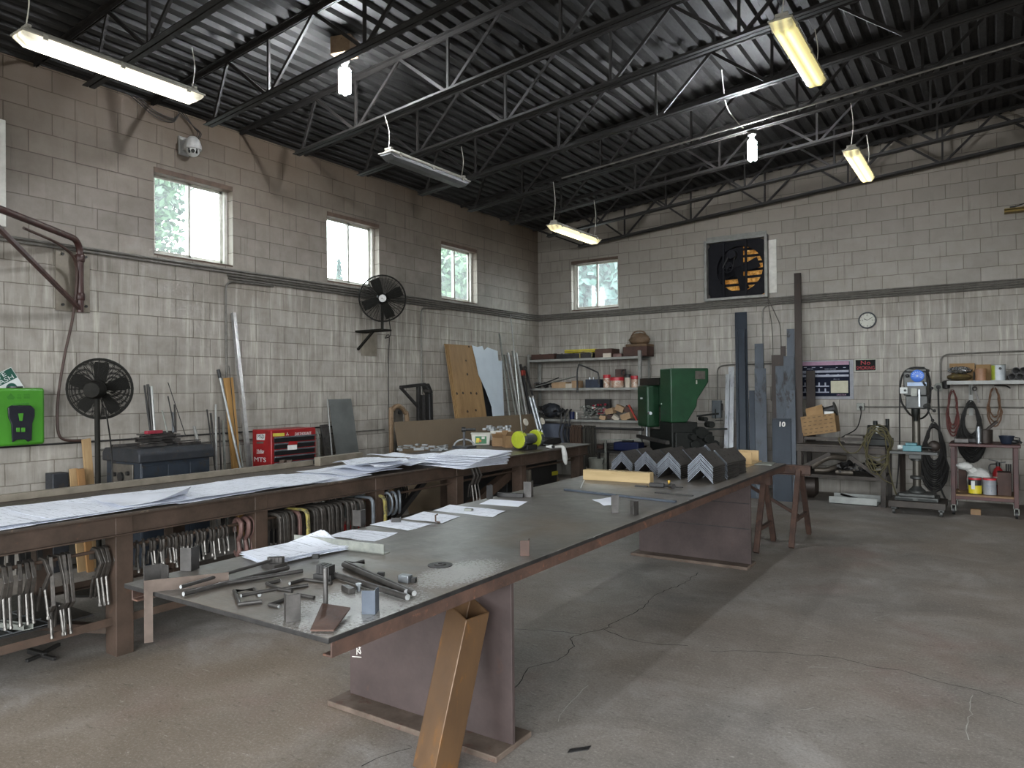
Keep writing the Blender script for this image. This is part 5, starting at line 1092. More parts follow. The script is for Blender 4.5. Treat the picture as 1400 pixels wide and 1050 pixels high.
for x_, z_, r_ in ((.63, .86, .045), (.75, .9, .02), (.52, .88, .02), (.55, .74, .025), (.7, .74, .025), (.6, .66, .02), (.73, .62, .03), (.52, .6, .02)):
    mb = MB(); mb.cyl((x_, y0+.006, z_), (x_, y0-.014, z_), r_, 12); mb.build('dial_knob', 'black_plastic', pn)
for a_, b_ in ((y0+.03, -8.12), (-8.11, -7.9), (-7.89, y1-.03)):
    mb = MB(); mb.bx(xw-.02, xw-.012, a_, b_, .15, .97); mb.build('side_panel', 'welder_dark', t, .003)
for x_ in (.42, .85):
    mb = MB(); mb.bx(x_-.04, x_+.04, y0+.05, y1-.05, 0, .06); mb.build('skid', 'dark_steel', t)
g = random.Random(4); flat = None; zt = 1.126
for i in range(34):
    y_ = y0+.14+(i*.618 % 1)*(y1-y0-.28); x_ = .45+(i*.377 % 1)*.38; z_ = zt+.013+.026*(i*5 % 34//8); rz = R(g.choice((90, 84, 97, 102, 75, 86, 93)))
    mb = MB()
    if i % 3: mb.box((x_, y_, z_), (g.uniform(.18, .36), g.uniform(.03, .06), .01), rz)
    else: mb.prof([(-.025, -.012), (.025, -.012), (.025, .012), (.02, .012), (.02, -.007), (-.02, -.007), (-.02, .012), (-.025, .012)], (x_-.12*math.cos(rz), y_-.12*math.sin(rz), z_), (x_+.12*math.cos(rz), y_+.12*math.sin(rz), z_), (-math.sin(rz), math.cos(rz), 0), (0, 0, 1))
    tag(mb.build('flat_bar', 'scrap_steel', smooth=False), 'dark steel offcut in the heap on the welding machine', 'steel offcut', 'steel offcuts heaped on the welding machine')
s1 = zm(60, 480, 5.6)
def stick(a, b, r_, m, label, name='steel_rod', cat='rod', w2=None):
    mb = MB(); mb.cyl(a, b, r_, 8) if w2 is None else mb.bar(a, b, r_*2, w2*2); return solo(mb, name, m, label, cat)
mat('aluminium', '#9c9c99', '#b4b4b1', 20, .35, .6, .04)
for (u0, v0), (u1, v1), r_, m, lab in (((770, 262), (815, 600), .010, 'dark_steel', 'dark bar standing leftmost in the scrap on the welding machine'), ((795, 255), (830, 600), .014, 'mill_steel', 'grey flat bar standing second in the scrap on the welding machine'), ((820, 270), (845, 600), .016, 'aluminium', 'shiny tube standing in the scrap on the welding machine'),
        ((905, 455), (945, 600), .008, 'galvanised', 'short grey rod leaning at the middle of the scrap heap'), ((950, 345), (1005, 600), .006, 'dark_steel', 'thin rod leaning at the middle of the scrap heap'), ((985, 470), (990, 600), .011, 'bright_steel', 'short shiny tube standing upright in the scrap heap'), ((1000, 410), (1010, 600), .009, 'mill_steel', 'grey strip standing behind the short shiny tube'), ((950, 240), (1085, 625), .004, 'dark_steel', 'very thin rod slanting at the right of the scrap heap'), ((1150, 578), (1178, 670), .016, 'aluminium', 'short white tube end sticking out right of the scrap heap')):
    x_ = .55 if u0 < 900 else .62
    stick(aX(*s1(u0, v0), x_-.06), aX(*s1(u1, v1), x_+.02)+Vector((0, 0, -.03)), r_, m, lab)
mat('label_red', '#7c2230', '#8f2c3a', 12, .5)
mb = MB(); p = aX(*s1(800, 585), .75); p.z = 1.265; mb.box(p+Vector((0, .05, .0)), (.05, .16, .03), .1); solo(mb, 'red_tool', 'label_red', 'small red and yellow tool lying on top of the scrap heap', 'tool', bevel=.004)
# boards and dark box behind the bench near the fan
mat('board_tan', '#8a6f4c', '#a08560', 5, .75, 0, .1, stretch=(3, 3, .3)); mat('board_brown', '#7a5836', '#8d683f', 5, .7, 0, .1, stretch=(3, 3, .3))
def board(q0, q1, x0, x1, zb, th, m, label, name='board', cat='board'):
    """board leaning against the left wall: top edge pixels q0, q1 on x = x0, foot on x = x1 at height zb"""
    a, b = aX(*q0, x0), aX(*q1, x0); mb = MB(); a2, b2 = Vector((x1, a.y, zb)), Vector((x1, b.y, zb)); mb.poly([a, b, b2, a2], (th, 0, 0)); return solo(mb, name, m, label, cat, smooth=False, bevel=.001)
board((94, 641), (105, 640), .2, .35, .0, .02, 'board_tan', 'short pale board leaning leftmost behind the bench by the fan pole')
board((104, 641), (113, 640), .24, .42, .0, .03, 'board_brown', 'short brown board leaning second behind the bench by the fan pole')
board((111, 601), (122, 599), .12, .3, .0, .03, 'board_tan', 'taller tan board leaning behind the fan pole')
mb = MB(); mb.bx(.05, .2, -8.775, -8.64, 0, .905); solo(mb, 'grey_locker', 'welder_lid', 'dark grey metal box on the floor below the eyewash station', 'box', bevel=.005)
# long stock leaning against the wall between machine and tool chest
mat('broom_handle', '#8f9190', '#a5a7a6', 20, .4, .3, .03); mat('pine', '#8f6b3c', '#a57f4a', 4, .7, 0, .08, stretch=(3, 3, .3))
def lean(q0, xt, q1, zb_, r_, m, label, name='steel_tube', cat='tube', w2=None):
    a = aX(*q0, xt); b = aZ(*q1, zb_); d = (b-a); k_ = (a.z-.0)/max(a.z-b.z, 1e-6); f_ = a+d*k_
    if f_.z < .0: f_.z = 0
    f_ = f_+Vector((0, 0, r_*.3)); return stick(a, f_, r_, m, label, name, cat, w2)
def lean2(q0, xt, q1, xb, r_, m, label, name='steel_tube', cat='tube', w2=None):
    """stock leaning on the wall: passes pixel q0 at depth xt and pixel q1 at depth xb, down to the floor"""
    a, b = aX(*q0, xt), aX(*q1, xb); f_ = a+(b-a)*((a.z-.012)/(a.z-b.z)); return stick(a, f_, r_, m, label, name, cat, w2)
lean2((319, 428), .04, (341, 640), .38, .022, 'aluminium', 'tall pale aluminium tube leaning by the red tool chest', 'aluminium_tube', w2=.022)
t = thing('white_pole', 'white pole with a black grip leaning beside the brown plank', 'pole', (.3, -6.95, 0)); a, b = aX(301, 517, .05), aX(329, 642, .32); f_ = a+(b-a)*((a.z-.02)/(a.z-b.z)); mb = MB(); mb.cyl(a, f_, .013, 10); mb.build('pole', 'broom_handle', t); mb = MB(); d = (a-b).normalized(); mb.cyl(a-d*.0, a+d*.10, .019, 10); mb.build('grip', 'black_plastic', t)
board((305, 517), (316, 516), .05, .3, 0., .035, 'pine', 'brown wooden plank leaning against the wall beside the white pole', 'plank', 'plank')
for q0, q1, r_, m, lab in (((283, 560), (294, 640), .008, 'dark_steel', 'thin dark rod leaning first right of the welding machine'), ((288, 565), (297, 650), .012, 'mill_steel', 'grey rod leaning second right of the welding machine'), ((295, 553), (296, 650), .012, 'aluminium', 'white-tipped rod leaning third right of the welding machine'), ((299, 570), (303, 650), .010, 'scrap_steel', 'dull rod leaning beside the white pole'), ((305, 575), (308, 650), .014, 'galvanised', 'grey tube leaning just left of the brown plank'), ((313, 500), (327, 640), .004, 'dark_steel', 'very thin rod leaning across the brown plank'), ((321, 575), (333, 645), .010, 'galvanised', 'grey rod leaning between the plank and the aluminium tube')):
    lean2(q0, .08, q1, .3, r_, m, lab, 'steel_rod', 'rod')
# red tool chest
mat('chest_red', '#7a1518', '#911c1f', 9, .4, .1, .04); mat('drawer_black', '#121214', '#1b1b1d', 12, .4, .2, .04); mat('drawer_trim', '#5c6066', '#757a80', 14, .35, .6, .03); mat('sticker_yellow', '#b0a43a', '#c0b54c', 12, .5); mat('sticker_white', '#b8b8b6', '#cbcbc9', 14, .5); mat('ink_dark', '#1a1a1c', '#232325', 14, .5, bump=0)
xf = .9; yl, yr = aX(371, 612, xf).y, aX(432, 612, xf).y; zt_ = aX(371, 588, xf).z; zb2 = aX(371, 641, xf).z-.05; xr = aY(345, 600, yl).x
t = thing('tool_chest', 'red tool chest with black drawers and stickers behind the bench', 'tool chest', ((xf+xr)/2, (yl+yr)/2, 0))
mb = MB(); mb.bx(xr, xf, yl, yr, .62, zt_); mb.build('chest_body', 'chest_red', t, .01)
mb = MB(); mb.bx(xr+.02, xf-.02, yl+.03, yr-.03, 0, .62); mb.build('chest_stand', 'drawer_black', t, .005)
dz0 = zt_-.075; nd = 7; hh = (dz0-.66)/nd
for i in range(nd):
    z1_ = dz0-i*hh; mb = MB(); mb.bx(xf, xf+.012, yl+.03, yr-.03, z1_-hh+.006, z1_-.012); dr = mb.build('drawer', 'drawer_black', t, .002)
    mb = MB(); mb.bx(xf+.008, xf+.026, yl+.03, yr-.03, z1_-.018, z1_-.002); mb.build('drawer_pull', 'drawer_trim', dr, .002)
def fr(u, v, e=.001): return aX(330+u/8.235, 570+v/8.235, xf+e)
def sd(u, v, e=.001): return aY(330+u/8.235, 570+v/8.235, yl-e)
mb = MB(); mb.poly([fr(*q) for q in ((355, 185), (485, 180), (485, 215), (355, 220))], (.001, 0, 0)); mb.build('yellow_sticker', 'sticker_yellow', t)
textmesh('EARTHQUAKE', 'sticker_lettering', 'sticker_white', fr(600, 212, .001), (0, 1, 0), (0, 0, 1), .05, t, shear=.2, width=(fr(785, 200)-fr(600, 200)).y)
mb = MB(); o = fr(518, 208)
for a in (90, 210, 330): mb.poly([o+Vector((.0, math.cos(R(a+e))*r_, .012+math.sin(R(a+e))*r_)) for e, r_ in ((0, .004), (-30, .012), (0, .022), (30, .012))], (.001, 0, 0))
mb.build('emblem_sticker', 'sticker_white', t)
mb = MB(); mb.poly([fr(*q, .03) for q in ((520, 320), (625, 312), (625, 365), (520, 372))], (.001, 0, 0)); mb.build('white_sticker', 'sticker_white', t)
mb = MB(); mb.poly([fr(*q, .03) for q in ((540, 275), (630, 275), (630, 310), (525, 316))], (.001, 0, 0)); mb.build('red_sticker', 'chest_red', t)
def sidetext(s_, u, v, size, wpx, m='sticker_white'): return textmesh(s_, 'sticker_lettering', m, sd(u, v), (1, 0, 0), (0, 0, 1), size, t, width=abs((sd(u+wpx, v)-sd(u, v)).x))
mb = MB(); mb.poly([sd(*q) for q in ((172, 195), (268, 190), (262, 262), (172, 260))], (0, -.001, 0)); mb.build('sticker', 'sticker_white', t)
sidetext('MSD', 182, 240, .06, 72, 'ink_dark').location.y -= .0015
mb = MB(); mb.poly([sd(*q) for q in ((172, 280), (250, 278), (250, 300), (172, 302))], (0, -.001, 0)); mb.build('sticker', 'panel_grey', t)
sidetext('Holley', 172, 395, .045, 82); sidetext('MTS', 140, 500, .07, 130)
mb = MB(); mb.poly([sd(*q) for q in ((172, 402), (250, 400), (250, 410), (172, 412))], (0, -.001, 0)); mb.build('sticker', 'sticker_white', t)
# sheet, strips, rounded guard, triangular stand
mat('sheet_steel', '#5c5f5d', '#6d706e', 3, .4, .5, .04)
t0 = board((449, 546), (480, 545), .09, .38, 0, .004, 'sheet_steel', 'grey sheet metal panel leaning on the wall beside the tool chest', 'sheet_panel', 'metal sheet')
lean2((447.5, 545), .10, (454, 624), .33, .006, 'aluminium', 'thin bright strip leaning along the grey sheet panel', 'aluminium_strip', 'strip', .004)
lean2((434, 590), .15, (437, 632), .33, .014, 'galvanised', 'short grey tube leaning right of the red tool chest', 'steel_tube')
board((437, 581), (447, 580), .12, .35, 0, .02, 'scrap_steel', 'dark plank leaning between tool chest and grey sheet panel')
t = thing('belt_guard', 'brown rounded belt guard standing against the wall left of the tan board', 'belt guard', (.35, -4.6, 0)); s8 = zm(520, 510, 8.75)
xg = .35; o = [aX(*s8(u, v), xg) for u, v in ((130, 520), (140, 450), (170, 410), (215, 395), (255, 415), (290, 470), (320, 575))]
ft_ = [Vector((xg, o[-1].y+.05, .02)), Vector((xg, o[0].y+.0, .02))]
mb = MB(); mb.tube(smooth_path([ft_[1]]+o+[ft_[0]], 5), .035, 8); mb.build('guard_band', 'rust_box', t)
mb = MB(); cc = aX(*s8(225, 470), xg); mb.bx(xg-.02, xg+.0, cc.y-.08, cc.y+.08, .0, cc.z+.08); mb.build('back_plate', 'panel_grey', t); mb = MB(); mb.cyl(cc, cc+Vector((.03, 0, 0)), .03, 14); mb.build('shaft_hole', 'black_plastic', t)
t = thing('triangular_stand', 'black steel bracket stand with a triangular arm against the wall', 'stand', (.3, -3.75, 0)); xq = .3
P_ = lambda u, v: aX(*s8(u, v), xq)
mb = MB(); a, b, c_ = P_(240, 170), P_(530, 135), P_(455, 410); mb.bar(a, b, .045, .045); mb.build('arm', 'dark_steel', t, .003); mb = MB(); mb.bar(a, c_, .035, .035); mb.build('brace', 'dark_steel', t, .003)
mb = MB(); q = P_(455, 160); mb.bar(q, Vector((xq, q.y, 0)), .05, .05, up=(0, 1, 0)); mb.build('post', 'dark_steel', t, .003)
mb = MB(); q = P_(560, 190); mb.bar(P_(540, 140), P_(585, 250), .1, .08); mb.bar(P_(580, 240), Vector((xq+.02, P_(585, 240).y, 0)), .09, .08, up=(0, 1, 0)); mb.build('column', 'black_plastic', t, .008)
mb = MB(); mb.bar(P_(500, 260), Vector((xq+.05, P_(500, 260).y, 0.)), .09, .03, up=(0, 1, 0)); mb.build('web_plate', 'dark_steel', t)
mb = MB(); mb.cyl(P_(530, 215), P_(530, 215)+Vector((.1, 0, 0)), .03, 12); mb.build('pivot_pin', 'mill_steel', t); mb = MB(); mb.bx(.1, .55, q.y-.35, q.y+.15, 0, .02); mb.build('foot_plate', 'dark_steel', t)
# tan hardboard, plywood, white sheet, long stock in the corner
mat('hardboard', '#5f5140', '#6a5b48', 1.5, .6, 0, .02); mat('plywood', '#7a5f3e', '#94764e', 3.5, .7, 0, .06, spots='#6f5230', spot_at=.64, stretch=(2, 2, .35)); mat('white_sheet', '#aab4bd', '#b8c2ca', 2, .45, 0, .02, spots='#98a2ab', spot_at=.7); mat('knot', '#33261a', '#3d2e20', 20, .7)
a, b = aX(538, 577, .5), aX(726, 566, .5); mb = MB(); f0, f1 = Vector((.95, -4.82, .012)), Vector((.95, b.y+.18, .012)); mb.poly([a, b, f1, f0], (.012, 0, 0)); solo(mb, 'hardboard_sheet', 'hardboard', 'long tan hardboard sheet standing on edge behind the bench', 'board', smooth=False)
t = thing('plywood_sheet', 'tall knotty plywood sheets leaning on the wall beside the white sheet', 'plywood', (.2, -2.6, 0))
for k_, (dx_, y0_, y1_) in enumerate(((.0, 0, 0), (.03, .04, .0), (.06, .09, 0))):
    a, b = aX(607+k_*2.2, 470+k_*.5, .07+dx_), aX(645+k_*2.4, 474+k_*.2, .07+dx_); b.z = a.z; mb = MB(); mb.poly([a, b, Vector((.48+dx_, b.y, 0)), Vector((.48+dx_, a.y, 0))], (.018, 0, 0)); mb.build('plywood_layer', 'plywood', t, .001, smooth=False)
mb = MB(); A, Bv = aX(611.4, 471, .13), aX(649.8, 474.4, .13); dn = (Vector((.54, A.y, 0))-A).normalized(); nn = Vector((-dn.z, 0, dn.x)); nn = nn if nn.x > 0 else -nn
L0 = Vector((.148, 0, A.z))
def onply(u, v):
    q = ray_hit(520+u/8.75, 510+v/8.75); return q
def ray_hit(x_, y_):
    d_ = fw+RT*((x_-700)/FPX)+UP*((525-y_)/FPX); n_ = Vector((A.z, 0, .41)); p0_ = Vector((.149, 0, A.z)); t_ = (p0_-CAM).dot(n_)/d_.dot(n_); return CAM+d_*t_
for u, v in ((915, 245), (988, 240), (1083, 240), (1150, 245), (1043, 460), (1142, 445), (1040, 15)): mb.cyl(onply(u, v), onply(u, v)+Vector((.004, 0, .001)), .022, 8)
for x_, y_ in ((641, 474), (648, 474), (637, 493)): mb.cyl(ray_hit(x_, y_), ray_hit(x_, y_)+Vector((.004, 0, .001)), .018, 8)
mb.build('knot_hole', 'knot', t)
t = thing('white_board', 'white cut sheet with a torn top leaning beside the plywood', 'panel', (.3, -1.9, 0)); n_ = Vector((2.36, 0, .36)); n_.normalize()
def wp(x_, y_):
    d_ = fw+RT*((x_-700)/FPX)+UP*((525-y_)/FPX); p0_ = Vector((.16, 0, 2.36)); return CAM+d_*((p0_-CAM).dot(n_)/d_.dot(n_))
o = [wp(*q) for q in ((645, 472), (652, 474.5), (659, 473), (661.5, 479), (666, 475), (680, 480), (681, 493), (686, 493.5), (690, 600), (678, 605), (672, 556), (664, 534), (654, 512), (650, 492))]
lo = [Vector((.50, o[8].y+.02, .0)), Vector((.50, o[9].y-.02, .0))]; o2 = o[:9]+[lo[0], lo[1]]+o[10:]
mb = MB(); mb.poly(o2, (.006, 0, .001)); mb.build('panel_sheet', 'white_sheet', t, smooth=False)
mb = MB(); a, b = wp(648, 520), wp(676, 572); mb.poly([Vector((.14, a.y-.2, 1.9)), Vector((.14, b.y+.1, 1.9)), Vector((.42, b.y+.1, .01)), Vector((.42, a.y-.2, .01))], (.004, 0, 0)); solo(mb, 'dark_board', 'welder_lid', 'dark panel leaning behind the white sheet and the plywood', 'panel', smooth=False)
s9 = zm(660, 420, 5.833)
for (u0, v0), (u1, v1), r_, m, lab in (((222, 60), (245, 300), .010, 'aluminium', 'tallest thin bright tube leaning in the corner'), ((133, 210), (215, 860), .016, 'galvanised', 'second tallest grey tube leaning in the corner by the white sheet'), ((172, 380), (265, 860), .018, 'galvanised', 'grey tube leaning third from the white sheet in the corner'), ((200, 365), (290, 860), .022, 'aluminium', 'pale tube leaning fourth from the white sheet in the corner'),
        ((235, 350), (325, 860), .014, 'galvanised', 'thin grey tube leaning in the middle of the corner stock'), ((265, 365), (348, 860), .024, 'aluminium', 'bright tube leaning right in the corner stock'), ((300, 460), (385, 860), .03, 'dark_steel', 'thick black bar leaning next to the shelf rack'), ((335, 470), (440, 860), .02, 'dark_steel', 'dark red-tipped bar leaning against the shelf rack')):
    lean2(s9(u0, v0), .05, s9(u1, v1), .42, r_, m, lab, 'steel_tube', 'tube')
t = thing('bright_pipe', 'shiny double-capped pipe leaning behind the lime bench grinder', 'pipe', (1.0, -2.4, 0)); a, b = aX(*s9(388, 722), .75), aX(*s9(470, 1030), .95); f_ = a+(b-a)*((a.z-.02)/(a.z-b.z))
mb = MB(); sxx = Vector((.02, .018, 0)); mb.cyl(a-sxx, f_-sxx, .026, 12); mb.cyl(a+sxx, f_+sxx, .026, 12); mb.build('pipe_pair', 'bright_steel', t)
mb = MB(); d = (a-b).normalized(); mb.cyl(a-sxx, a-sxx+d*.03, .034, 12); mb.cyl(a+sxx, a+sxx+d*.03, .034, 12); mb.build('end_cap', 'chrome_worn', t)
mat('orange_red', '#8c2a1c', '#a33524', 12, .5); mb = MB(); q = aX(*s9(322, 525), .12); mb.box(q, (.05, .14, .1), .2); solo(mb, 'red_clip', 'orange_red', 'small red clamp stuck on the bars beside the shelf rack', 'clamp', bevel=.01)
# ================================================================== along the back wall
# exhaust fan set in the wall
mat('fan_iron', '#0e0e12', '#16161b', 14, .75, 0, .05, spec=.2)
def louvre_mat():
    t = NT('amber_louvre'); n = t.n; v = t.coord('Object', (1, 1, 1)); nz = t.noise(v, 14, 7, .75)
    col = t.ramp(nz, [(.35, '#6b4a1c'), (.5, '#c29644'), (.7, '#ead39a')]); t.link(col, t.b.inputs['Base Color']); t.b.inputs['Roughness'].default_value = .6
    tr = t.new('ShaderNodeBsdfTranslucent'); t.link(col, tr.inputs[0]); m = t.new('ShaderNodeMixShader'); m.inputs[0].default_value = .16; t.link(t.b.outputs[0], m.inputs[1]); t.link(tr.outputs[0], m.inputs[2]); t.link(m.outputs[0], n['Material Output'].inputs['Surface'])
louvre_mat(); mat('flashing', '#6f6e6a', '#85847f', 9, .5, .4, .06)
x0, x1, z0, z1 = FAN
t = thing('exhaust_fan', 'black belt-driven exhaust fan in the back wall with amber louvres', 'exhaust fan', ((x0+x1)/2, -.02, z0))
f9 = zm(950, 310, 8.66); FX = lambda u, v, y=-.05: aY(*f9(u, v), y)
mb = MB(); ft = .045
for q in ((x0-ft, x0, z0-ft, z1+ft), (x1, x1+ft, z0-ft, z1+ft), (x0, x1, z0-ft, z0), (x0, x1, z1, z1+ft)): mb.bx(q[0], q[1], -.09, .0, q[2], q[3])
mb.build('housing_frame', 'flashing', t, .004)
mb = MB(); cxx, czz, rr = (x0+x1)/2+.05, (z0+z1)/2+.0, .375; n_ = 40; yb = -.0
ring = [(cxx+rr*math.cos(2*PI*i/n_), czz+rr*math.sin(2*PI*i/n_)) for i in range(n_)]
def edge(a):
    c_, s_ = math.cos(a), math.sin(a); ks = []
    if abs(c_) > 1e-6: ks.append(((x1 if c_ > 0 else x0)-cxx)/c_)
    if abs(s_) > 1e-6: ks.append(((z1 if s_ > 0 else z0)-czz)/s_)
    k_ = min(ks); return cxx+k_*c_, czz+k_*s_
outer = [edge(2*PI*i/n_) for i in range(n_)]
vs = [(a, yb, b) for a, b in ring]+[(a, yb, b) for a, b in outer]+[(a, yb+.1, b) for a, b in ring]
mb.add(vs, [(i, (i+1) % n_, n_+(i+1) % n_, n_+i) for i in range(n_)]+[(i, 2*n_+i, 2*n_+(i+1) % n_, (i+1) % n_) for i in range(n_)]); mb.build('orifice_panel', 'fan_iron', t)
np_ = 8; ph_ = (z1-z0)/np_
for i in range(np_):
    z_ = z0+i*ph_; mb = MB(); mb.hexa([(x0, .15, z_+ph_+.01), (x1, .15, z_+ph_+.01), (x1, .175, z_), (x0, .175, z_), (x0, .153, z_+ph_+.012), (x1, .153, z_+ph_+.012), (x1, .178, z_+.002), (x0, .178, z_+.002)]); lv = mb.build('louvre', 'amber_louvre', t, smooth=False)
    mb = MB(); mb.bx(x0, x1, .142, .149, z_+ph_-.03, z_+ph_+.012); mb.build('louvre_shade_bar', 'fan_iron', lv)  # dark bar stands in for the shade between two slats
mb = MB(); pm, pn = FX(575, 590, .09), FX(350, 590, .09); mb.bx(x0, pm.x, .085, .09, pm.z, z1); mb.bx(x0, pn.x, .085, .09, z0, pm.z); mb.build('dark_backing', 'fan_iron', t)  # black backing added to darken the left of the fan opening
hub = Vector((cxx-.03, .03, czz-.02))
for k_ in range(4):
    a = R(-72+90*k_); mb = MB(); d_ = Vector((math.cos(a), 0, math.sin(a))); s_ = Vector((-d_.z, 0, d_.x)); mb.add([hub+d_*.06-s_*.05+Vector((0, .02, 0)), hub+d_*.35-s_*.085+Vector((0, .02, 0)), hub+d_*.35+s_*.085+Vector((0, -.02, 0)), hub+d_*.06+s_*.05+Vector((0, -.02, 0))], [(0, 1, 2, 3)]); mb.build('blade', 'fan_iron', t)
for u in (340, 605):
    p = FX(u, 520); mb = MB(); mb.bx(p.x-.018, p.x+.018, -.06, -.03, z0, z1); mb.build('motor_rail', 'fan_iron', t, .003)
p = FX(390, 480, -.09); mb = MB(); mb.tube([p+Vector((.082*math.cos(q), 0, .082*math.sin(q))) for q in [2*PI*k_/26 for k_ in range(26)]], .014, 7, closed=True)
for k_ in range(6): mb.bar(p, p+Vector((.08*math.cos(PI*k_/3+.3), 0, .08*math.sin(PI*k_/3+.3))), .018, .018, up=(0, 1, 0))
mb.cyl(p+Vector((0, -.02, 0)), p+Vector((0, .1, 0)), .024, 12); mb.build('pulley', 'fan_iron', t)
p = FX(440, 330, -.08); mb = MB(); mb.cyl(p+Vector((0, -.06, 0)), p+Vector((0, .07, 0)), .075, 18); mb.build('motor', 'fan_iron', t, .006)
mb = MB(); p = FX(440, 330, -.1); q = FX(390, 480, -.1); mb.bar(p+Vector((-.05, 0, 0)), q+Vector((-.085, 0, 0)), .008, .02); mb.bar(p+Vector((.05, 0, 0)), q+Vector((.085, 0, 0)), .008, .02); mb.build('drive_belt', 'black_plastic', t)
mb = MB(); mb.bx(x1+.05, x1+.17, -.012, 0, z0+.02, z1-.05); mb.build('side_flashing', 'window_frame', t, .002); mb = MB(); mb.bx(x0-.02, x1+.02, -.01, 0, z1+.045, z1+.11); mb.build('top_flashing', 'flashing', t, .002)
mb = MB(); p = FX(845, 135, -.05); mb.box(p, (.05, .06, .09)); mb.build('switch_box', 'black_plastic', t, .004)
mb = MB(); mb.tube(smooth_path([p, p+Vector((.0, .02, -.3)), FX(865, 850, -.03), (4.39, -.025, 2.6), (4.40, -.025, 2.1), (4.37, -.025, 1.4)], 6), .006, 6); mb.tube(smooth_path([FX(865, 850, -.03), (4.46, -.025, 2.75), (4.52, -.025, 2.55), (4.53, -.025, 2.0)], 6), .006, 6); mb.build('power_cord', 'panel_grey', t)
conduit(bend((4.25, -.03, 1.2), (4.25, -.03, 2.93), (4.5, -.03, 2.95), .12), 'conduit dropping from the long conduits behind the standing steel plates')
conduit(bend((3.50, -.02, 1.42), (3.50, -.02, 1.98), (3.75, -.02, 2.0), .1)+[Vector((4.4, -.02, 2.0))], 'short conduit curving up from the grey electrical box')
mat('box_grey', '#5f6568', '#70767a', 9, .45, .3, .03)
t = thing('electrical_box', 'grey electrical switch box on the back wall beside the silver plank', 'electrical box', (3.49, -.05, 1.12)); mb = MB(); mb.bx(3.42, 3.57, -.09, 0, 1.12, 1.41); mb.build('box_body', 'box_grey', t, .006); mb = MB(); mb.bx(3.57, 3.59, -.06, -.03, 1.24, 1.36); mb.build('switch_lever', 'black_plastic', t, .003)
conduit([(5.70, -.018, 1.316), (9.5, -.018, 1.316)], 'low conduit along the back wall behind the drill press', .012)
conduit(bend((6.70, -.02, 1.62), (6.70, -.02, 2.06), (7.4, -.02, 2.075), .12)+[Vector((10, -.02, 2.09))], 'conduit curving over the small wall shelf', .011)
t = thing('wall_outlet', 'square metal outlet box with a plugged cord beside the poster', 'outlet', (5.66, -.03, 1.31)); mb = MB(); mb.bx(5.61, 5.715, -.045, 0, 1.262, 1.37); mb.build('outlet_box', 'galvanised', t, .004)
mb = MB(); mb.cyl((5.67, -.045, 1.31), (5.67, -.09, 1.31), .022, 12); mb.build('plug', 'black_plastic', t); mb = MB(); mb.tube(smooth_path([(5.67, -.09, 1.31), (5.68, -.12, 1.2), (5.63, -.2, 1.0), (5.5, -.4, .9), (5.45, -.5, .86)], 6), .008, 6); mb.build('cord', 'black_cord', t)
t = thing('round_socket', 'round wall socket with a thick black cord beside the drill press', 'outlet', (6.67, -.04, 1.6)); mb = MB(); mb.lathe([(.0, 0), (.062, 0), (.062, .03), (.03, .04), (.0, .04)], (6.675, 0, 1.6), (0, -1, 0), 20, cap=False); mb.build('socket_ring', 'galvanised', t); mb = MB(); mb.cyl((6.675, -.03, 1.6), (6.675, -.09, 1.6), .03, 14); mb.build('plug', 'black_plastic', t)
mb = MB(); mb.tube(smooth_path([(6.675, -.09, 1.6), (6.675, -.11, 1.45), (6.68, -.1, 1.1), (6.70, -.1, .5), (6.69, -.12, .2), (6.75, -.2, .03)], 6), .012, 7); mb.build('cord', 'black_cord', t)
# clock
mat('clock_face', '#a7a79c', '#b6b6aa', 6, .5, bump=0); mat('clock_rim', '#3f4246', '#4c5055', 9, .4)
t = thing('wall_clock', 'round white-faced clock high on the back wall', 'clock', (5.77, -.02, 2.606)); c_ = Vector((5.769, -.012, 2.606))
mb = MB(); mb.lathe([(.118, -.012), (.126, 0), (.122, .022), (.108, .028), (.104, .016)], c_, (0, -1, 0), 32, cap=False); mb.build('clock_rim', 'clock_rim', t); mb = MB(); mb.lathe([(0, .012), (.106, .012), (.106, .0), (0, 0)], c_, (0, -1, 0), 32, cap=False); mb.build('clock_dial', 'clock_face', t)
mb = MB(); yk = c_.y-.0135
for a, L_, w_ in ((R(150), .05, .009), (R(30), .082, .006)): mb.bar((c_.x, yk, c_.z), (c_.x+L_*math.cos(a), yk, c_.z+L_*math.sin(a)), w_, .002, up=(0, 1, 0))
for k_ in range(12):
    a = PI*k_/6; r_ = .088; mb.bar((c_.x+r_*math.cos(a), yk, c_.z+r_*math.sin(a)), (c_.x+(r_+.012)*math.cos(a), yk, c_.z+(r_+.012)*math.sin(a)), .006, .001, up=(0, 1, 0))
mb.build('clock_hands', 'ink_dark', t)
for s_, dx_, dz_ in (('12', 0, .062), ('3', .066, -.012), ('6', 0, -.088), ('9', -.066, -.012)): textmesh(s_, 'clock_numeral', 'ink_dark', (c_.x+dx_, yk, c_.z+dz_), (1, 0, 0), (0, 0, 1), .032, t, align='CENTER')
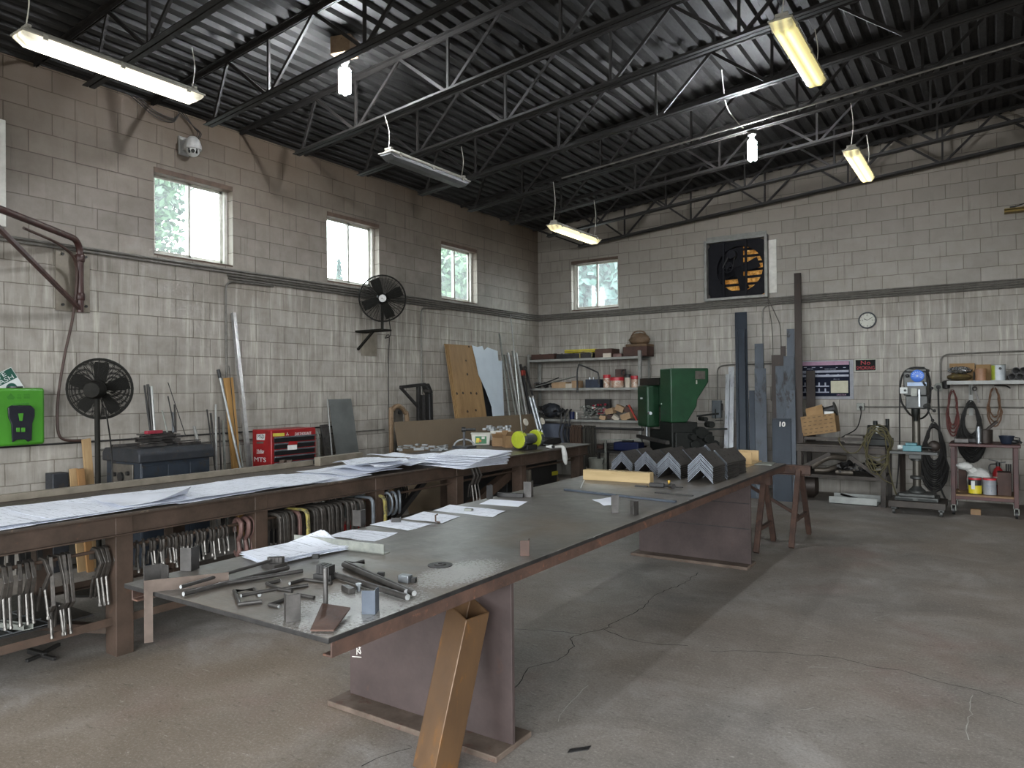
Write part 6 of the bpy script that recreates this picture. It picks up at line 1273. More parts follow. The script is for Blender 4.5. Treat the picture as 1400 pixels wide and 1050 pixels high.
# no smoking sign
mat('sign_black', '#171717', '#202020', 9, .8, bump=0, spec=.12); mat('sign_red', '#8e1f28', '#a32832', 12, .5, bump=0); mat('sign_border', '#8d8f83', '#9c9e92', 9, .5, bump=0)
t = thing('no_smoking_sign', 'black no smoking sign with red letters beside the poster', 'sign', (5.735, -.01, 1.93)); xa, xb, za_, zb_ = 5.588, 5.882, 1.845, 2.03
mb = MB(); mb.bx(xa, xb, -.006, 0, za_, zb_); mb.build('sign_border', 'sign_border', t); mb = MB(); mb.bx(xa+.012, xb-.012, -.008, -.004, za_+.012, zb_-.012); mb.build('sign_panel', 'sign_black', t)
textmesh('No', 'lettering', 'sign_red', (5.735, -.0088, 1.945), (1, 0, 0), (0, 0, 1), .085, t, align='CENTER', width=.13); textmesh('SMOKING', 'lettering', 'sign_red', (5.735, -.0088, 1.872), (1, 0, 0), (0, 0, 1), .075, t, align='CENTER', width=.245)
# poster
mat('poster_navy', '#151824', '#1c2030', 8, .8, bump=0, spec=.12); mat('poster_pink', '#8c6a80', '#9c7a90', 12, .5, bump=0); mat('poster_pale', '#8e93a2', '#a2a7b4', 12, .5, bump=0); mat('poster_cream', '#a8a48c', '#b6b29a', 12, .5, bump=0); mat('film', '#85878c', '#989aa0', 10, .6)
t = thing('wall_poster', 'dark welding chart poster in a clear sleeve behind the standing plates', 'poster', (5.15, -.01, 1.74)); pq = zm(1085, 480, 6.8); PX = lambda u, v, y=-.009: aY(*pq(u, v), y)
a, b = PX(555, 80, -.004), PX(555, 440, -.004); xl = 4.62; mb = MB(); mb.bx(xl-.02, a.x, -.005, 0, b.z-.01, a.z); mb.build('clear_sleeve', 'film', t)
q0, q1 = PX(520, 95), PX(520, 420); mb = MB(); mb.bx(xl, q0.x, -.0085, -.004, q1.z, q0.z+.0); mb.build('poster_sheet', 'poster_navy', t)
def pbar(u0, v0, u1, v1, m, nm='printed_block'):
    a, b = PX(u0, v0), PX(u1, v1); a.x = max(a.x, xl+.01); mb = MB(); mb.bx(a.x, b.x, -.0095, -.008, b.z, a.z); return mb.build(nm, m, t, smooth=False)
pbar(40, 104, 515, 126, 'poster_pink'); pbar(40, 185, 512, 196, 'poster_pale'); pbar(40, 225, 512, 236, 'poster_pale'); pbar(345, 278, 508, 388, 'poster_cream')
for v in (322, 378):
    for u in (-60, 60, 190): pbar(u+14, v, u+140, v+9, 'poster_pale'); pbar(u+40, v-30, u+54, v, 'poster_pale'); pbar(u+98, v-30, u+112, v, 'poster_pale')
for i in range(26): u = rnd.uniform(0, 470); v = rnd.choice((150, 165, 208, 214, 258)); pbar(u, v, u+rnd.uniform(12, 34), v+4, 'poster_pale', 'printed_line')
a = PX(400, 412); textmesh('LINCOLN', 'lettering', 'poster_pink', (a.x, -.0096, a.z), (1, 0, 0), (0, 0, 1), .028, t, width=.13)
# ------------------------------------------------------------------ upright steel stock
mat('plate_blue', '#262c33', '#343b43', 3, .42, .5, .06, spots='#3a332d', spot_at=.68, stretch=(1, 1, .4)); mat('plate_brown', '#2b2521', '#3a322d', 4, .5, .4, .08, spots='#4b3526', spot_at=.66, stretch=(1, 1, .4)); mat('plate_grey', '#40454b', '#50565d', 3, .45, .5, .08, spots='#2a2826', spot_at=.6, stretch=(1, 1, .4)); mat('silver_plank', '#83868a', '#a3a6a9', 4, .35, .6, .08, spots='#5a5a59', spot_at=.6, stretch=(2, 2, .3))
def plate(pa, pb, off, m, label, th=.012, dx=0., lip=0, name='steel_plate', cat='steel plate'):
    """stock leaning on the back wall: top edge pixels pa, pb; off = how far in front of the rearmost plate it stands"""
    zt_ = 2.
    for _ in range(12): zt_ = aY(*pa, -1.16+zt_*.315-off).z
    yt = -1.16+zt_*.315-off; ybot = -1.16-off; a, b = aY(*pa, yt), aY(*pb, yt); z_ = (a.z+b.z)/2; a.z = b.z = z_; k_ = (CAM.y-ybot)/(CAM.y-yt)
    a2, b2 = Vector((CAM.x+(a.x-CAM.x)*k_+dx, ybot, 0)), Vector((CAM.x+(b.x-CAM.x)*k_+dx, ybot, 0)); w0 = (b-a).length; b2 = a2+(b2-a2).normalized()*w0
    mb = MB(); mb.poly([a, b, b2, a2], (0, th, 0))
    if lip:
        mb.poly([a, a+Vector((th, 0, 0)), a2+Vector((th, 0, 0)), a2], (0, -lip, 0)); mb.poly([b-Vector((th, 0, 0)), b, b2, b2-Vector((th, 0, 0))], (0, -lip, 0))
    return solo(mb, name, m, label, cat, 'steel stock standing against the back wall', .0015, False)
plate((992, 512), (997.5, 511), 0.03, 'silver_plank', 'narrow silver plank at the left end of the standing steel stock', 0.02, -0.06, 0)
plate((996, 502), (1003.8, 501), 0.0, 'silver_plank', 'wide scuffed silver plank standing beside the tall blue-black channel', 0.02, -0.05, 0)
plate((1004.6, 427), (1021, 426.5), 0.0, 'plate_blue', 'tall blue-black plate, second highest of the standing steel stock', 0.014, 0, 0)
plate((1008, 451), (1018.5, 450.5), 0.045, 'plate_blue', 'narrow lipped channel standing on the face of the tall blue-black plate', 0.012, 0, 0.028)
plate((1031.5, 470), (1043.5, 469.5), 0.0, 'plate_grey', 'blue-grey plate with its top level with the poster top', 0.012, 0, 0)
plate((1031.5, 504), (1047, 503.5), 0.03, 'plate_grey', 'wider blue-grey plate standing in front of another plate', 0.012, 0, 0)
plate((1024, 534), (1031.5, 533.5), 0.02, 'plate_blue', 'narrow short plate standing left of the wider blue-grey plates', 0.012, 0, 0)
plate((1067, 473.5), (1074, 473), 0.0, 'plate_brown', 'narrow brown plate showing behind the mottled plate', 0.012, 0, 0)
plate((1054.7, 486), (1071, 484.5), 0.02, 'plate_brown', 'brown plate standing behind the mottled grey plate', 0.012, 0, 0)
plate((1060, 501), (1074, 499.5), 0.04, 'plate_grey', 'mottled grey plate standing in the middle of the stock', 0.012, 0.02, 0)
plate((1075.5, 450), (1086, 449.5), 0.02, 'plate_grey', 'dark brown plate touching the tallest bar', 0.012, 0, 0)
plate((1085.4, 373.5), (1094.6, 373), 0.0, 'plate_brown', 'tallest dark brown bar standing over all other stock', 0.03, 0, 0)
plate((1071, 487), (1085, 486.5), 0.06, 'plate_grey', 'broad brown plate standing in front of the tallest bar', 0.012, 0, 0)
plate((1075, 534), (1087, 533.5), 0.08, 'plate_grey', 'short blue-grey plate standing in front of the tallest bar', 0.012, 0, 0)
p10 = plate((1055.5, 573), (1081, 571.5), .1, 'plate_blue', 'broad low plate chalked with the number ten')
p = aY(1064, 583, -.94); textmesh('10', 'chalk_mark', 'chalk', p+Vector((0, -.006, 0)), (1, 0, 0), (0, .315, 1), .10, p10, bold=.004)
a, b = aY(1102, 507, -.12), aY(1114, 506.5, -.12); b.z = a.z; k_ = Vector((4.99, -.50, .816)); mb = MB(); mb.poly([a, b, k_+Vector((.13, 0, 0)), k_], (0, .012, 0)); solo(mb, 'steel_plate', 'plate_brown', 'dark plate leaning slanted across the poster', 'steel plate', 'steel stock standing against the back wall', .0015, False)
# ------------------------------------------------------------------ shelf rack in the corner
mat('rack_grey', '#7a7a76', '#8f8f8a', 10, .5, .2, .05, spots='#5c5a55', spot_at=.68)
t = thing('shelf_rack', 'grey three-tier steel shelf rack in the wall corner', 'shelf', (1.2, -.3, 0)); RZ = (1.075, 1.64, 2.172)
for x_, y_, ztp in ((.06, -.52, 2.27), (2.345, -.52, 2.27), (.06, -.1, 2.27), (2.345, -.1, 2.30)):
    mb = MB(); sx_ = 1 if x_ < 1 else -1; sy_ = 1 if y_ < -.3 else -1; mb.angle((x_, y_, 0), (x_, y_, ztp), (sx_, 0, 0), (0, sy_, 0), .05, .05, .004); mb.build('post', 'rack_grey', t, smooth=False)
for z_ in RZ:
    mb = MB(); mb.bx(.065, 2.34, -.515, -.105, z_-.04, z_-.034); mb.bx(.065, 2.34, -.519, -.513, z_-.04, z_); mb.bx(.065, 2.34, -.107, -.101, z_-.04, z_); mb.bx(.065, 2.34, -.515, -.105, z_-.006, z_); mb.build('shelf', 'rack_grey', t)
mb = MB(); mb.cyl((.9, -.56, .93), (2.4, -.56, .93), .022, 8); mb.build('hanging_rail', 'dark_steel', t)
mat('dark_wood', '#35221c', '#452d24', 8, .7, 0, .08); mat('case_yellow', '#a39420', '#b8a92a', 8, .5); mat('leather', '#54412f', '#69533d', 9, .7, 0, .2); mat('red_lid', '#98202a', '#ad2a34', 9, .4); mat('jar_body', '#8d6a55', '#b79a86', 9, .4, 0, .03, spots='#c7c1b6', spot_at=.55); mat('battery_blue', '#1d2430', '#283040', 9, .45); mat('carton', '#8d7356', '#a1876a', 7, .8); mat('carton_pale', '#a9a091', '#bcb3a4', 7, .8); mat('blue_plastic', '#0b1333', '#101b40', 9, .5, spec=.3); mat('bin_blue', '#555b68', '#646a78', 6, .5)
zt = RZ[2]+.001
def crate(name, x0, x1, y0, y1, z0, h_, m, label, cat='box', lid=None, open_=True):
    t = thing(name, label, cat, ((x0+x1)/2, (y0+y1)/2, z0)); mb = MB(); w_ = .012
    if open_:
        mb.bx(x0, x1, y0, y1, z0, z0+w_)
        for q in ((x0, x1, y0, y0+w_), (x0, x1, y1-w_, y1), (x0, x0+w_, y0, y1), (x1-w_, x1, y0, y1)): mb.bx(*q, z0, z0+h_)
    else: mb.bx(x0, x1, y0, y1, z0, z0+h_)
    mb.build('box_body', m, t, .003); return t
def junk(t, name, m, n_, X_, Y_, Z_, s_, parent=True, kind='stuff', seed=3, label=None):
    g = random.Random(seed); mb = MB()
    for i in range(n_):
        c_ = Vector((g.uniform(*X_), g.uniform(*Y_), g.uniform(*Z_)))
        if i % 3 == 0: mb.cyl(c_, c_+Vector((g.uniform(-1, 1), g.uniform(-1, 1), g.uniform(-.4, .4)))*s_, s_*.25, 7)
        elif i % 3 == 1: mb.box(c_, (s_*g.uniform(.5, 1.4), s_*g.uniform(.4, .8), s_*g.uniform(.3, .7)), g.uniform(0, 3))
        else: mb.lathe([(s_*.2, 0), (s_*.5, 0), (s_*.5, s_*.25), (s_*.2, s_*.25)], c_, (g.uniform(-1, 1), g.uniform(-1, 1), 1), 10)
    ob = mb.build(name, m, t); ob['kind'] = 'stuff'
    if label: ob['label'] = label; ob['category'] = 'scraps'
    return ob
c1_ = crate('wooden_crate', .12, .62, -.47, -.15, zt, .1, 'dark_wood', 'dark wooden crate of parts at the left end of the top rack shelf'); junk(c1_, 'crate_contents', 'mill_steel', 30, (.16, .58), (-.43, -.19), (zt+.03, zt+.1), .05)
c1_ = crate('parts_bin', .66, 1.40, -.47, -.15, zt, .085, 'dark_steel', 'black bin of steel bits under the yellow case on the rack'); junk(c1_, 'bin_contents', 'galvanised', 40, (.7, 1.36), (-.43, -.19), (zt+.03, zt+.085), .05, seed=5)
t = thing('yellow_case', 'flat yellow case lying on the black bin on the top rack shelf', 'case', (1.1, -.3, zt+.1)); mb = MB(); mb.bx(.8, 1.44, -.42, -.2, zt+.105, zt+.165); mb.build('case_body', 'case_yellow', t, .015); mb = MB(); mb.bx(.8, 1.44, -.425, -.195, zt+.13, zt+.136); mb.build('case_seam', 'panel_grey', t)
mb = MB(); mb.tube([(1.16, -.485, zt+.008), (1.16, -.485, zt+.10), (1.19, -.485, zt+.115), (1.39, -.485, zt+.10), (1.41, -.485, zt+.085), (1.40, -.485, zt+.008)], .009, 7); solo(mb, 'cream_frame', 'clamp_yellow', 'cream wire frame standing at the front of the top rack shelf', 'frame')
crate('steel_box', 1.45, 1.78, -.46, -.15, zt, .155, 'dark_wood', 'dark reddish box right of the yellow case on the top rack shelf', open_=False)
mb = MB(); mb.bx(1.62, 1.77, -.485, -.465, zt, zt+.07); solo(mb, 'white_carton', 'carton_pale', 'small white carton before the dark reddish box', 'box')
mb = MB(); mb.bx(1.8, 1.96, -.45, -.2, zt, zt+.06); solo(mb, 'red_tin', 'red_brown', 'low reddish tin beside the brown crate on the rack', 'tin', bevel=.005)
c1_ = crate('brown_crate', 1.98, 2.44, -.44, -.165, zt, .17, 'dark_wood', 'brown crate under the leather bag at the right rack end')
mb = MB(); mb.ball((2.22, -.27, zt+.30), .135, 18, 12, (1.45, .9, .8), .07, random.Random(8)); t = thing('leather_bag', 'crumpled brown leather tool bag on the brown crate', 'bag', (2.22, -.27, zt+.17)); mb.build('bag_body', 'leather', t); mb = MB(); mb.tube(smooth_path([(2.08, -.3, zt+.36), (2.16, -.32, zt+.43), (2.3, -.3, zt+.43), (2.36, -.28, zt+.35)], 6), .014, 7); mb.build('bag_strap', 'leather', t); mb = MB(); mb.bx(2.02, 2.42, -.42, -.1, zt+.17, zt+.215); mb.build('bag_base', 'leather', t, .01)
zt = RZ[1]+.001
t = thing('hacksaw_frame', 'large black frame saw standing on the middle rack shelf', 'saw', (1.3, -.5, zt)); mb = MB(); mb.tube(smooth_path([(1.135, -.545, 1.56), (1.135, -.545, 1.9), (1.16, -.545, 2.02), (1.2, -.545, 2.05), (1.5, -.545, 1.93), (1.555, -.545, 1.88), (1.57, -.545, 1.70)], 6), .014, 8); mb.build('saw_frame', 'black_plastic', t); mb = MB(); mb.bx(1.12, 1.15, -.552, -.538, 1.56, 1.85); mb.build('saw_blade', 'mill_steel', t)
t = thing('car_battery', 'blue-black car battery with chrome terminals on the middle shelf', 'battery', (1.4, -.4, zt)); mb = MB(); mb.bx(1.27, 1.56, -.5, -.32, zt, zt+.15); mb.build('battery_case', 'battery_blue', t, .008); mb = MB()
for x_ in (1.32, 1.40, 1.49): mb.cyl((x_, -.42, zt+.15), (x_, -.42, zt+.185), .018, 10)
mb.build('terminals', 'bright_steel', t)
def jar(x_, y_, r_, h_, label, m='jar_body', lid='red_lid'):
    t = thing('lidded_jar', label, 'jar', (x_, y_, zt), 'red-lidded jars on the rack'); mb = MB(); mb.lathe([(r_*.96, 0), (r_, .01), (r_, h_), (r_*.9, h_+.01)], (x_, y_, zt), n=18); mb.build('jar_body', m, t); mb = MB(); mb.lathe([(r_*1.04, h_), (r_*1.04, h_+.055), (r_*.98, h_+.06)], (x_, y_, zt), n=18); mb.build('jar_lid', lid, t)
jar(1.66, -.42, .065, .165, 'red-lidded jar nearest the battery on the middle rack shelf'); jar(1.86, -.43, .12, .12, 'widest red-lidded jar on the middle rack shelf'); jar(2.05, -.4, .055, .17, 'slim dark-lidded can behind the green machine', 'carton_pale', 'black_plastic'); jar(2.20, -.42, .075, .14, 'red-lidded jar at the right end of the middle rack shelf')
mb = MB(); mb.box((1.90, -.36, zt+.255), (.17, .12, .13), .2); solo(mb, 'dark_carton', 'dark_wood', 'dark box stacked on the widest red-lidded jar', 'box', bevel=.003); mb = MB(); mb.tube([(2.0+.04*math.cos(q), -.46, zt+.26+.045*math.sin(q)) for q in [2*PI*k_/16 for k_ in range(16)]], .011, 6, closed=True); solo(mb, 'black_ring', 'black_plastic', 'black ring handle beside the dark stacked box', 'handle')
for x0_, x1_, h_, m, lab in ((.55, .85, .11, 'carton', 'brown carton lying under the slanted strips on the rack'), (.84, .98, .08, 'carton_pale', 'pale carton beside the brown one on the rack'), (.97, 1.1, .13, 'carton', 'upright tan carton touching the frame saw')):
    mb = MB(); mb.bx(x0_, x1_, -.46, -.26, zt, zt+h_); solo(mb, 'small_carton', m, lab, 'box', bevel=.003)
for i, (a, b, m) in enumerate((((.22, -.5, zt+.03), (1.08, -.45, zt+.215), 'galvanised'), ((.3, -.45, zt+.05), (1.0, -.4, zt+.2), 'tan_steel'), ((.15, -.4, zt+.04), (.75, -.35, zt+.16), 'dark_steel'), ((.1, -.3, zt+.03), (.6, -.3, zt+.19), 'dark_steel'))):
    mb = MB(); mb.bar(a, b, .05, .012); solo(mb, 'metal_strip', m, '%s of the slanted metal strips on the middle rack shelf, from the front' % ORD[i], 'metal strip')
junk(None, 'loose_tools', 'dark_steel', 26, (.12, .5), (-.45, -.2), (zt+.02, zt+.1), .06, label='dark loose tools heaped at the left of the middle rack shelf', seed=11)
zt = RZ[0]+.001
junk(None, 'scrap_heap', 'dark_steel', 46, (.2, .72), (-.45, -.18), (zt+.03, zt+.22), .08, label='dark heap of tools at the left of the lowest rack shelf', seed=12)
mb = MB(); mb.ball((.45, -.31, zt+.15), .155, 16, 10, (1.3, .8, .85), .1, random.Random(3)); solo(mb, 'canvas_roll', 'welder_lid', 'dark crumpled roll on the lowest rack shelf', 'bag')
mb = MB(); mb.lathe([(.05, 0), (.052, .13), (.045, .14)], (.97, -.46, zt), n=16); solo(mb, 'blue_can', 'blue_plastic', 'small blue can at the front of the lowest rack shelf', 'can')
mb = MB(); mb.cyl((1.08, -.48, zt), (1.08, -.48, zt+.13), .013, 8); solo(mb, 'white_stick', 'window_frame', 'short white stick upright beside the small blue can', 'stick')
junk(None, 'parts_heap', 'galvanised', 60, (1.12, 1.62), (-.46, -.2), (zt+.03, zt+.24), .06, label='tangled heap of grey parts in the middle of the lowest rack shelf', seed=13); junk(None, 'red_parts_heap', 'label_red', 14, (1.3, 1.6), (-.44, -.22), (zt+.1, zt+.26), .05, label='dark red parts on top of the tangled heap', seed=17)
mb = MB(); mb.bx(1.1, 1.6, -.2, -.12, zt+.1, zt+.36); solo(mb, 'dark_panel_box', 'black_plastic', 'flat black box standing at the back of the lowest rack shelf', 'box')
for i, (x_, z_, s_, rz, m, lab) in enumerate(((1.58, .035, (.11, .1, .07), .2, 'carton', 'lowest tan carton of the pile on the lowest rack shelf'), (1.72, .15, (.16, .12, .1), -.2, 'carton', 'tan carton on top of the carton pile'), (1.74, .05, (.14, .12, .08), .3, 'dark_wood', 'dark brown carton inside the carton pile'), (1.82, .04, (.12, .1, .07), .7, 'carton_pale', 'white carton tipped at the front of the carton pile'), (1.9, .2, (.15, .11, .1), .4, 'carton', 'reddish carton highest on the carton pile'), (2.03, .06, (.2, .12, .11), -.3, 'carton', 'torn tan carton at the right of the carton pile'), (2.05, .19, (.1, .1, .09), .5, 'dark_wood', 'dark carton tucked behind the highest carton'))):
    mb = MB(); mb.box((x_, -.42+.012*(i % 3), zt+z_), s_, M=Matrix.Rotation(rz, 3, 'Y') @ Matrix.Rotation(rz*.6, 3, 'Z')); solo(mb, 'small_carton', m, lab, 'box', bevel=.002)
mb = MB(); mb.box((2.16, -.45, zt+.13), (.03, .02, .3), M=Matrix.Rotation(-.5, 3, 'Y')); solo(mb, 'red_strap', 'orange_red', 'red strap hanging beside the carton pile', 'strap')
for i, x_ in enumerate((.80, .88, .96)):
    mb = MB(); mb.tube(smooth_path([(x_, -.47, zt+.18), (x_+.01, -.56, zt+.12), (x_+.02, -.585, zt-.05), (x_-.03, -.58, zt-.25), (x_-.0, -.575, zt-.42)], 6), .014, 7); mb.bar((x_, -.45, zt+.18), (x_-.06, -.5, zt+.05), .03, .02); solo(mb, 'bar_clamp', 'black_plastic', '%s black clamp hooked over the lowest rack shelf' % ('left', 'middle', 'right')[i], 'clamp', 'black clamps on the rack')
mat('brown_cable', '#3a2a1f', '#4c382a', 14, .6); mat('grey_cable', '#26241f', '#343129', 14, .6)
def hank(x_, w_, n_, m, zlo, label, y_=-.56, zr=.93):
    mb = MB()
    for i in range(n_):
        xx = x_+w_*(i/(n_-1)-.5); dz = rnd.uniform(-.05, .05); yy = rnd.uniform(-.012, .012)
        mb.tube(smooth_path([(xx, y_+.05+yy, zlo+dz+.1), (xx, y_+.045+yy, zr-.1), (xx, y_+.02, zr+.02), (xx+.005, y_-.0, zr+.036), (xx+.005, y_-.03, zr+.015), (xx, y_-.05+yy, zr-.1), (xx+.01, y_-.055+yy, zlo+dz), (xx+.01, y_, zlo+dz-.05)], 4), .012, 6)
    return solo(mb, 'cable_hank', m, label, 'cable')
hank(1.12, .20, 7, 'brown_cable', .35, 'brown cable hank hanging left on the rack rail'); hank(1.38, .2, 7, 'grey_cable', .12, 'dark grey cable hank hanging right on the rack rail')
crate('plastic_bin', .3, .78, -.44, -.17, .622, .36, 'bin_blue', 'grey-blue plastic bin under the lowest rack shelf', 'bin', open_=False)
mb = MB(); mb.bx(.13, 2.28, -.45, -.16, .56, .62); solo(mb, 'low_shelf_board', 'dark_wood', 'dark board shelf under the lowest rack shelf', 'shelf board')
# between rack and machine: pail, blue jug, hoses, tool rests
mat('pail_grey', '#85867f', '#98998f', 9, .5); q = aY(817, 632, -.9)
t = thing('white_pail', 'pale plastic pail on the floor behind the stacked angles', 'pail', (q.x, -.9, 0)); mb = MB(); mb.lathe([(.13, 0), (.155, .36), (.162, .37), (.15, .375), (.125, .02)], (q.x, -.9, q.z-.30), n=24, cap=False); mb.build('pail_body', 'pail_grey', t); mb = MB(); mb.tube([(q.x+.15*math.cos(a), -.98, q.z+.05-.12*math.sin(a)) for a in [PI*k_/12 for k_ in range(13)]], .005, 5); mb.build('pail_handle', 'black_cord', t)
mb = MB(); mb.bx(q.x-.2, q.x+.2, -1.1, -.7, 0, q.z-.305); solo(mb, 'low_stand', 'dark_steel', 'low dark stand under the pale plastic pail', 'stand')
q = aY(858, 606, -.75); t = thing('blue_case', 'dark blue tool case behind the stacked angles', 'case', q); mb = MB(); mb.bx(q.x-.22, q.x+.24, -.85, -.6, q.z-.12, q.z+.02); mb.build('case_body', 'blue_plastic', t, .02); mb = MB(); mb.bx(q.x-.1, q.x+.1, -.76, -.7, q.z+.02, q.z+.06); mb.build('case_handle', 'black_plastic', t, .006)
mb = MB(); mb.bx(q.x-.5, q.x+.3, -.95, -.55, q.z-.16, q.z-.12); mb.bx(q.x-.48, q.x-.44, -.93, -.89, 0, q.z-.16); mb.bx(q.x+.24, q.x+.28, -.93, -.89, 0, q.z-.16); mb.bx(q.x-.48, q.x-.44, -.6, -.56, 0, q.z-.16); mb.bx(q.x+.24, q.x+.28, -.6, -.56, 0, q.z-.16); solo(mb, 'low_bench', 'dark_steel', 'low dark bench carrying the blue tool case', 'bench')
mb = MB(); g = random.Random(9)
for i in range(5): mb.tube([Vector((q.x-.3+.14*math.cos(a), -.75+.1*math.sin(a), q.z-.1+.02*i)) for a in [2*PI*k_/18 for k_ in range(18)]], .013, 6, closed=True)
solo(mb, 'hose_coil', 'black_cord', 'black hose coil lying beside the blue tool case', 'hose')
a, b = aY(822, 601, -1.1), aY(876, 601, -1.1); mb = MB(); mb.bar(a, b, .03, .02); mb.bar(a+Vector((.03, .1, 0)), Vector((a.x+.03, a.y+.1, 0)), .03, .03); solo(mb, 'material_rest', 'galvanised', 'thin grey bar on a post before the green machine', 'bar')
# ------------------------------------------------------------------ green ironworker
mat('machine_green', '#143420', '#1c4229', 5, .4, .1, .04, spots='#0f2818', spot_at=.68); mat('machine_dark', '#101210', '#1a1d1a', 8, .5, .3, .08); mat('edge_worn', '#6e7a70', '#87938a', 12, .5)
E_, N_ = Vector((.63, .62, 0)).normalized(), Vector((.62, -.63, 0)).normalized(); O_ = aY(917, 540, -1.5); O_.z = 0
t = thing('ironworker', 'large dark green ironworker machine before the corner shelf rack', 'machine', O_)
L_ = lambda e, n_, z_: O_+E_*e+N_*n_+Vector((0, 0, z_))
def zl(v): return aY(917, 480+v/7.5, -1.5).z
zt_, zb2 = zl(175), zl(735)
ex = .62
mb = MB(); o = [(0, zt_), (ex, zt_), (ex, zl(320)), (ex*.70, zl(500)), (ex*.68, zl(570)), (ex*.42, zb2), (0, zb2)]; mb.poly([L_(e, 0, z_) for e, z_ in o], -N_*.42); mb.build('head', 'machine_green', t, .018, seg=3)
mb = MB(); mb.poly([L_(e, .002, z_) for e, z_ in ((.40, zl(205)), (.56, zl(208)), (.56, zl(290)), (.40, zl(288)))], N_*.003); mb.build('data_plate', 'panel_grey', t); mb = MB(); mb.poly([L_(e, .002, z_) for e, z_ in ((.41, zl(300)), (.43, zl(300)), (.43, zl(340)), (.41, zl(340)))], N_*.003); mb.build('white_label', 'sign_border', t)
mb = MB(); mb.poly([L_(-.006, n_, z_) for n_, z_ in ((-.36, zl(537)), (-.33, zl(537)), (-.33, zl(552)), (-.36, zl(552)))], -E_*.004); mb.build('white_label', 'sign_white', t)
zb_t, zb_b = zl(350), zl(805)
mb = MB(); mb.poly([L_(-.10, n_, z_) for n_, z_ in ((-1.16, zb_t), (-.72, zb_t), (-.72, zb_b), (-1.16, zb_b))], E_*.22); mb.build('die_cover', 'machine_green', t, .03, seg=3)
mb = MB(); mb.poly([L_(.1, n_, z_) for n_, z_ in ((-1.62, zl(290)), (-.5, zl(285)), (-.5, zl(560)), (-1.4, zl(600)), (-1.62, zl(555)))], E_*.3); mb.build('rear_cover', 'machine_green', t, .02, seg=3)
mb = MB(); mb.poly([L_(-.0, n_, z_) for n_, z_ in ((-1.3, zl(268)), (-.44, zl(268)), (-.44, zl(345)), (-1.3, zl(345)))], E_*.16); mb.build('top_recess', 'machine_dark', t)
mb = MB(); mb.poly([L_(-.106, n_, z_) for n_, z_ in ((-1.0, zl(482)), (-.9, zl(482)), (-.9, zl(500)), (-1.0, zl(500)))], -E_*.003); mb.build('white_label', 'sign_white', t)
mb = MB(); p = L_(-.08, -.70, zl(648)); mb.cyl(p, p+N_*.13-E_*.02, .026, 12); mb.build('chrome_cap', 'bright_steel', t)
mb = MB(); mb.poly([L_(.02, n_, z_) for n_, z_ in ((-.5, zb2), (-.02, zb2), (-.02, .2), (-.5, .2))], E_*.42); mb.build('throat_frame', 'machine_dark', t, .01); mb = MB(); mb.poly([L_(.05, n_, z_) for n_, z_ in ((-1.0, .95), (.05, .95), (.05, 0), (-1.0, 0))], E_*.6); mb.build('base_cabinet', 'machine_dark', t, .01)
mb = MB(); p = L_(-.02, -.95, zb_b); mb.cyl(p, p-Vector((0, 0, .16)), .02, 10); mb.cyl(p-Vector((0, 0, .15)), p-Vector((0, 0, .19)), .035, 10); mb.build('punch_ram', 'bright_steel', t)
mb = MB(); mb.bar(L_(-.12, -1.1, zl(915)), L_(-.12, .15, zl(930)), .06, .05); mb.build('work_table', 'mill_steel', t, .003)
for e, n_, z_, r_, h_ in ((.45, .06, zl(840), .09, .12), (.55, .1, zl(900), .07, .1), (.3, .08, zl(880), .05, .14), (.62, .02, zl(760), .05, .16), (.66, .08, zl(960), .06, .1), (.5, .05, zl(700), .035, .2), (.35, .06, zl(960), .07, .1)):
    mb = MB(); p = L_(e, n_, z_); mb.cyl(p-N_*h_*.6, p+N_*h_*.5, r_, 12); mb.box(p, (r_*2.2, r_*1.4, r_*1.1), .8); mb.build('gear_housing', 'machine_dark', t, .004)
p = L_(.70, .05, zl(650)); mb = MB(); x_, y_, _ = frame(E_+N_*.5); mb.tube([p+x_*(.07*math.cos(q))+y_*(.07*math.sin(q)) for q in [2*PI*k_/20 for k_ in range(20)]], .009, 6, closed=True); mb.cyl(p, p+E_*.05, .015, 8); mb.bar(p-x_*.07, p+x_*.07, .012, .012); mb.build('hand_wheel', 'machine_dark', t); mb = MB(); mb.cyl(L_(.4, .04, zl(670)), p, .014, 8); mb.bar(p-Vector((0, 0, .1)), p+E_*.12-Vector((0, 0, .1)), .02, .012); mb.build('crank_shaft', 'machine_dark', t)
mb = MB(); mb.bar(L_(.45, .06, zl(810)), L_(.86, .1, zl(805)), .04, .03); mb.build('side_bar', 'machine_dark', t)
# ------------------------------------------------------------------ steel bench with box, spool, threading machine
bl, br_, bf, bb = 4.98, 6.115, -1.14, -.42
mat('bench_dark', '#2f2a26', '#3e3833', 8, .55, .3, .1, spots='#4a3d31')
t = thing('steel_bench', 'dark steel bench with braces and a lower shelf along the back wall', 'workbench', (5.55, -.8, 0))
mb = MB(); mb.bx(bl, br_, bf, bb, .79, .815); mb.bx(bl, br_, bf, bf+.02, .71, .79); mb.bx(bl, br_, bb-.02, bb, .71, .79); mb.build('bench_top', 'bench_dark', t, .003)
for x_ in (bl+.04, br_-.03):
    for y_ in (bf+.035, bb-.035): mb = MB(); mb.bx(x_-.03, x_+.03, y_-.03, y_+.03, 0, .79); mb.build('leg', 'bench_dark', t, .003)
mb = MB(); mb.bx(bl+.02, br_-.03, bf+.03, bb-.03, .375, .395); mb.bx(bl+.02, br_-.03, bf+.02, bf+.035, .35, .395); mb.build('lower_shelf', 'bench_dark', t, .002)
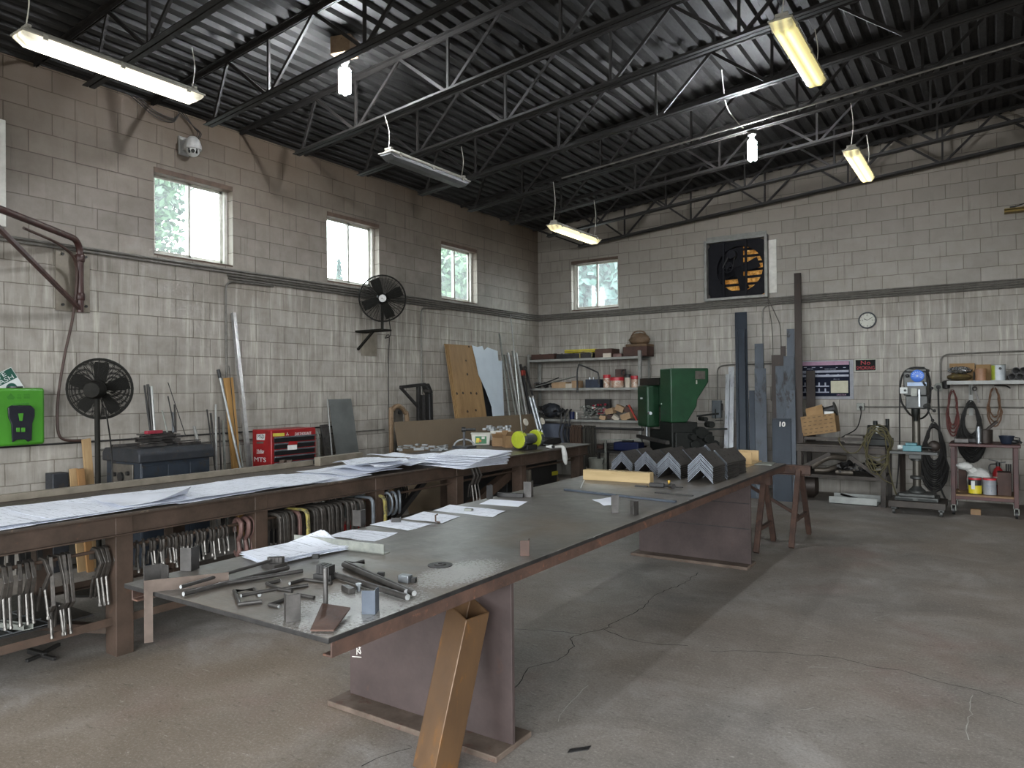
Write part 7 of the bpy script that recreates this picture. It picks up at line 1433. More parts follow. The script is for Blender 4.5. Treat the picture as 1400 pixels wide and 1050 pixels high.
mb = MB(); mb.bar(aY(1162, 625, bf+.01), (br_-.02, bf+.01, .36), .05, .02, up=(0, 1, 0)); mb.build('brace', 'bench_dark', t); mb = MB(); mb.bar(aY(1135, 620, bf+.01), (bl+.05, bf+.01, .47), .05, .02, up=(0, 1, 0)); mb.build('brace', 'bench_dark', t)
mb = MB(); mb.bx(bl-.05, br_-.1, bf+.3, bf+.34, .86, .90); mb.bx(bl+.02, bl+.06, bf+.3, bf+.34, .815, .86); mb.bx(br_-.2, br_-.16, bf+.3, bf+.34, .815, .86); mb.build('raised_rail', 'bench_dark', t)
mat('elbow_steel', '#4a443d', '#655d53', 12, .45, .4, .06)
for i, (u0, v0, u1, v1, u2, v2, r_, lab) in enumerate(((70, 300, 230, 215, 390, 225, .045, 'upper'), (95, 325, 220, 320, 370, 265, .035, 'lower'))):
    k7 = zm(1100, 600, 7); pts = smooth_path([aY(*k7(u0, v0), -.95), aY(*k7(u1, v1), -.9), aY(*k7(u2, v2), -.75)], 8); dz = .397+r_ - min(p.z for p in pts) if i else 0; mb = MB(); mb.tube([p+Vector((0, 0, max(dz, 0) if i else .06)) for p in pts], r_, 12); solo(mb, 'pipe_elbow', 'elbow_steel', '%s of two thick bent pipe pieces on the bench shelf' % lab, 'pipe')
mb = MB(); mb.cyl((5.48, -1.03, .43), (5.70, -1.02, .43), .032, 12); solo(mb, 'short_pipe', 'elbow_steel', 'short straight pipe lying on the bench shelf', 'pipe')
junk(None, 'iron_scraps', 'dark_steel', 70, (5.5, 6.0), (-1.05, -.6), (.42, .56), .07, label='heap of dark iron fittings on the bench shelf', seed=21)
mat('box_brown', '#7d6240', '#91744f', 5, .8, 0, .05); mat('box_print', '#56432e', '#634e37', 12, .8, bump=0)
yb_ = -.86; t = thing('cardboard_box', 'large printed cardboard box tilted on the steel bench', 'box', (5.25, yb_, .815)); B5 = lambda u, v, y=yb_: aY(*pq(u, v), y)
A_ = [B5(85, 795), B5(400, 755), B5(380, 580), B5(62, 615)]; dep = Vector((.0, .30, 0)); lift = max(0, .905-min(p.z for p in A_)); A_ = [p+Vector((0, 0, lift)) for p in A_]
mb = MB(); mb.poly(A_, dep); bx_ = mb.build('box_body', 'box_brown', t, .003)
mb = MB(); f0, f1 = B5(108, 538, yb_+.04), B5(265, 495, yb_+.04); mb.poly([f0, f1, A_[3].lerp(A_[2], .66)+Vector((0, .04, 0)), A_[3].lerp(A_[2], .17)+Vector((0, .04, 0))], (0, .005, 0)); mb.build('box_flap', 'box_brown', t)
mb = MB(); ux_ = (A_[1]-A_[0]); uz_ = (A_[3]-A_[0])
for r_ in range(5):
    for c_ in range(6):
        o = A_[0]+ux_*(.05+.155*c_+.03*(r_ % 2))+uz_*(.1+.19*r_)+Vector((0, -.001, 0)); mb.poly([o, o+ux_*.085, o+ux_*.085+uz_*.045, o+uz_*.045], (0, -.0006, 0))
mb.build('printed_mark', 'box_print', t, smooth=False)
t = thing('wire_spool', 'black-flanged wire spool standing behind the cardboard box flap', 'spool', B5(340, 560, -.7)); a, b = B5(285, 560, -.72), B5(385, 535, -.72); d_ = (b-a).normalized(); mb = MB(); mb.cyl(a, b, .055, 18); mb.build('wire_winding', 'black_plastic', t)
mb = MB(); mb.cyl(b, b+d_*.012, .1, 22); mb.cyl(a-d_*.012, a, .085, 22); mb.build('flange', 'black_plastic', t); mb = MB(); mb.bx(a.x+.01, b.x-.01, a.y-.058, a.y-.052, a.z-.045, a.z-.0); mb.build('spool_label', 'sign_white', t); 
mb = MB(); mb.bx(5.56, 5.80, -.8, -.5, .816, .93); solo(mb, 'grey_block', 'panel_grey', 'low grey block on the steel bench right of the cardboard box', 'block', bevel=.004)
t = thing('pipe_threader', 'dark pipe threading machine at the right end of the steel bench', 'machine', (6.0, -.8, .815)); p0_ = Vector((6.0, -.82, .815))
mb = MB(); mb.bx(5.82, 6.16, -.98, -.6, .815, .90); mb.build('machine_bed', 'machine_dark', t, .005); mb = MB(); mb.cyl((5.86, -.8, 1.0), (6.12, -.8, 1.0), .085, 18); mb.bx(5.9, 6.08, -.9, -.7, .9, 1.0); mb.build('head_stock', 'machine_dark', t, .004)
mb = MB(); mb.cyl((6.10, -.75, 1.0), (6.10, -.75, 1.17), .025, 10); mb.build('post', 'machine_dark', t); mb = MB(); mb.cyl((5.95, -.75, 1.0), (5.95, -.75, 1.14), .03, 10); mb.build('knob', 'machine_dark', t); mb = MB(); mb.cyl((6.0, -.95, .98), (6.0, -.95, 1.075), .022, 12); mb.build('white_bottle', 'sign_white', t)
mat('hose_olive', '#3f3a24', '#524b2e', 14, .55, 0, .05)
mb = MB(); g = random.Random(6); cx_, cz_ = 6.03, .88
for i in range(6): mb.tube([Vector((cx_+g.uniform(-.02, .02)+(.17-.008*i)*math.cos(q), -1.17-.012*i, cz_+g.uniform(-.02, .02)+(.22+.012*i)*math.sin(q)-.03*i)) for q in [2*PI*k_/22 for k_ in range(22)]], .0085, 6, closed=True)
mb.tube(smooth_path([(5.87, -1.18, .90), (5.78, -1.19, .74), (5.66, -1.19, .73), (5.56, -1.17, .85), (5.54, -1.1, .92)], 8), .0085, 6); mb.tube(smooth_path([(5.95, -1.2, .66), (6.0, -1.2, .5), (6.1, -1.2, .38), (6.2, -1.2, .33)], 8), .0085, 6); mb.tube(smooth_path([(6.15, -1.2, .8), (6.17, -1.2, .5), (6.23, -1.2, .24), (6.26, -1.2, .17)], 8), .0085, 6)
t = thing('olive_hose', 'olive hose coiled over the right end of the steel bench', 'hose', (6.0, -1.2, .8)); mb.build('hose_coil', 'hose_olive', t); mb = MB(); mb.cyl((6.255, -1.2, .2), (6.275, -1.2, .12), .014, 8); mb.build('brass_nozzle', 'brass', t)
mat('tray_white', '#8d908d', '#a2a5a2', 6, .5, .2, .05); t = thing('channel_tray', 'pale steel channel tray lying on the floor under the bench', 'tray', (5.7, -.95, 0)); mb = MB(); mb.bx(5.40, 6.0, -1.10, -1.09, 0, .10); mb.bx(5.40, 6.0, -.72, -.71, 0, .10); mb.bx(5.40, 6.0, -1.10, -.71, 0, .01); mb.build('tray_body', 'tray_white', t); mb = MB(); mb.bar((5.5, -.75, .09), (5.85, -1.0, .05), .03, .02); mb.build('loose_bar', 'dark_steel', t)
mb = MB(); mb.lathe([(.06, -.3), (.17, -.26), (.18, 0), (.18, .2), (.12, .26)], (4.93, -.75, .185), (.9, .25, 0), 22); solo(mb, 'steel_drum', 'plate_brown', 'dark rusty drum lying on the floor under the bench end', 'drum')
# ------------------------------------------------------------------ drill press on a wheeled base
mat('press_grey', '#3b3c3b', '#4b4c4a', 9, .45, .4, .06); mat('column_steel', '#4d4a44', '#5a564f', 10, .35, .6, .05, stretch=(1, 1, .3)); mat('vise_teal', '#3e6a72', '#4d7c85', 8, .45, .1, .04); mat('dial_blue', '#2b5fb8', '#346bc6', 8, .35, bump=0); mat('label_bluewhite', '#93a9c8', '#a6bad6', 9, .4, bump=0)
yp = -1.40; t = thing('drill_press', 'grey drill press with a blue dial standing on a wheeled base', 'drill press', (6.5, yp, 0))
m9 = zm(1150, 470, 4.2); G = lambda u, v, y=yp: aY(*m9(u, v), y)
mb = MB(); mb.bx(6.19, 6.82, yp-.2, yp+.32, .09, .17); mb.build('cart_frame', 'bench_dark', t, .005)
for x_ in (6.25, 6.77):
    for y_ in (yp-.15, yp+.26): mb = MB(); mb.cyl((x_-.015, y_, .04), (x_+.015, y_, .04), .04, 14); mb.bx(x_-.03, x_+.03, y_-.02, y_+.02, .06, .09); mb.build('caster', 'press_grey', t)
mb = MB(); mb.bx(6.26, 6.74, yp-.13, yp+.25, .17, .22); mb.bx(6.30, 6.70, yp-.1, yp+.25, .22, .255); mb.build('base_plate', 'press_grey', t, .006)
for x_ in (6.36, 6.62): mb = MB(); mb.bx(x_-.1, x_+.1, yp-.132, yp-.128, .178, .2); mb.build('base_slot', 'machine_dark', t)
yc_ = yp+.12; mb = MB(); mb.cyl((6.49, yc_, .25), (6.49, yc_, 1.36), .048, 20); mb.build('column', 'column_steel', t); mb = MB(); mb.lathe([(.1, 0), (.1, .02), (.06, .06), (.05, .08)], (6.49, yc_, .255), n=20); mb.lathe([(.055, 0), (.078, .01), (.078, .04), (.055, .05)], (6.49, yc_, .42), n=20); mb.build('column_collar', 'press_grey', t)
mb = MB(); mb.bx(6.215, 6.745, yp-.22, yp+.02, .765, .80); mb.lathe([(.07, 0), (.07, .12)], (6.49, yc_, .66), n=18); mb.bx(6.42, 6.56, yp-.1, yc_, .70, .765); mb.build('work_table', 'press_grey', t, .004)
mb = MB(); mb.cyl((6.33, yp+.1, .2), (6.33, yp+.1, .77), .035, 4); mb.build('table_strut', 'plate_brown', t)
mb = MB(); p, q = G(345, 375), G(500, 150); mb.bx(p.x+.06, q.x, yp-.12, yp+.3, 1.335, 1.50); mb.bx(p.x+.04, q.x-.01, yp-.12, yp+.35, 1.50, 1.80); mb.build('head', 'press_grey', t, .012); mb = MB(); mb.bx(6.40, 6.63, yp-.1, yp+.4, 1.80, 1.84); mb.build('belt_cover', 'press_grey', t, .01)
mb = MB(); p = G(443, 185); mb.lathe([(0, 0), (.076, 0), (.076, .012), (.066, .016), (0, .016)], (p.x, yp-.125, p.z), (0, -1, 0), 28, cap=False); dl = mb.build('speed_dial', 'dial_blue', t)
mb = MB()
for k_ in range(10): a = R(-30+24*k_+0); mb.bar((p.x+.04*math.cos(a), yp-.142, p.z+.04*math.sin(a)), (p.x+.062*math.cos(a), yp-.142, p.z+.062*math.sin(a)), .006, .002, up=(0, 1, 0))
mb.cyl((p.x, yp-.14, p.z), (p.x, yp-.145, p.z), .012, 10); mb.build('dial_mark', 'label_bluewhite', dl)
a, b = G(385, 222), G(495, 242); mb = MB(); mb.bx(a.x, b.x, yp-.127, yp-.12, b.z, a.z); mb.build('name_plate', 'label_bluewhite', t); mb = MB(); mb.cyl(G(470, 218, yp-.13), G(482, 240, yp-.16), .012, 8); mb.cyl(G(380, 185, yp-.12), G(378, 185, yp-.2), .01, 8); mb.ball(G(380, 184, yp-.2), .022, 10, 8); mb.build('selector_lever', 'black_plastic', t)
a, b = G(345, 250), G(389, 285); mb = MB(); mb.bx(a.x, b.x, yp-.16, yp-.1, b.z, a.z); sw = mb.build('switch_plate', 'sign_white', t, .003); mb = MB(); mb.cyl(G(367, 268, yp-.16), G(367, 268, yp-.19), .016, 8); mb.build('switch_knob', 'black_plastic', sw)
a, b = G(405, 255), G(442, 300); mb = MB(); mb.bx(a.x, b.x, yp-.135, yp-.12, b.z, a.z); mb.build('cover_plate', 'galvanised', t, .002); a, b = G(449, 262), G(460, 360); mb = MB(); mb.bx(a.x, b.x, yp-.15, yp-.12, b.z, a.z); mb.build('depth_scale', 'bright_steel', t)
mb = MB(); mb.lathe([(.05, 0), (.05, -.06), (.03, -.1), (.025, -.16)], (6.50, yp-.05, 1.335), n=16); mb.build('spindle', 'machine_dark', t)
for v0, u1, v1 in ((360, 520, 255), (360, 525, 440), (360, 535, 385)):
    mb = MB(); a, b = G(490, v0, yp-.1), G(u1, v1, yp-.16); mb.cyl(a, b, .008, 8); mb.ball(b, .02, 10, 8); mb.build('feed_handle', 'black_plastic', t)
mb = MB(); mb.cyl(G(470, 360, yp-.08), G(505, 355, yp-.12), .035, 14); mb.build('feed_hub', 'press_grey', t)
mb = MB(); mb.tube(smooth_path([G(480, 138, yp), G(400, 140, yp), G(355, 175, yp), G(338, 250, yp), G(345, 330, yp), G(385, 395, yp), G(410, 415, yp+.1)], 8), .012, 8); mb.tube(smooth_path([G(478, 140, yp), G(508, 200, yp), G(512, 300, yp), G(500, 390, yp+.05), G(470, 425, yp+.1), G(450, 430, yp+.15)], 8), .012, 8); mb.tube(smooth_path([G(338, 260, yp), G(335, 400, yp), G(336, 560, yp), G(330, 700, yp+.1), G(318, 830, yp+.15)], 8), .009, 8); mb.build('cable', 'black_cord', t)
tv = thing('drill_vise', 'teal machine vise bolted on the drill press table', 'vise', (6.45, yp-.12, .80)); a, b = G(362, 570), G(468, 605); mb = MB(); mb.bx(a.x, b.x, yp-.2, yp-.06, .801, .875); mb.bx(a.x+.03, b.x-.05, yp-.19, yp-.07, .875, .905); mb.build('vise_body', 'vise_teal', tv, .006); mb = MB(); mb.cyl((a.x, yp-.13, .845), (a.x-.06, yp-.13, .845), .03, 12); mb.build('vise_knob', 'sign_white', tv); mb = MB(); mb.cyl((b.x, yp-.13, .85), (b.x+.11, yp-.13, .85), .02, 10); mb.build('vise_screw', 'machine_dark', tv)
mb = MB(); p = G(392, 530); mb.lathe([(.035, 0), (.035, .09), (.02, .1)], (p.x, yp-.02, .801), n=14); solo(mb, 'oil_can', 'brass', 'small brassy oil can behind the teal vise', 'can'); mb = MB(); p = G(530, 560); mb.ball((6.70, yp-.1, .87), .07, 14, 10, (1, .8, 1)); mb.cyl((6.70, yp-.1, .801), (6.70, yp-.1, .83), .03, 10); solo(mb, 'round_fitting', 'plate_brown', 'round dark fitting on the drill press table', 'fitting')
def loop_coil(cx_, zt_, zb_, w_, n_, r_, m, label, y_=-.10, name='hose_coil', cat='hose', lean_=0., tilt=.0, flare=1.):
    """hose hung on a hook in long drooping loops"""
    mb = MB(); g = random.Random(int(cx_*100)); t = thing(name, label, cat, (cx_, y_, zb_))
    for i in range(n_):
        k_ = (.5 if n_ > 6 else .72)+(.5 if n_ > 6 else .28)*i/max(1, n_-1); pts = []
        for q in range(26):
            a = 2*PI*q/26; s_ = math.sin(a); wz = 1. if s_ < 0 else .78
            pts.append(Vector((cx_+g.uniform(-.006, .006)+w_/2*k_*math.cos(a)*wz*flare+lean_*(1-s_), y_-.013*(i % 4)+g.uniform(-.004, .004), (zt_-.015*i*.3)+(zb_+(1-k_)*(zt_-zb_)*.8-zt_)*(1-s_)/2)))
        mb.tube(pts, r_, 6, closed=True)
    mb.build('loops', m, t); mb = MB(); mb.cyl((cx_, 0, zt_-.01), (cx_, y_-.06, zt_-.005), .008, 7); mb.build('hook', 'galvanised', t); return t
loop_coil(6.615, 1.10, .19, .36, 15, .013, 'black_cord', 'large black hose coil hanging behind the drill press')
# ------------------------------------------------------------------ wall shelf, hanging hoses, cart
mat('shelf_white', '#8b8c88', '#9d9e9a', 8, .5); t = thing('wall_shelf', 'narrow pale wall shelf above the hanging hoses', 'shelf', (7.4, -.2, 1.66)); mb = MB(); mb.bx(6.79, 8.4, -.34, 0, 1.655, 1.685); mb.bx(6.79, 8.4, -.345, -.335, 1.635, 1.685); mb.build('shelf_board', 'shelf_white', t, .002)
for x_ in (7.06, 8.0): mb = MB(); mb.bx(x_-.025, x_+.025, -.015, 0, 1.2, 1.655); mb.bar((x_, -.3, 1.64), (x_, -.015, 1.5), .02, .02); mb.build('bracket', 'shelf_white', t)
sq = zm(1280, 480, 6.8); V = lambda u, v, y=-.22: aY(*sq(u, v), y); zs = 1.686
mat('foil', '#7e8082', '#d0d2d4', 30, .25, .85, .3); mat('bag_brown', '#4a3d22', '#5f5030', 9, .6, 0, .2, spots='#8a7a2a', spot_at=.64); mat('tan_can', '#8a6549', '#a1795d', 7, .5, 0, .03, spots='#5e4334', spot_at=.66); mat('can_green', '#8f9a2e', '#a3ac44', 7, .4); mat('can_white', '#9fa5a8', '#b4babd', 8, .4, 0, .02, spots='#6e7f9a', spot_at=.66)
a, b = V(70, 250), V(355, 170); mb = MB(); g = random.Random(2); c_ = (a+b)/2
mb.ball((c_.x, -.2, zs+.05), .05, 22, 6, (3.0, 2.2, .95), .08, g); t = thing('packed_bag', 'brown and yellow bag slumped under foil on the wall shelf', 'bag', (c_.x, -.2, zs)); mb.build('bag_body', 'bag_brown', t)
mb = MB(); mb.ball((c_.x+.01, -.2, zs+.145), .045, 30, 10, (3.0, 2.2, 1.1), .16, g); solo(mb, 'foil_pack', 'foil', 'crumpled silver foil pack on the brown bag', 'foil pack')
a, b = V(120, 150), V(355, 110); mb = MB(); mb.bx(a.x, b.x, -.12, -.02, zs+.12, b.z); solo(mb, 'flat_carton', 'box_brown', 'flat brown carton behind the foil pack', 'box'); mb = MB(); mb.bx(a.x+.02, b.x-.02, -.11, -.03, zs, zs+.119); solo(mb, 'flat_carton', 'box_brown', 'brown carton hidden under the flat carton', 'box')
def can(u0, u1, vt, y_, parts, label, name='paint_can', cat='can', z_=None, G_=None):
    G_ = G_ or V; z_ = zs if z_ is None else z_; a, b = G_(u0, vt, y_), G_(u1, vt, y_); r_ = (b.x-a.x)/2; h_ = a.z-z_; c_ = Vector(((a.x+b.x)/2, y_, z_)); t = thing(name, label, cat, c_)
    for nm, f0, f1, m, kk in parts: mb = MB(); mb.lathe([(r_*kk, h_*f0), (r_*kk, h_*f1)], c_, n=22); mb.build(nm, m, t)
    return t, c_, r_, h_
can(360, 470, 162, -.24, (('can_body', 0, .97, 'tan_can', 1.), ('lid', .95, 1., 'tan_can', .9)), 'tan printed can between foil and paint tin')
mb = MB(); a, b = V(365, 125), V(512, 125); mb.bx(a.x, b.x, -.13, -.02, zs, a.z); solo(mb, 'brown_carton', 'box_brown', 'square brown carton behind the tan can', 'box')
t, c_, r_, h_ = can(510, 645, 128, -.2, (('can_body', 0, .96, 'can_white', 1.), ('rim', .96, 1., 'galvanised', 1.03)), 'yellow and white paint tin on the wall shelf'); mb = MB(); mb.add([c_+Vector((r_*1.004*math.cos(a), r_*1.004*math.sin(a), z_)) for z_ in (h_*.03, h_*.95) for a in [R(-205+11*k_) for k_ in range(9)]], [(k_, k_+1, 10+k_, 9+k_) for k_ in range(8)]); mb.build('paint_label', 'can_green', t)
mb = MB(); mb.lathe([(0, 0), (.018, 0), (.018, .004), (0, .004)], c_+Vector((.02, -r_-.001, h_*.75)), (0, -1, 0), 12); mb.build('paint_blot', 'black_plastic', t)
for i, (u, v) in enumerate(((705, 238), (778, 238), (742, 180), (812, 180), (845, 238))):
    p = V(u, v, -.3); r_ = .046; z_ = zs+r_+(.078 if i in (2, 3) else 0); mb = MB(); mb.lathe([(r_*.8, .26), (r_*.8, 0), (r_, 0), (r_, .27), (0, .27)], (p.x, -.30, z_), (0, 1, 0), 18, cap=False); solo(mb, 'black_tube', 'dark_steel', ('leftmost of the lower black tubes', 'second of the lower black tubes', 'left one of the upper black tubes', 'right one of the upper black tubes', 'rightmost of the lower black tubes')[i]+' stacked on the wall shelf', 'tube', 'black tubes on the wall shelf')
mat('rope_red', '#4a2420', '#5c302b', 14, .6); mat('rope_brown', '#4b3423', '#5f4430', 14, .6)
loop_coil(6.846, 1.56, .93, .15, 4, .011, 'rope_red', 'dark red hose hanging first under the wall shelf', name='hanging_hose'); loop_coil(7.06, 1.41, .63, .34, 17, .013, 'black_cord', 'thick black hose coil hanging under the wall shelf'); loop_coil(7.33, 1.59, 1.07, .17, 3, .010, 'rope_brown', 'thin brown hose loop hanging under the paint tin', name='hanging_hose')
mb = MB(); mb.tube(smooth_path([V(540, 320, -.1), V(640, 322, -.12), V(690, 345, -.14)], 6), .009, 6); solo(mb, 'stiff_cable', 'black_cord', 'stiff dark cable end under the shelf edge', 'cable')
p = V(358, 350, -.08); mb = MB(); mb.tube([p+Vector((.024*math.cos(q), 0, .024*math.sin(q))) for q in [2*PI*k_/14 for k_ in range(14)]], .009, 6, closed=True); mb.bar(p+Vector((.0, 0, -.02)), V(398, 480, -.08), .024, .01); mb.cyl((p.x, 0, p.z+.015), (p.x, -.1, p.z+.015), .006, 6); solo(mb, 'ring_spanner', 'mill_steel', 'long ring spanner hanging beside the black hose coil', 'spanner')
mb = MB(); mb.lathe([(0, 0), (.045, .01), (.05, .1), (.03, .12)], V(92, 320, -.06)-Vector((0, 0, .05)), n=12); mb.cyl(V(92, 320, 0)+Vector((0, 0, .06)), V(92, 320, -.08)+Vector((0, 0, .06)), .006, 6); solo(mb, 'dark_hood', 'black_plastic', 'dark hanging hood under the left shelf end', 'hood')
mat('cart_maroon', '#341b19', '#452421', 8, .5, .15, .06, spots='#2e1a18')
mat('cart_wood', '#6b5338', '#80664a', 5, .7, 0, .06)
cx0, cx1, cy0, cy1 = 6.87, 7.56, -1.28, -.72; t = thing('tool_cart', 'dark red two-level wheeled cart before the hanging hoses', 'cart', (7.2, -1.0, 0))
for x_ in (cx0+.02, cx1-.02):
    for y_ in (cy0+.02, cy1-.02):
        mb = MB(); mb.bx(x_-.025, x_+.025, y_-.025, y_+.025, .13, .86); mb.build('leg', 'cart_maroon', t, .004)
        mb = MB(); mb.cyl((x_-.014, y_, .055), (x_+.014, y_, .055), .055, 16); cw_ = mb.build('caster_wheel', 'black_plastic', t); mb = MB(); mb.bx(x_-.026, x_-.018, y_-.025, y_+.025, .05, .13); mb.bx(x_+.018, x_+.026, y_-.025, y_+.025, .05, .13); mb.bx(x_-.026, x_+.026, y_-.025, y_+.025, .122, .13); mb.build('caster_fork', 'galvanised', t)
mb = MB(); mb.bx(cx0-.02, cx1+.03, cy0-.02, cy1+.02, .86, .895); mb.build('top_shelf', 'cart_maroon', t, .005); mb = MB(); mb.bx(cx0+.03, cx1-.03, cy0+.0, cy1, .24, .262); mb.build('lower_board', 'cart_wood', t, .002); mb = MB(); mb.bx(cx0+.03, cx1-.03, cy0, cy0+.015, .2, .24); mb.build('lower_rail', 'cart_maroon', t, .002)
cq = zm(1250, 600, 9.293); K = lambda u, v, y=-1.12: aY(*cq(u, v), y); zl_ = .263
mat('label_lemon', '#b5a41c', '#c8b82a', 7, .45); mat('label_grey', '#7d8085', '#95989d', 8, .45, 0, .02, spots='#4e6080', spot_at=.64)
def kcan(u0, u1, vt, y_, bands, label): return can(u0, u1, vt, y_, bands, label, z_=zl_, G_=K)
t, c_, r_, h_ = kcan(683, 858, 480, -1.14, (('can_body', 0, .92, 'black_plastic', 1.), ('paint_label', .04, .52, 'label_lemon', 1.012), ('red_band', .86, .97, 'red_lid', 1.02), ('rim', .96, 1., 'galvanised', 1.0)), 'black can with a yellow band on the cart board'); mb = MB(); a = c_+Vector((-.02, -r_*1.02, h_*.55)); mb.box(a, (.04, .012, h_*.5)); mb.build('white_patch', 'sign_white', t)
kcan(868, 1045, 495, -1.12, (('can_body', 0, .93, 'label_grey', 1.), ('red_band', .9, 1., 'red_lid', 1.03)), 'grey and white labelled can beside the yellow-banded can')
a, b = K(1055, 420, -1.1), K(1235, 690, -1.1); mb = MB(); mb.bx(a.x, b.x, -1.17, -.95, zl_, a.z); solo(mb, 'wood_block', 'dark_wood', 'upright brown wooden block on the cart board', 'wood block', bevel=.003)
a = K(1195, 330, -1.0); mb = MB()
for i in range(3): mb.cyl((a.x-.02+.022*i, -.9, zl_), (a.x-.02+.022*i, -.9, a.z), .009, 8)
solo(mb, 'steel_pins', 'dark_steel', 'dark pins standing behind the wooden block', 'pins')
mb = MB(); g = random.Random(14); p = K(830, 430, -.95); mb.ball((p.x, -.93, zl_+.15), .15, 20, 12, (.95, .8, 1.), .05, g); t = thing('white_sack', 'white plastic sack on the lower cart board', 'sack', (p.x, -.95, zl_)); mb.build('sack_body', 'rag_white', t); mb = MB(); q = K(640, 345, -1.0); mb.ball(q, .08, 14, 8, (1.15, .7, .62), .1, g); mb.tube([q+Vector((.03, .02, -.01)), (p.x-.05, -.95, zl_+.25)], .05, 8); mb.build('sack_neck', 'rag_white', t)
mb = MB(); q = K(560, 480, -.8); mb.bx(6.93, 7.02, -.86, -.75, zl_, zl_+.28); solo(mb, 'brown_box', 'dark_wood', 'brown box in shade behind the white sack', 'box')
p = K(1065, 350, -.95); t = thing('fire_extinguisher', 'small red fire extinguisher behind the wooden block on the cart', 'extinguisher', (p.x, -.86, zl_)); mb = MB(); mb.lathe([(.055, 0), (.06, .02), (.06, .24), (.045, .29), (.022, .315), (.02, .34)], (p.x, -.86, zl_), n=20); mb.build('cylinder', 'chest_red', t); mb = MB(); z_ = zl_+.34; mb.lathe([(.024, 0), (.024, .05)], (p.x, -.86, z_-.01), n=12); mb.bar((p.x, -.86, z_+.05), (p.x-.1, -.86, z_+.07), .02, .012); mb.bar((p.x, -.86, z_+.03), (p.x+.08, -.86, z_+.045), .02, .012); mb.tube(smooth_path([(p.x-.02, -.88, z_+.02), (p.x-.09, -.9, z_+.0), (p.x-.085, -.91, z_-.12)], 6), .009, 6); mb.build('valve_handle', 'black_plastic', t); mb = MB(); mb.lathe([(.0605, .1), (.0605, .2)], (p.x, -.86, zl_), n=20, cap=False); mb.build('paper_label', 'carton_pale', t)
# on the cart
zt = .896
a, b = V(385, 725, -1.0), V(515, 725, -1.0); t = thing('rusty_tin', 'rusty square tin with tools on the cart top', 'tin', ((a.x+b.x)/2, -1.0, zt)); mb = MB(); mb.lathe([(.085, 0), (.09, .16), (.085, .165)], ((a.x+b.x)/2, -1.0, zt), n=20); mb.build('tin_body', 'plate_brown', t); mb = MB(); p = Vector(((a.x+b.x)/2, -1.0, zt)); mb.bar(p+Vector((.0, -.02, .14)), p+Vector((.13, .02, .27)), .05, .03); mb.build('tool_handle', 'plate_brown', t, .006)
mb = MB(); p = V(420, 690, -1.08); mb.lathe([(.028, 0), (.03, .17), (.022, .19), (.022, .21)], (p.x-.03, -1.14, zt), n=14); solo(mb, 'silver_bottle', 'bright_steel', 'small silver bottle before the rusty tin on the cart', 'bottle')
mb = MB(); mb.bx(6.90, 7.06, -1.2, -1.08, zt, zt+.06); solo(mb, 'grey_casting', 'mill_steel', 'grey steel casting at the left of the cart top', 'casting', bevel=.008); mb = MB(); mb.bx(7.0, 7.16, -1.04, -.94, zt, zt+.05); solo(mb, 'dark_casting', 'dark_steel', 'dark block behind the grey casting on the cart', 'block', bevel=.005)
a, b = V(595, 765, -1.1), V(715, 765, -1.1); mb = MB(); c_ = ((a.x+b.x)/2, -1.1, zt); mb.lathe([(.05, 0), (.06, .01), (.085, .1), (.08, .1), (.055, .015)], c_, n=22, cap=False); mb.lathe([(0, .012), (.055, .012)], c_, n=22, cap=False); t = thing('blue_bowl', 'small blue bowl with a handle on the cart top', 'bowl', c_); mb.build('bowl', 'box_grey' if False else 'battery_blue', t); mb = MB(); mb.tube([(c_[0]+.085, -1.1, zt+.08), (c_[0]+.13, -1.1, zt+.075), (c_[0]+.135, -1.1, zt+.03)], .008, 6); mb.build('bowl_handle', 'black_plastic', t)
mb = MB(); mb.ball((7.53, -1.12, zt+.03), .03, 12, 8, (1.6, 1, .9)); mb.tube([(7.5, -1.1, zt+.03), (7.57, -1.16, zt+.05), (7.6, -1.18, zt+.02)], .014, 6); solo(mb, 'angle_tool', 'black_plastic', 'black hand tool at the right end of the cart top', 'tool')
mb = MB(); mb.ball(V(412, 832, -1.27)+Vector((0, .03, 0)), .014, 8, 6); ob = solo(mb, 'loose_nut', 'bright_steel', 'tiny bright nut at the front edge of the cart top', 'nut'); ob.location.z = zt+.001
a, b = K(730, 1005, -.95), K(850, 1005, -.95); mb = MB(); p = aZ(1334, 704, 0); mb.bx(p.x-.055, p.x+.055, p.y, p.y+.08, 0, .07); solo(mb, 'wooden_chock', 'cart_wood', 'small wooden block on the floor under the cart', 'wood block', bevel=.003)
mb = MB(); mb.bx(7.66, 7.9, -.9, -.6, 0, .78); solo(mb, 'dark_cabinet', 'welder_lid', 'dark cabinet edge on the floor right of the cart', 'cabinet', bevel=.005)
# yellow crane rail end at the top right
mat('rail_yellow', '#6f5a1c', '#846c28', 8, .5, .1, .05); t = thing('crane_rail', 'yellow crane rail end at the upper right of the back wall', 'crane rail', (7.6, -.35, 3.9)); p = aY(1373, 290, -.35)
mb = MB(); mb.bx(p.x, RX-.05, -.42, -.28, p.z-.02, p.z); mb.bx(p.x, RX-.05, -.36, -.34, p.z, p.z+.02); mb.bx(p.x, RX-.05, -.42, -.28, p.z+.02, p.z+.03); mb.build('rail', 'rail_yellow', t); mb = MB(); mb.bx(p.x+.06, p.x+.12, -.38, -.32, p.z+.03, p.z+.06); mb.tube([(p.x+.1, -.35, p.z+.05), (p.x+.5, -.35, p.z+.16), (p.x+1.2, -.35, p.z+.3)], .008, 6); mb.build('cable_clamp', 'black_plastic', t)
for x_ in (8.2, 11.5): mb = MB(); mb.bx(x_, x_+.06, -.38, 0, p.z-.12, p.z-.02); mb.build('wall_bracket', 'rail_yellow', t)
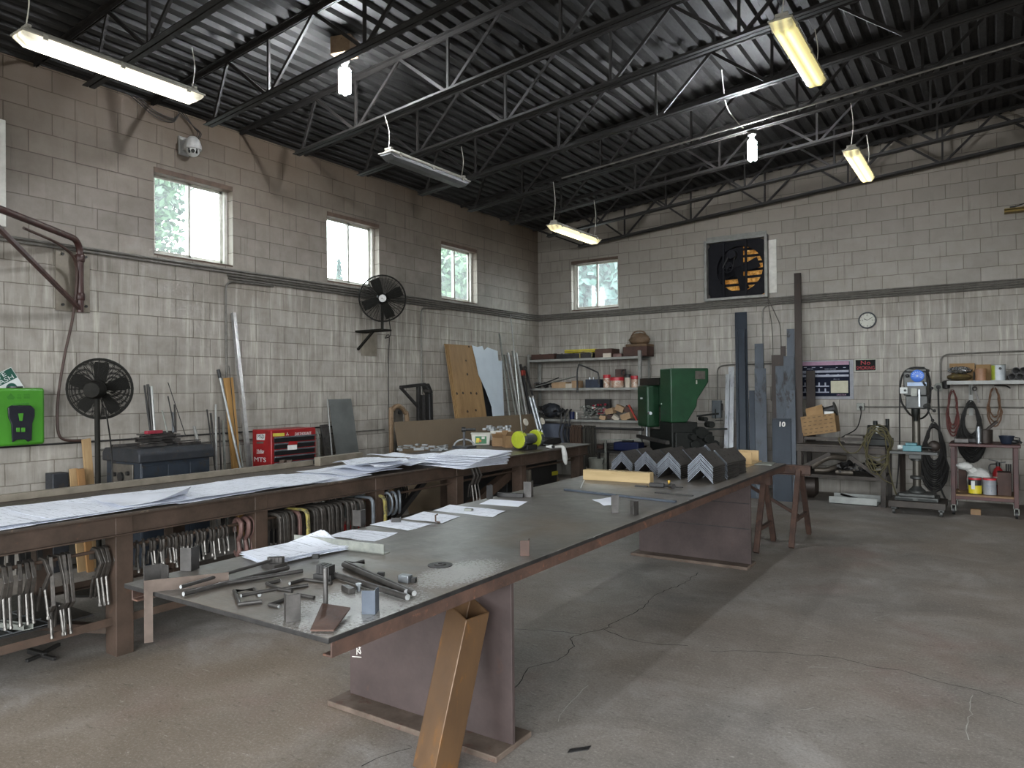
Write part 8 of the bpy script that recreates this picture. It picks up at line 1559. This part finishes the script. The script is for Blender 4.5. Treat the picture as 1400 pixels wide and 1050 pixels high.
# ------------------------------------------------------------------ trees outside the windows
def leaf_mat(name, c1, c2):
    t = NT(name); v = t.coord('Object'); col = t.ramp(t.noise(v, 1.3, 3), [(.35, c1), (.65, c2)]); t.link(col, t.b.inputs['Base Color']); t.b.inputs['Roughness'].default_value = .6
leaf_mat('leaf_green', '#26402a', '#3d5c33'); leaf_mat('leaf_blue', '#2a443f', '#3d5a50'); mat('bark', '#3a3028', '#4a3e33', 6, .9)
def tree(name, c, h_, rads, n_, m, label, lsz=.16, seed=1, conifer=False):
    g = random.Random(seed); t = thing(name, label, 'tree', c, 'trees outside the windows'); c = Vector(c); mb = MB(); mb.tube([c, c+Vector((.1, .05, h_*.5)), c+Vector((0, 0, h_*.9))], lambda u: .16*(1-u*.8), 8); mb.build('trunk', 'bark', t); mb = MB()
    for i in range(n_):
        if conifer: zz = g.random(); r_ = rads[0][3]*(1-zz)*math.sqrt(g.random()); a = g.uniform(0, 6.28); p = c+Vector((r_*math.cos(a), r_*math.sin(a), h_*(.15+.85*zz)))
        else:
            bx, by, bz, br = g.choice(rads); d_ = Vector((g.gauss(0, 1), g.gauss(0, 1), g.gauss(0, 1))).normalized()*br*(g.random()**.4); p = c+Vector((bx, by, bz))+d_
        x_ = Vector((g.gauss(0, 1), g.gauss(0, 1), g.gauss(0, 1))).normalized()*lsz*g.uniform(.6, 1.3); y_ = x_.cross(Vector((g.gauss(0, 1), g.gauss(0, 1), g.gauss(0, 1)))).normalized()*lsz*.6
        mb.add([p-x_, p+y_, p+x_, p-y_], [(0, 1, 2, 3)])
    mb.build('foliage', m, t, smooth=False)
tree('leafy_tree', (-4.2, -5.4, -.2), 6, [(0, -.2, 4.3, .75), (-.3, -.6, 4.9, .9), (.1, .0, 5.6, .75), (0, -.6, 3.6, .8), (0, -.1, 3.7, .55), (.2, -.2, 5.0, .7)], 6500, 'leaf_green', 'leafy green tree behind the left half of the first window', .075, 3)
tree('leafy_tree', (-9, 5.1, -.2), 5, [(0, 0, 4.6, .75), (0, .9, 4.8, .8), (.2, -.6, 4.3, .6)], 3200, 'leaf_blue', 'bushy blue-green tree low in the second window', .1, 4)
tree('conifer', (-9, 3.2, -.2), 5.75, [(0, 0, 0, .75)], 1200, 'leaf_blue', 'small pointed conifer low in the second window', .09, 5, True)
tree('leafy_tree', (-9, 9.2, -.2), 8, [(0, 0, 4.4, 1.5), (.8, .9, 5.2, 1.5), (0, -1.0, 5.4, 1.5), (0, .9, 6.6, 1.4), (-.4, 0, 6.0, 1.6)], 9000, 'leaf_green', 'dense green trees filling the third window', .16, 6)
tree('leafy_tree', (-3.2, 9.0, -.2), 7, [(0, 0, 4.4, 1.6), (1.0, .3, 4.6, 1.5), (-1.2, .2, 4.8, 1.5), (.2, 0, 5.8, 1.5), (.6, .5, 3.4, 1.4)], 13000, 'leaf_blue', 'dense blue-green tree filling the corner window', .21, 7)
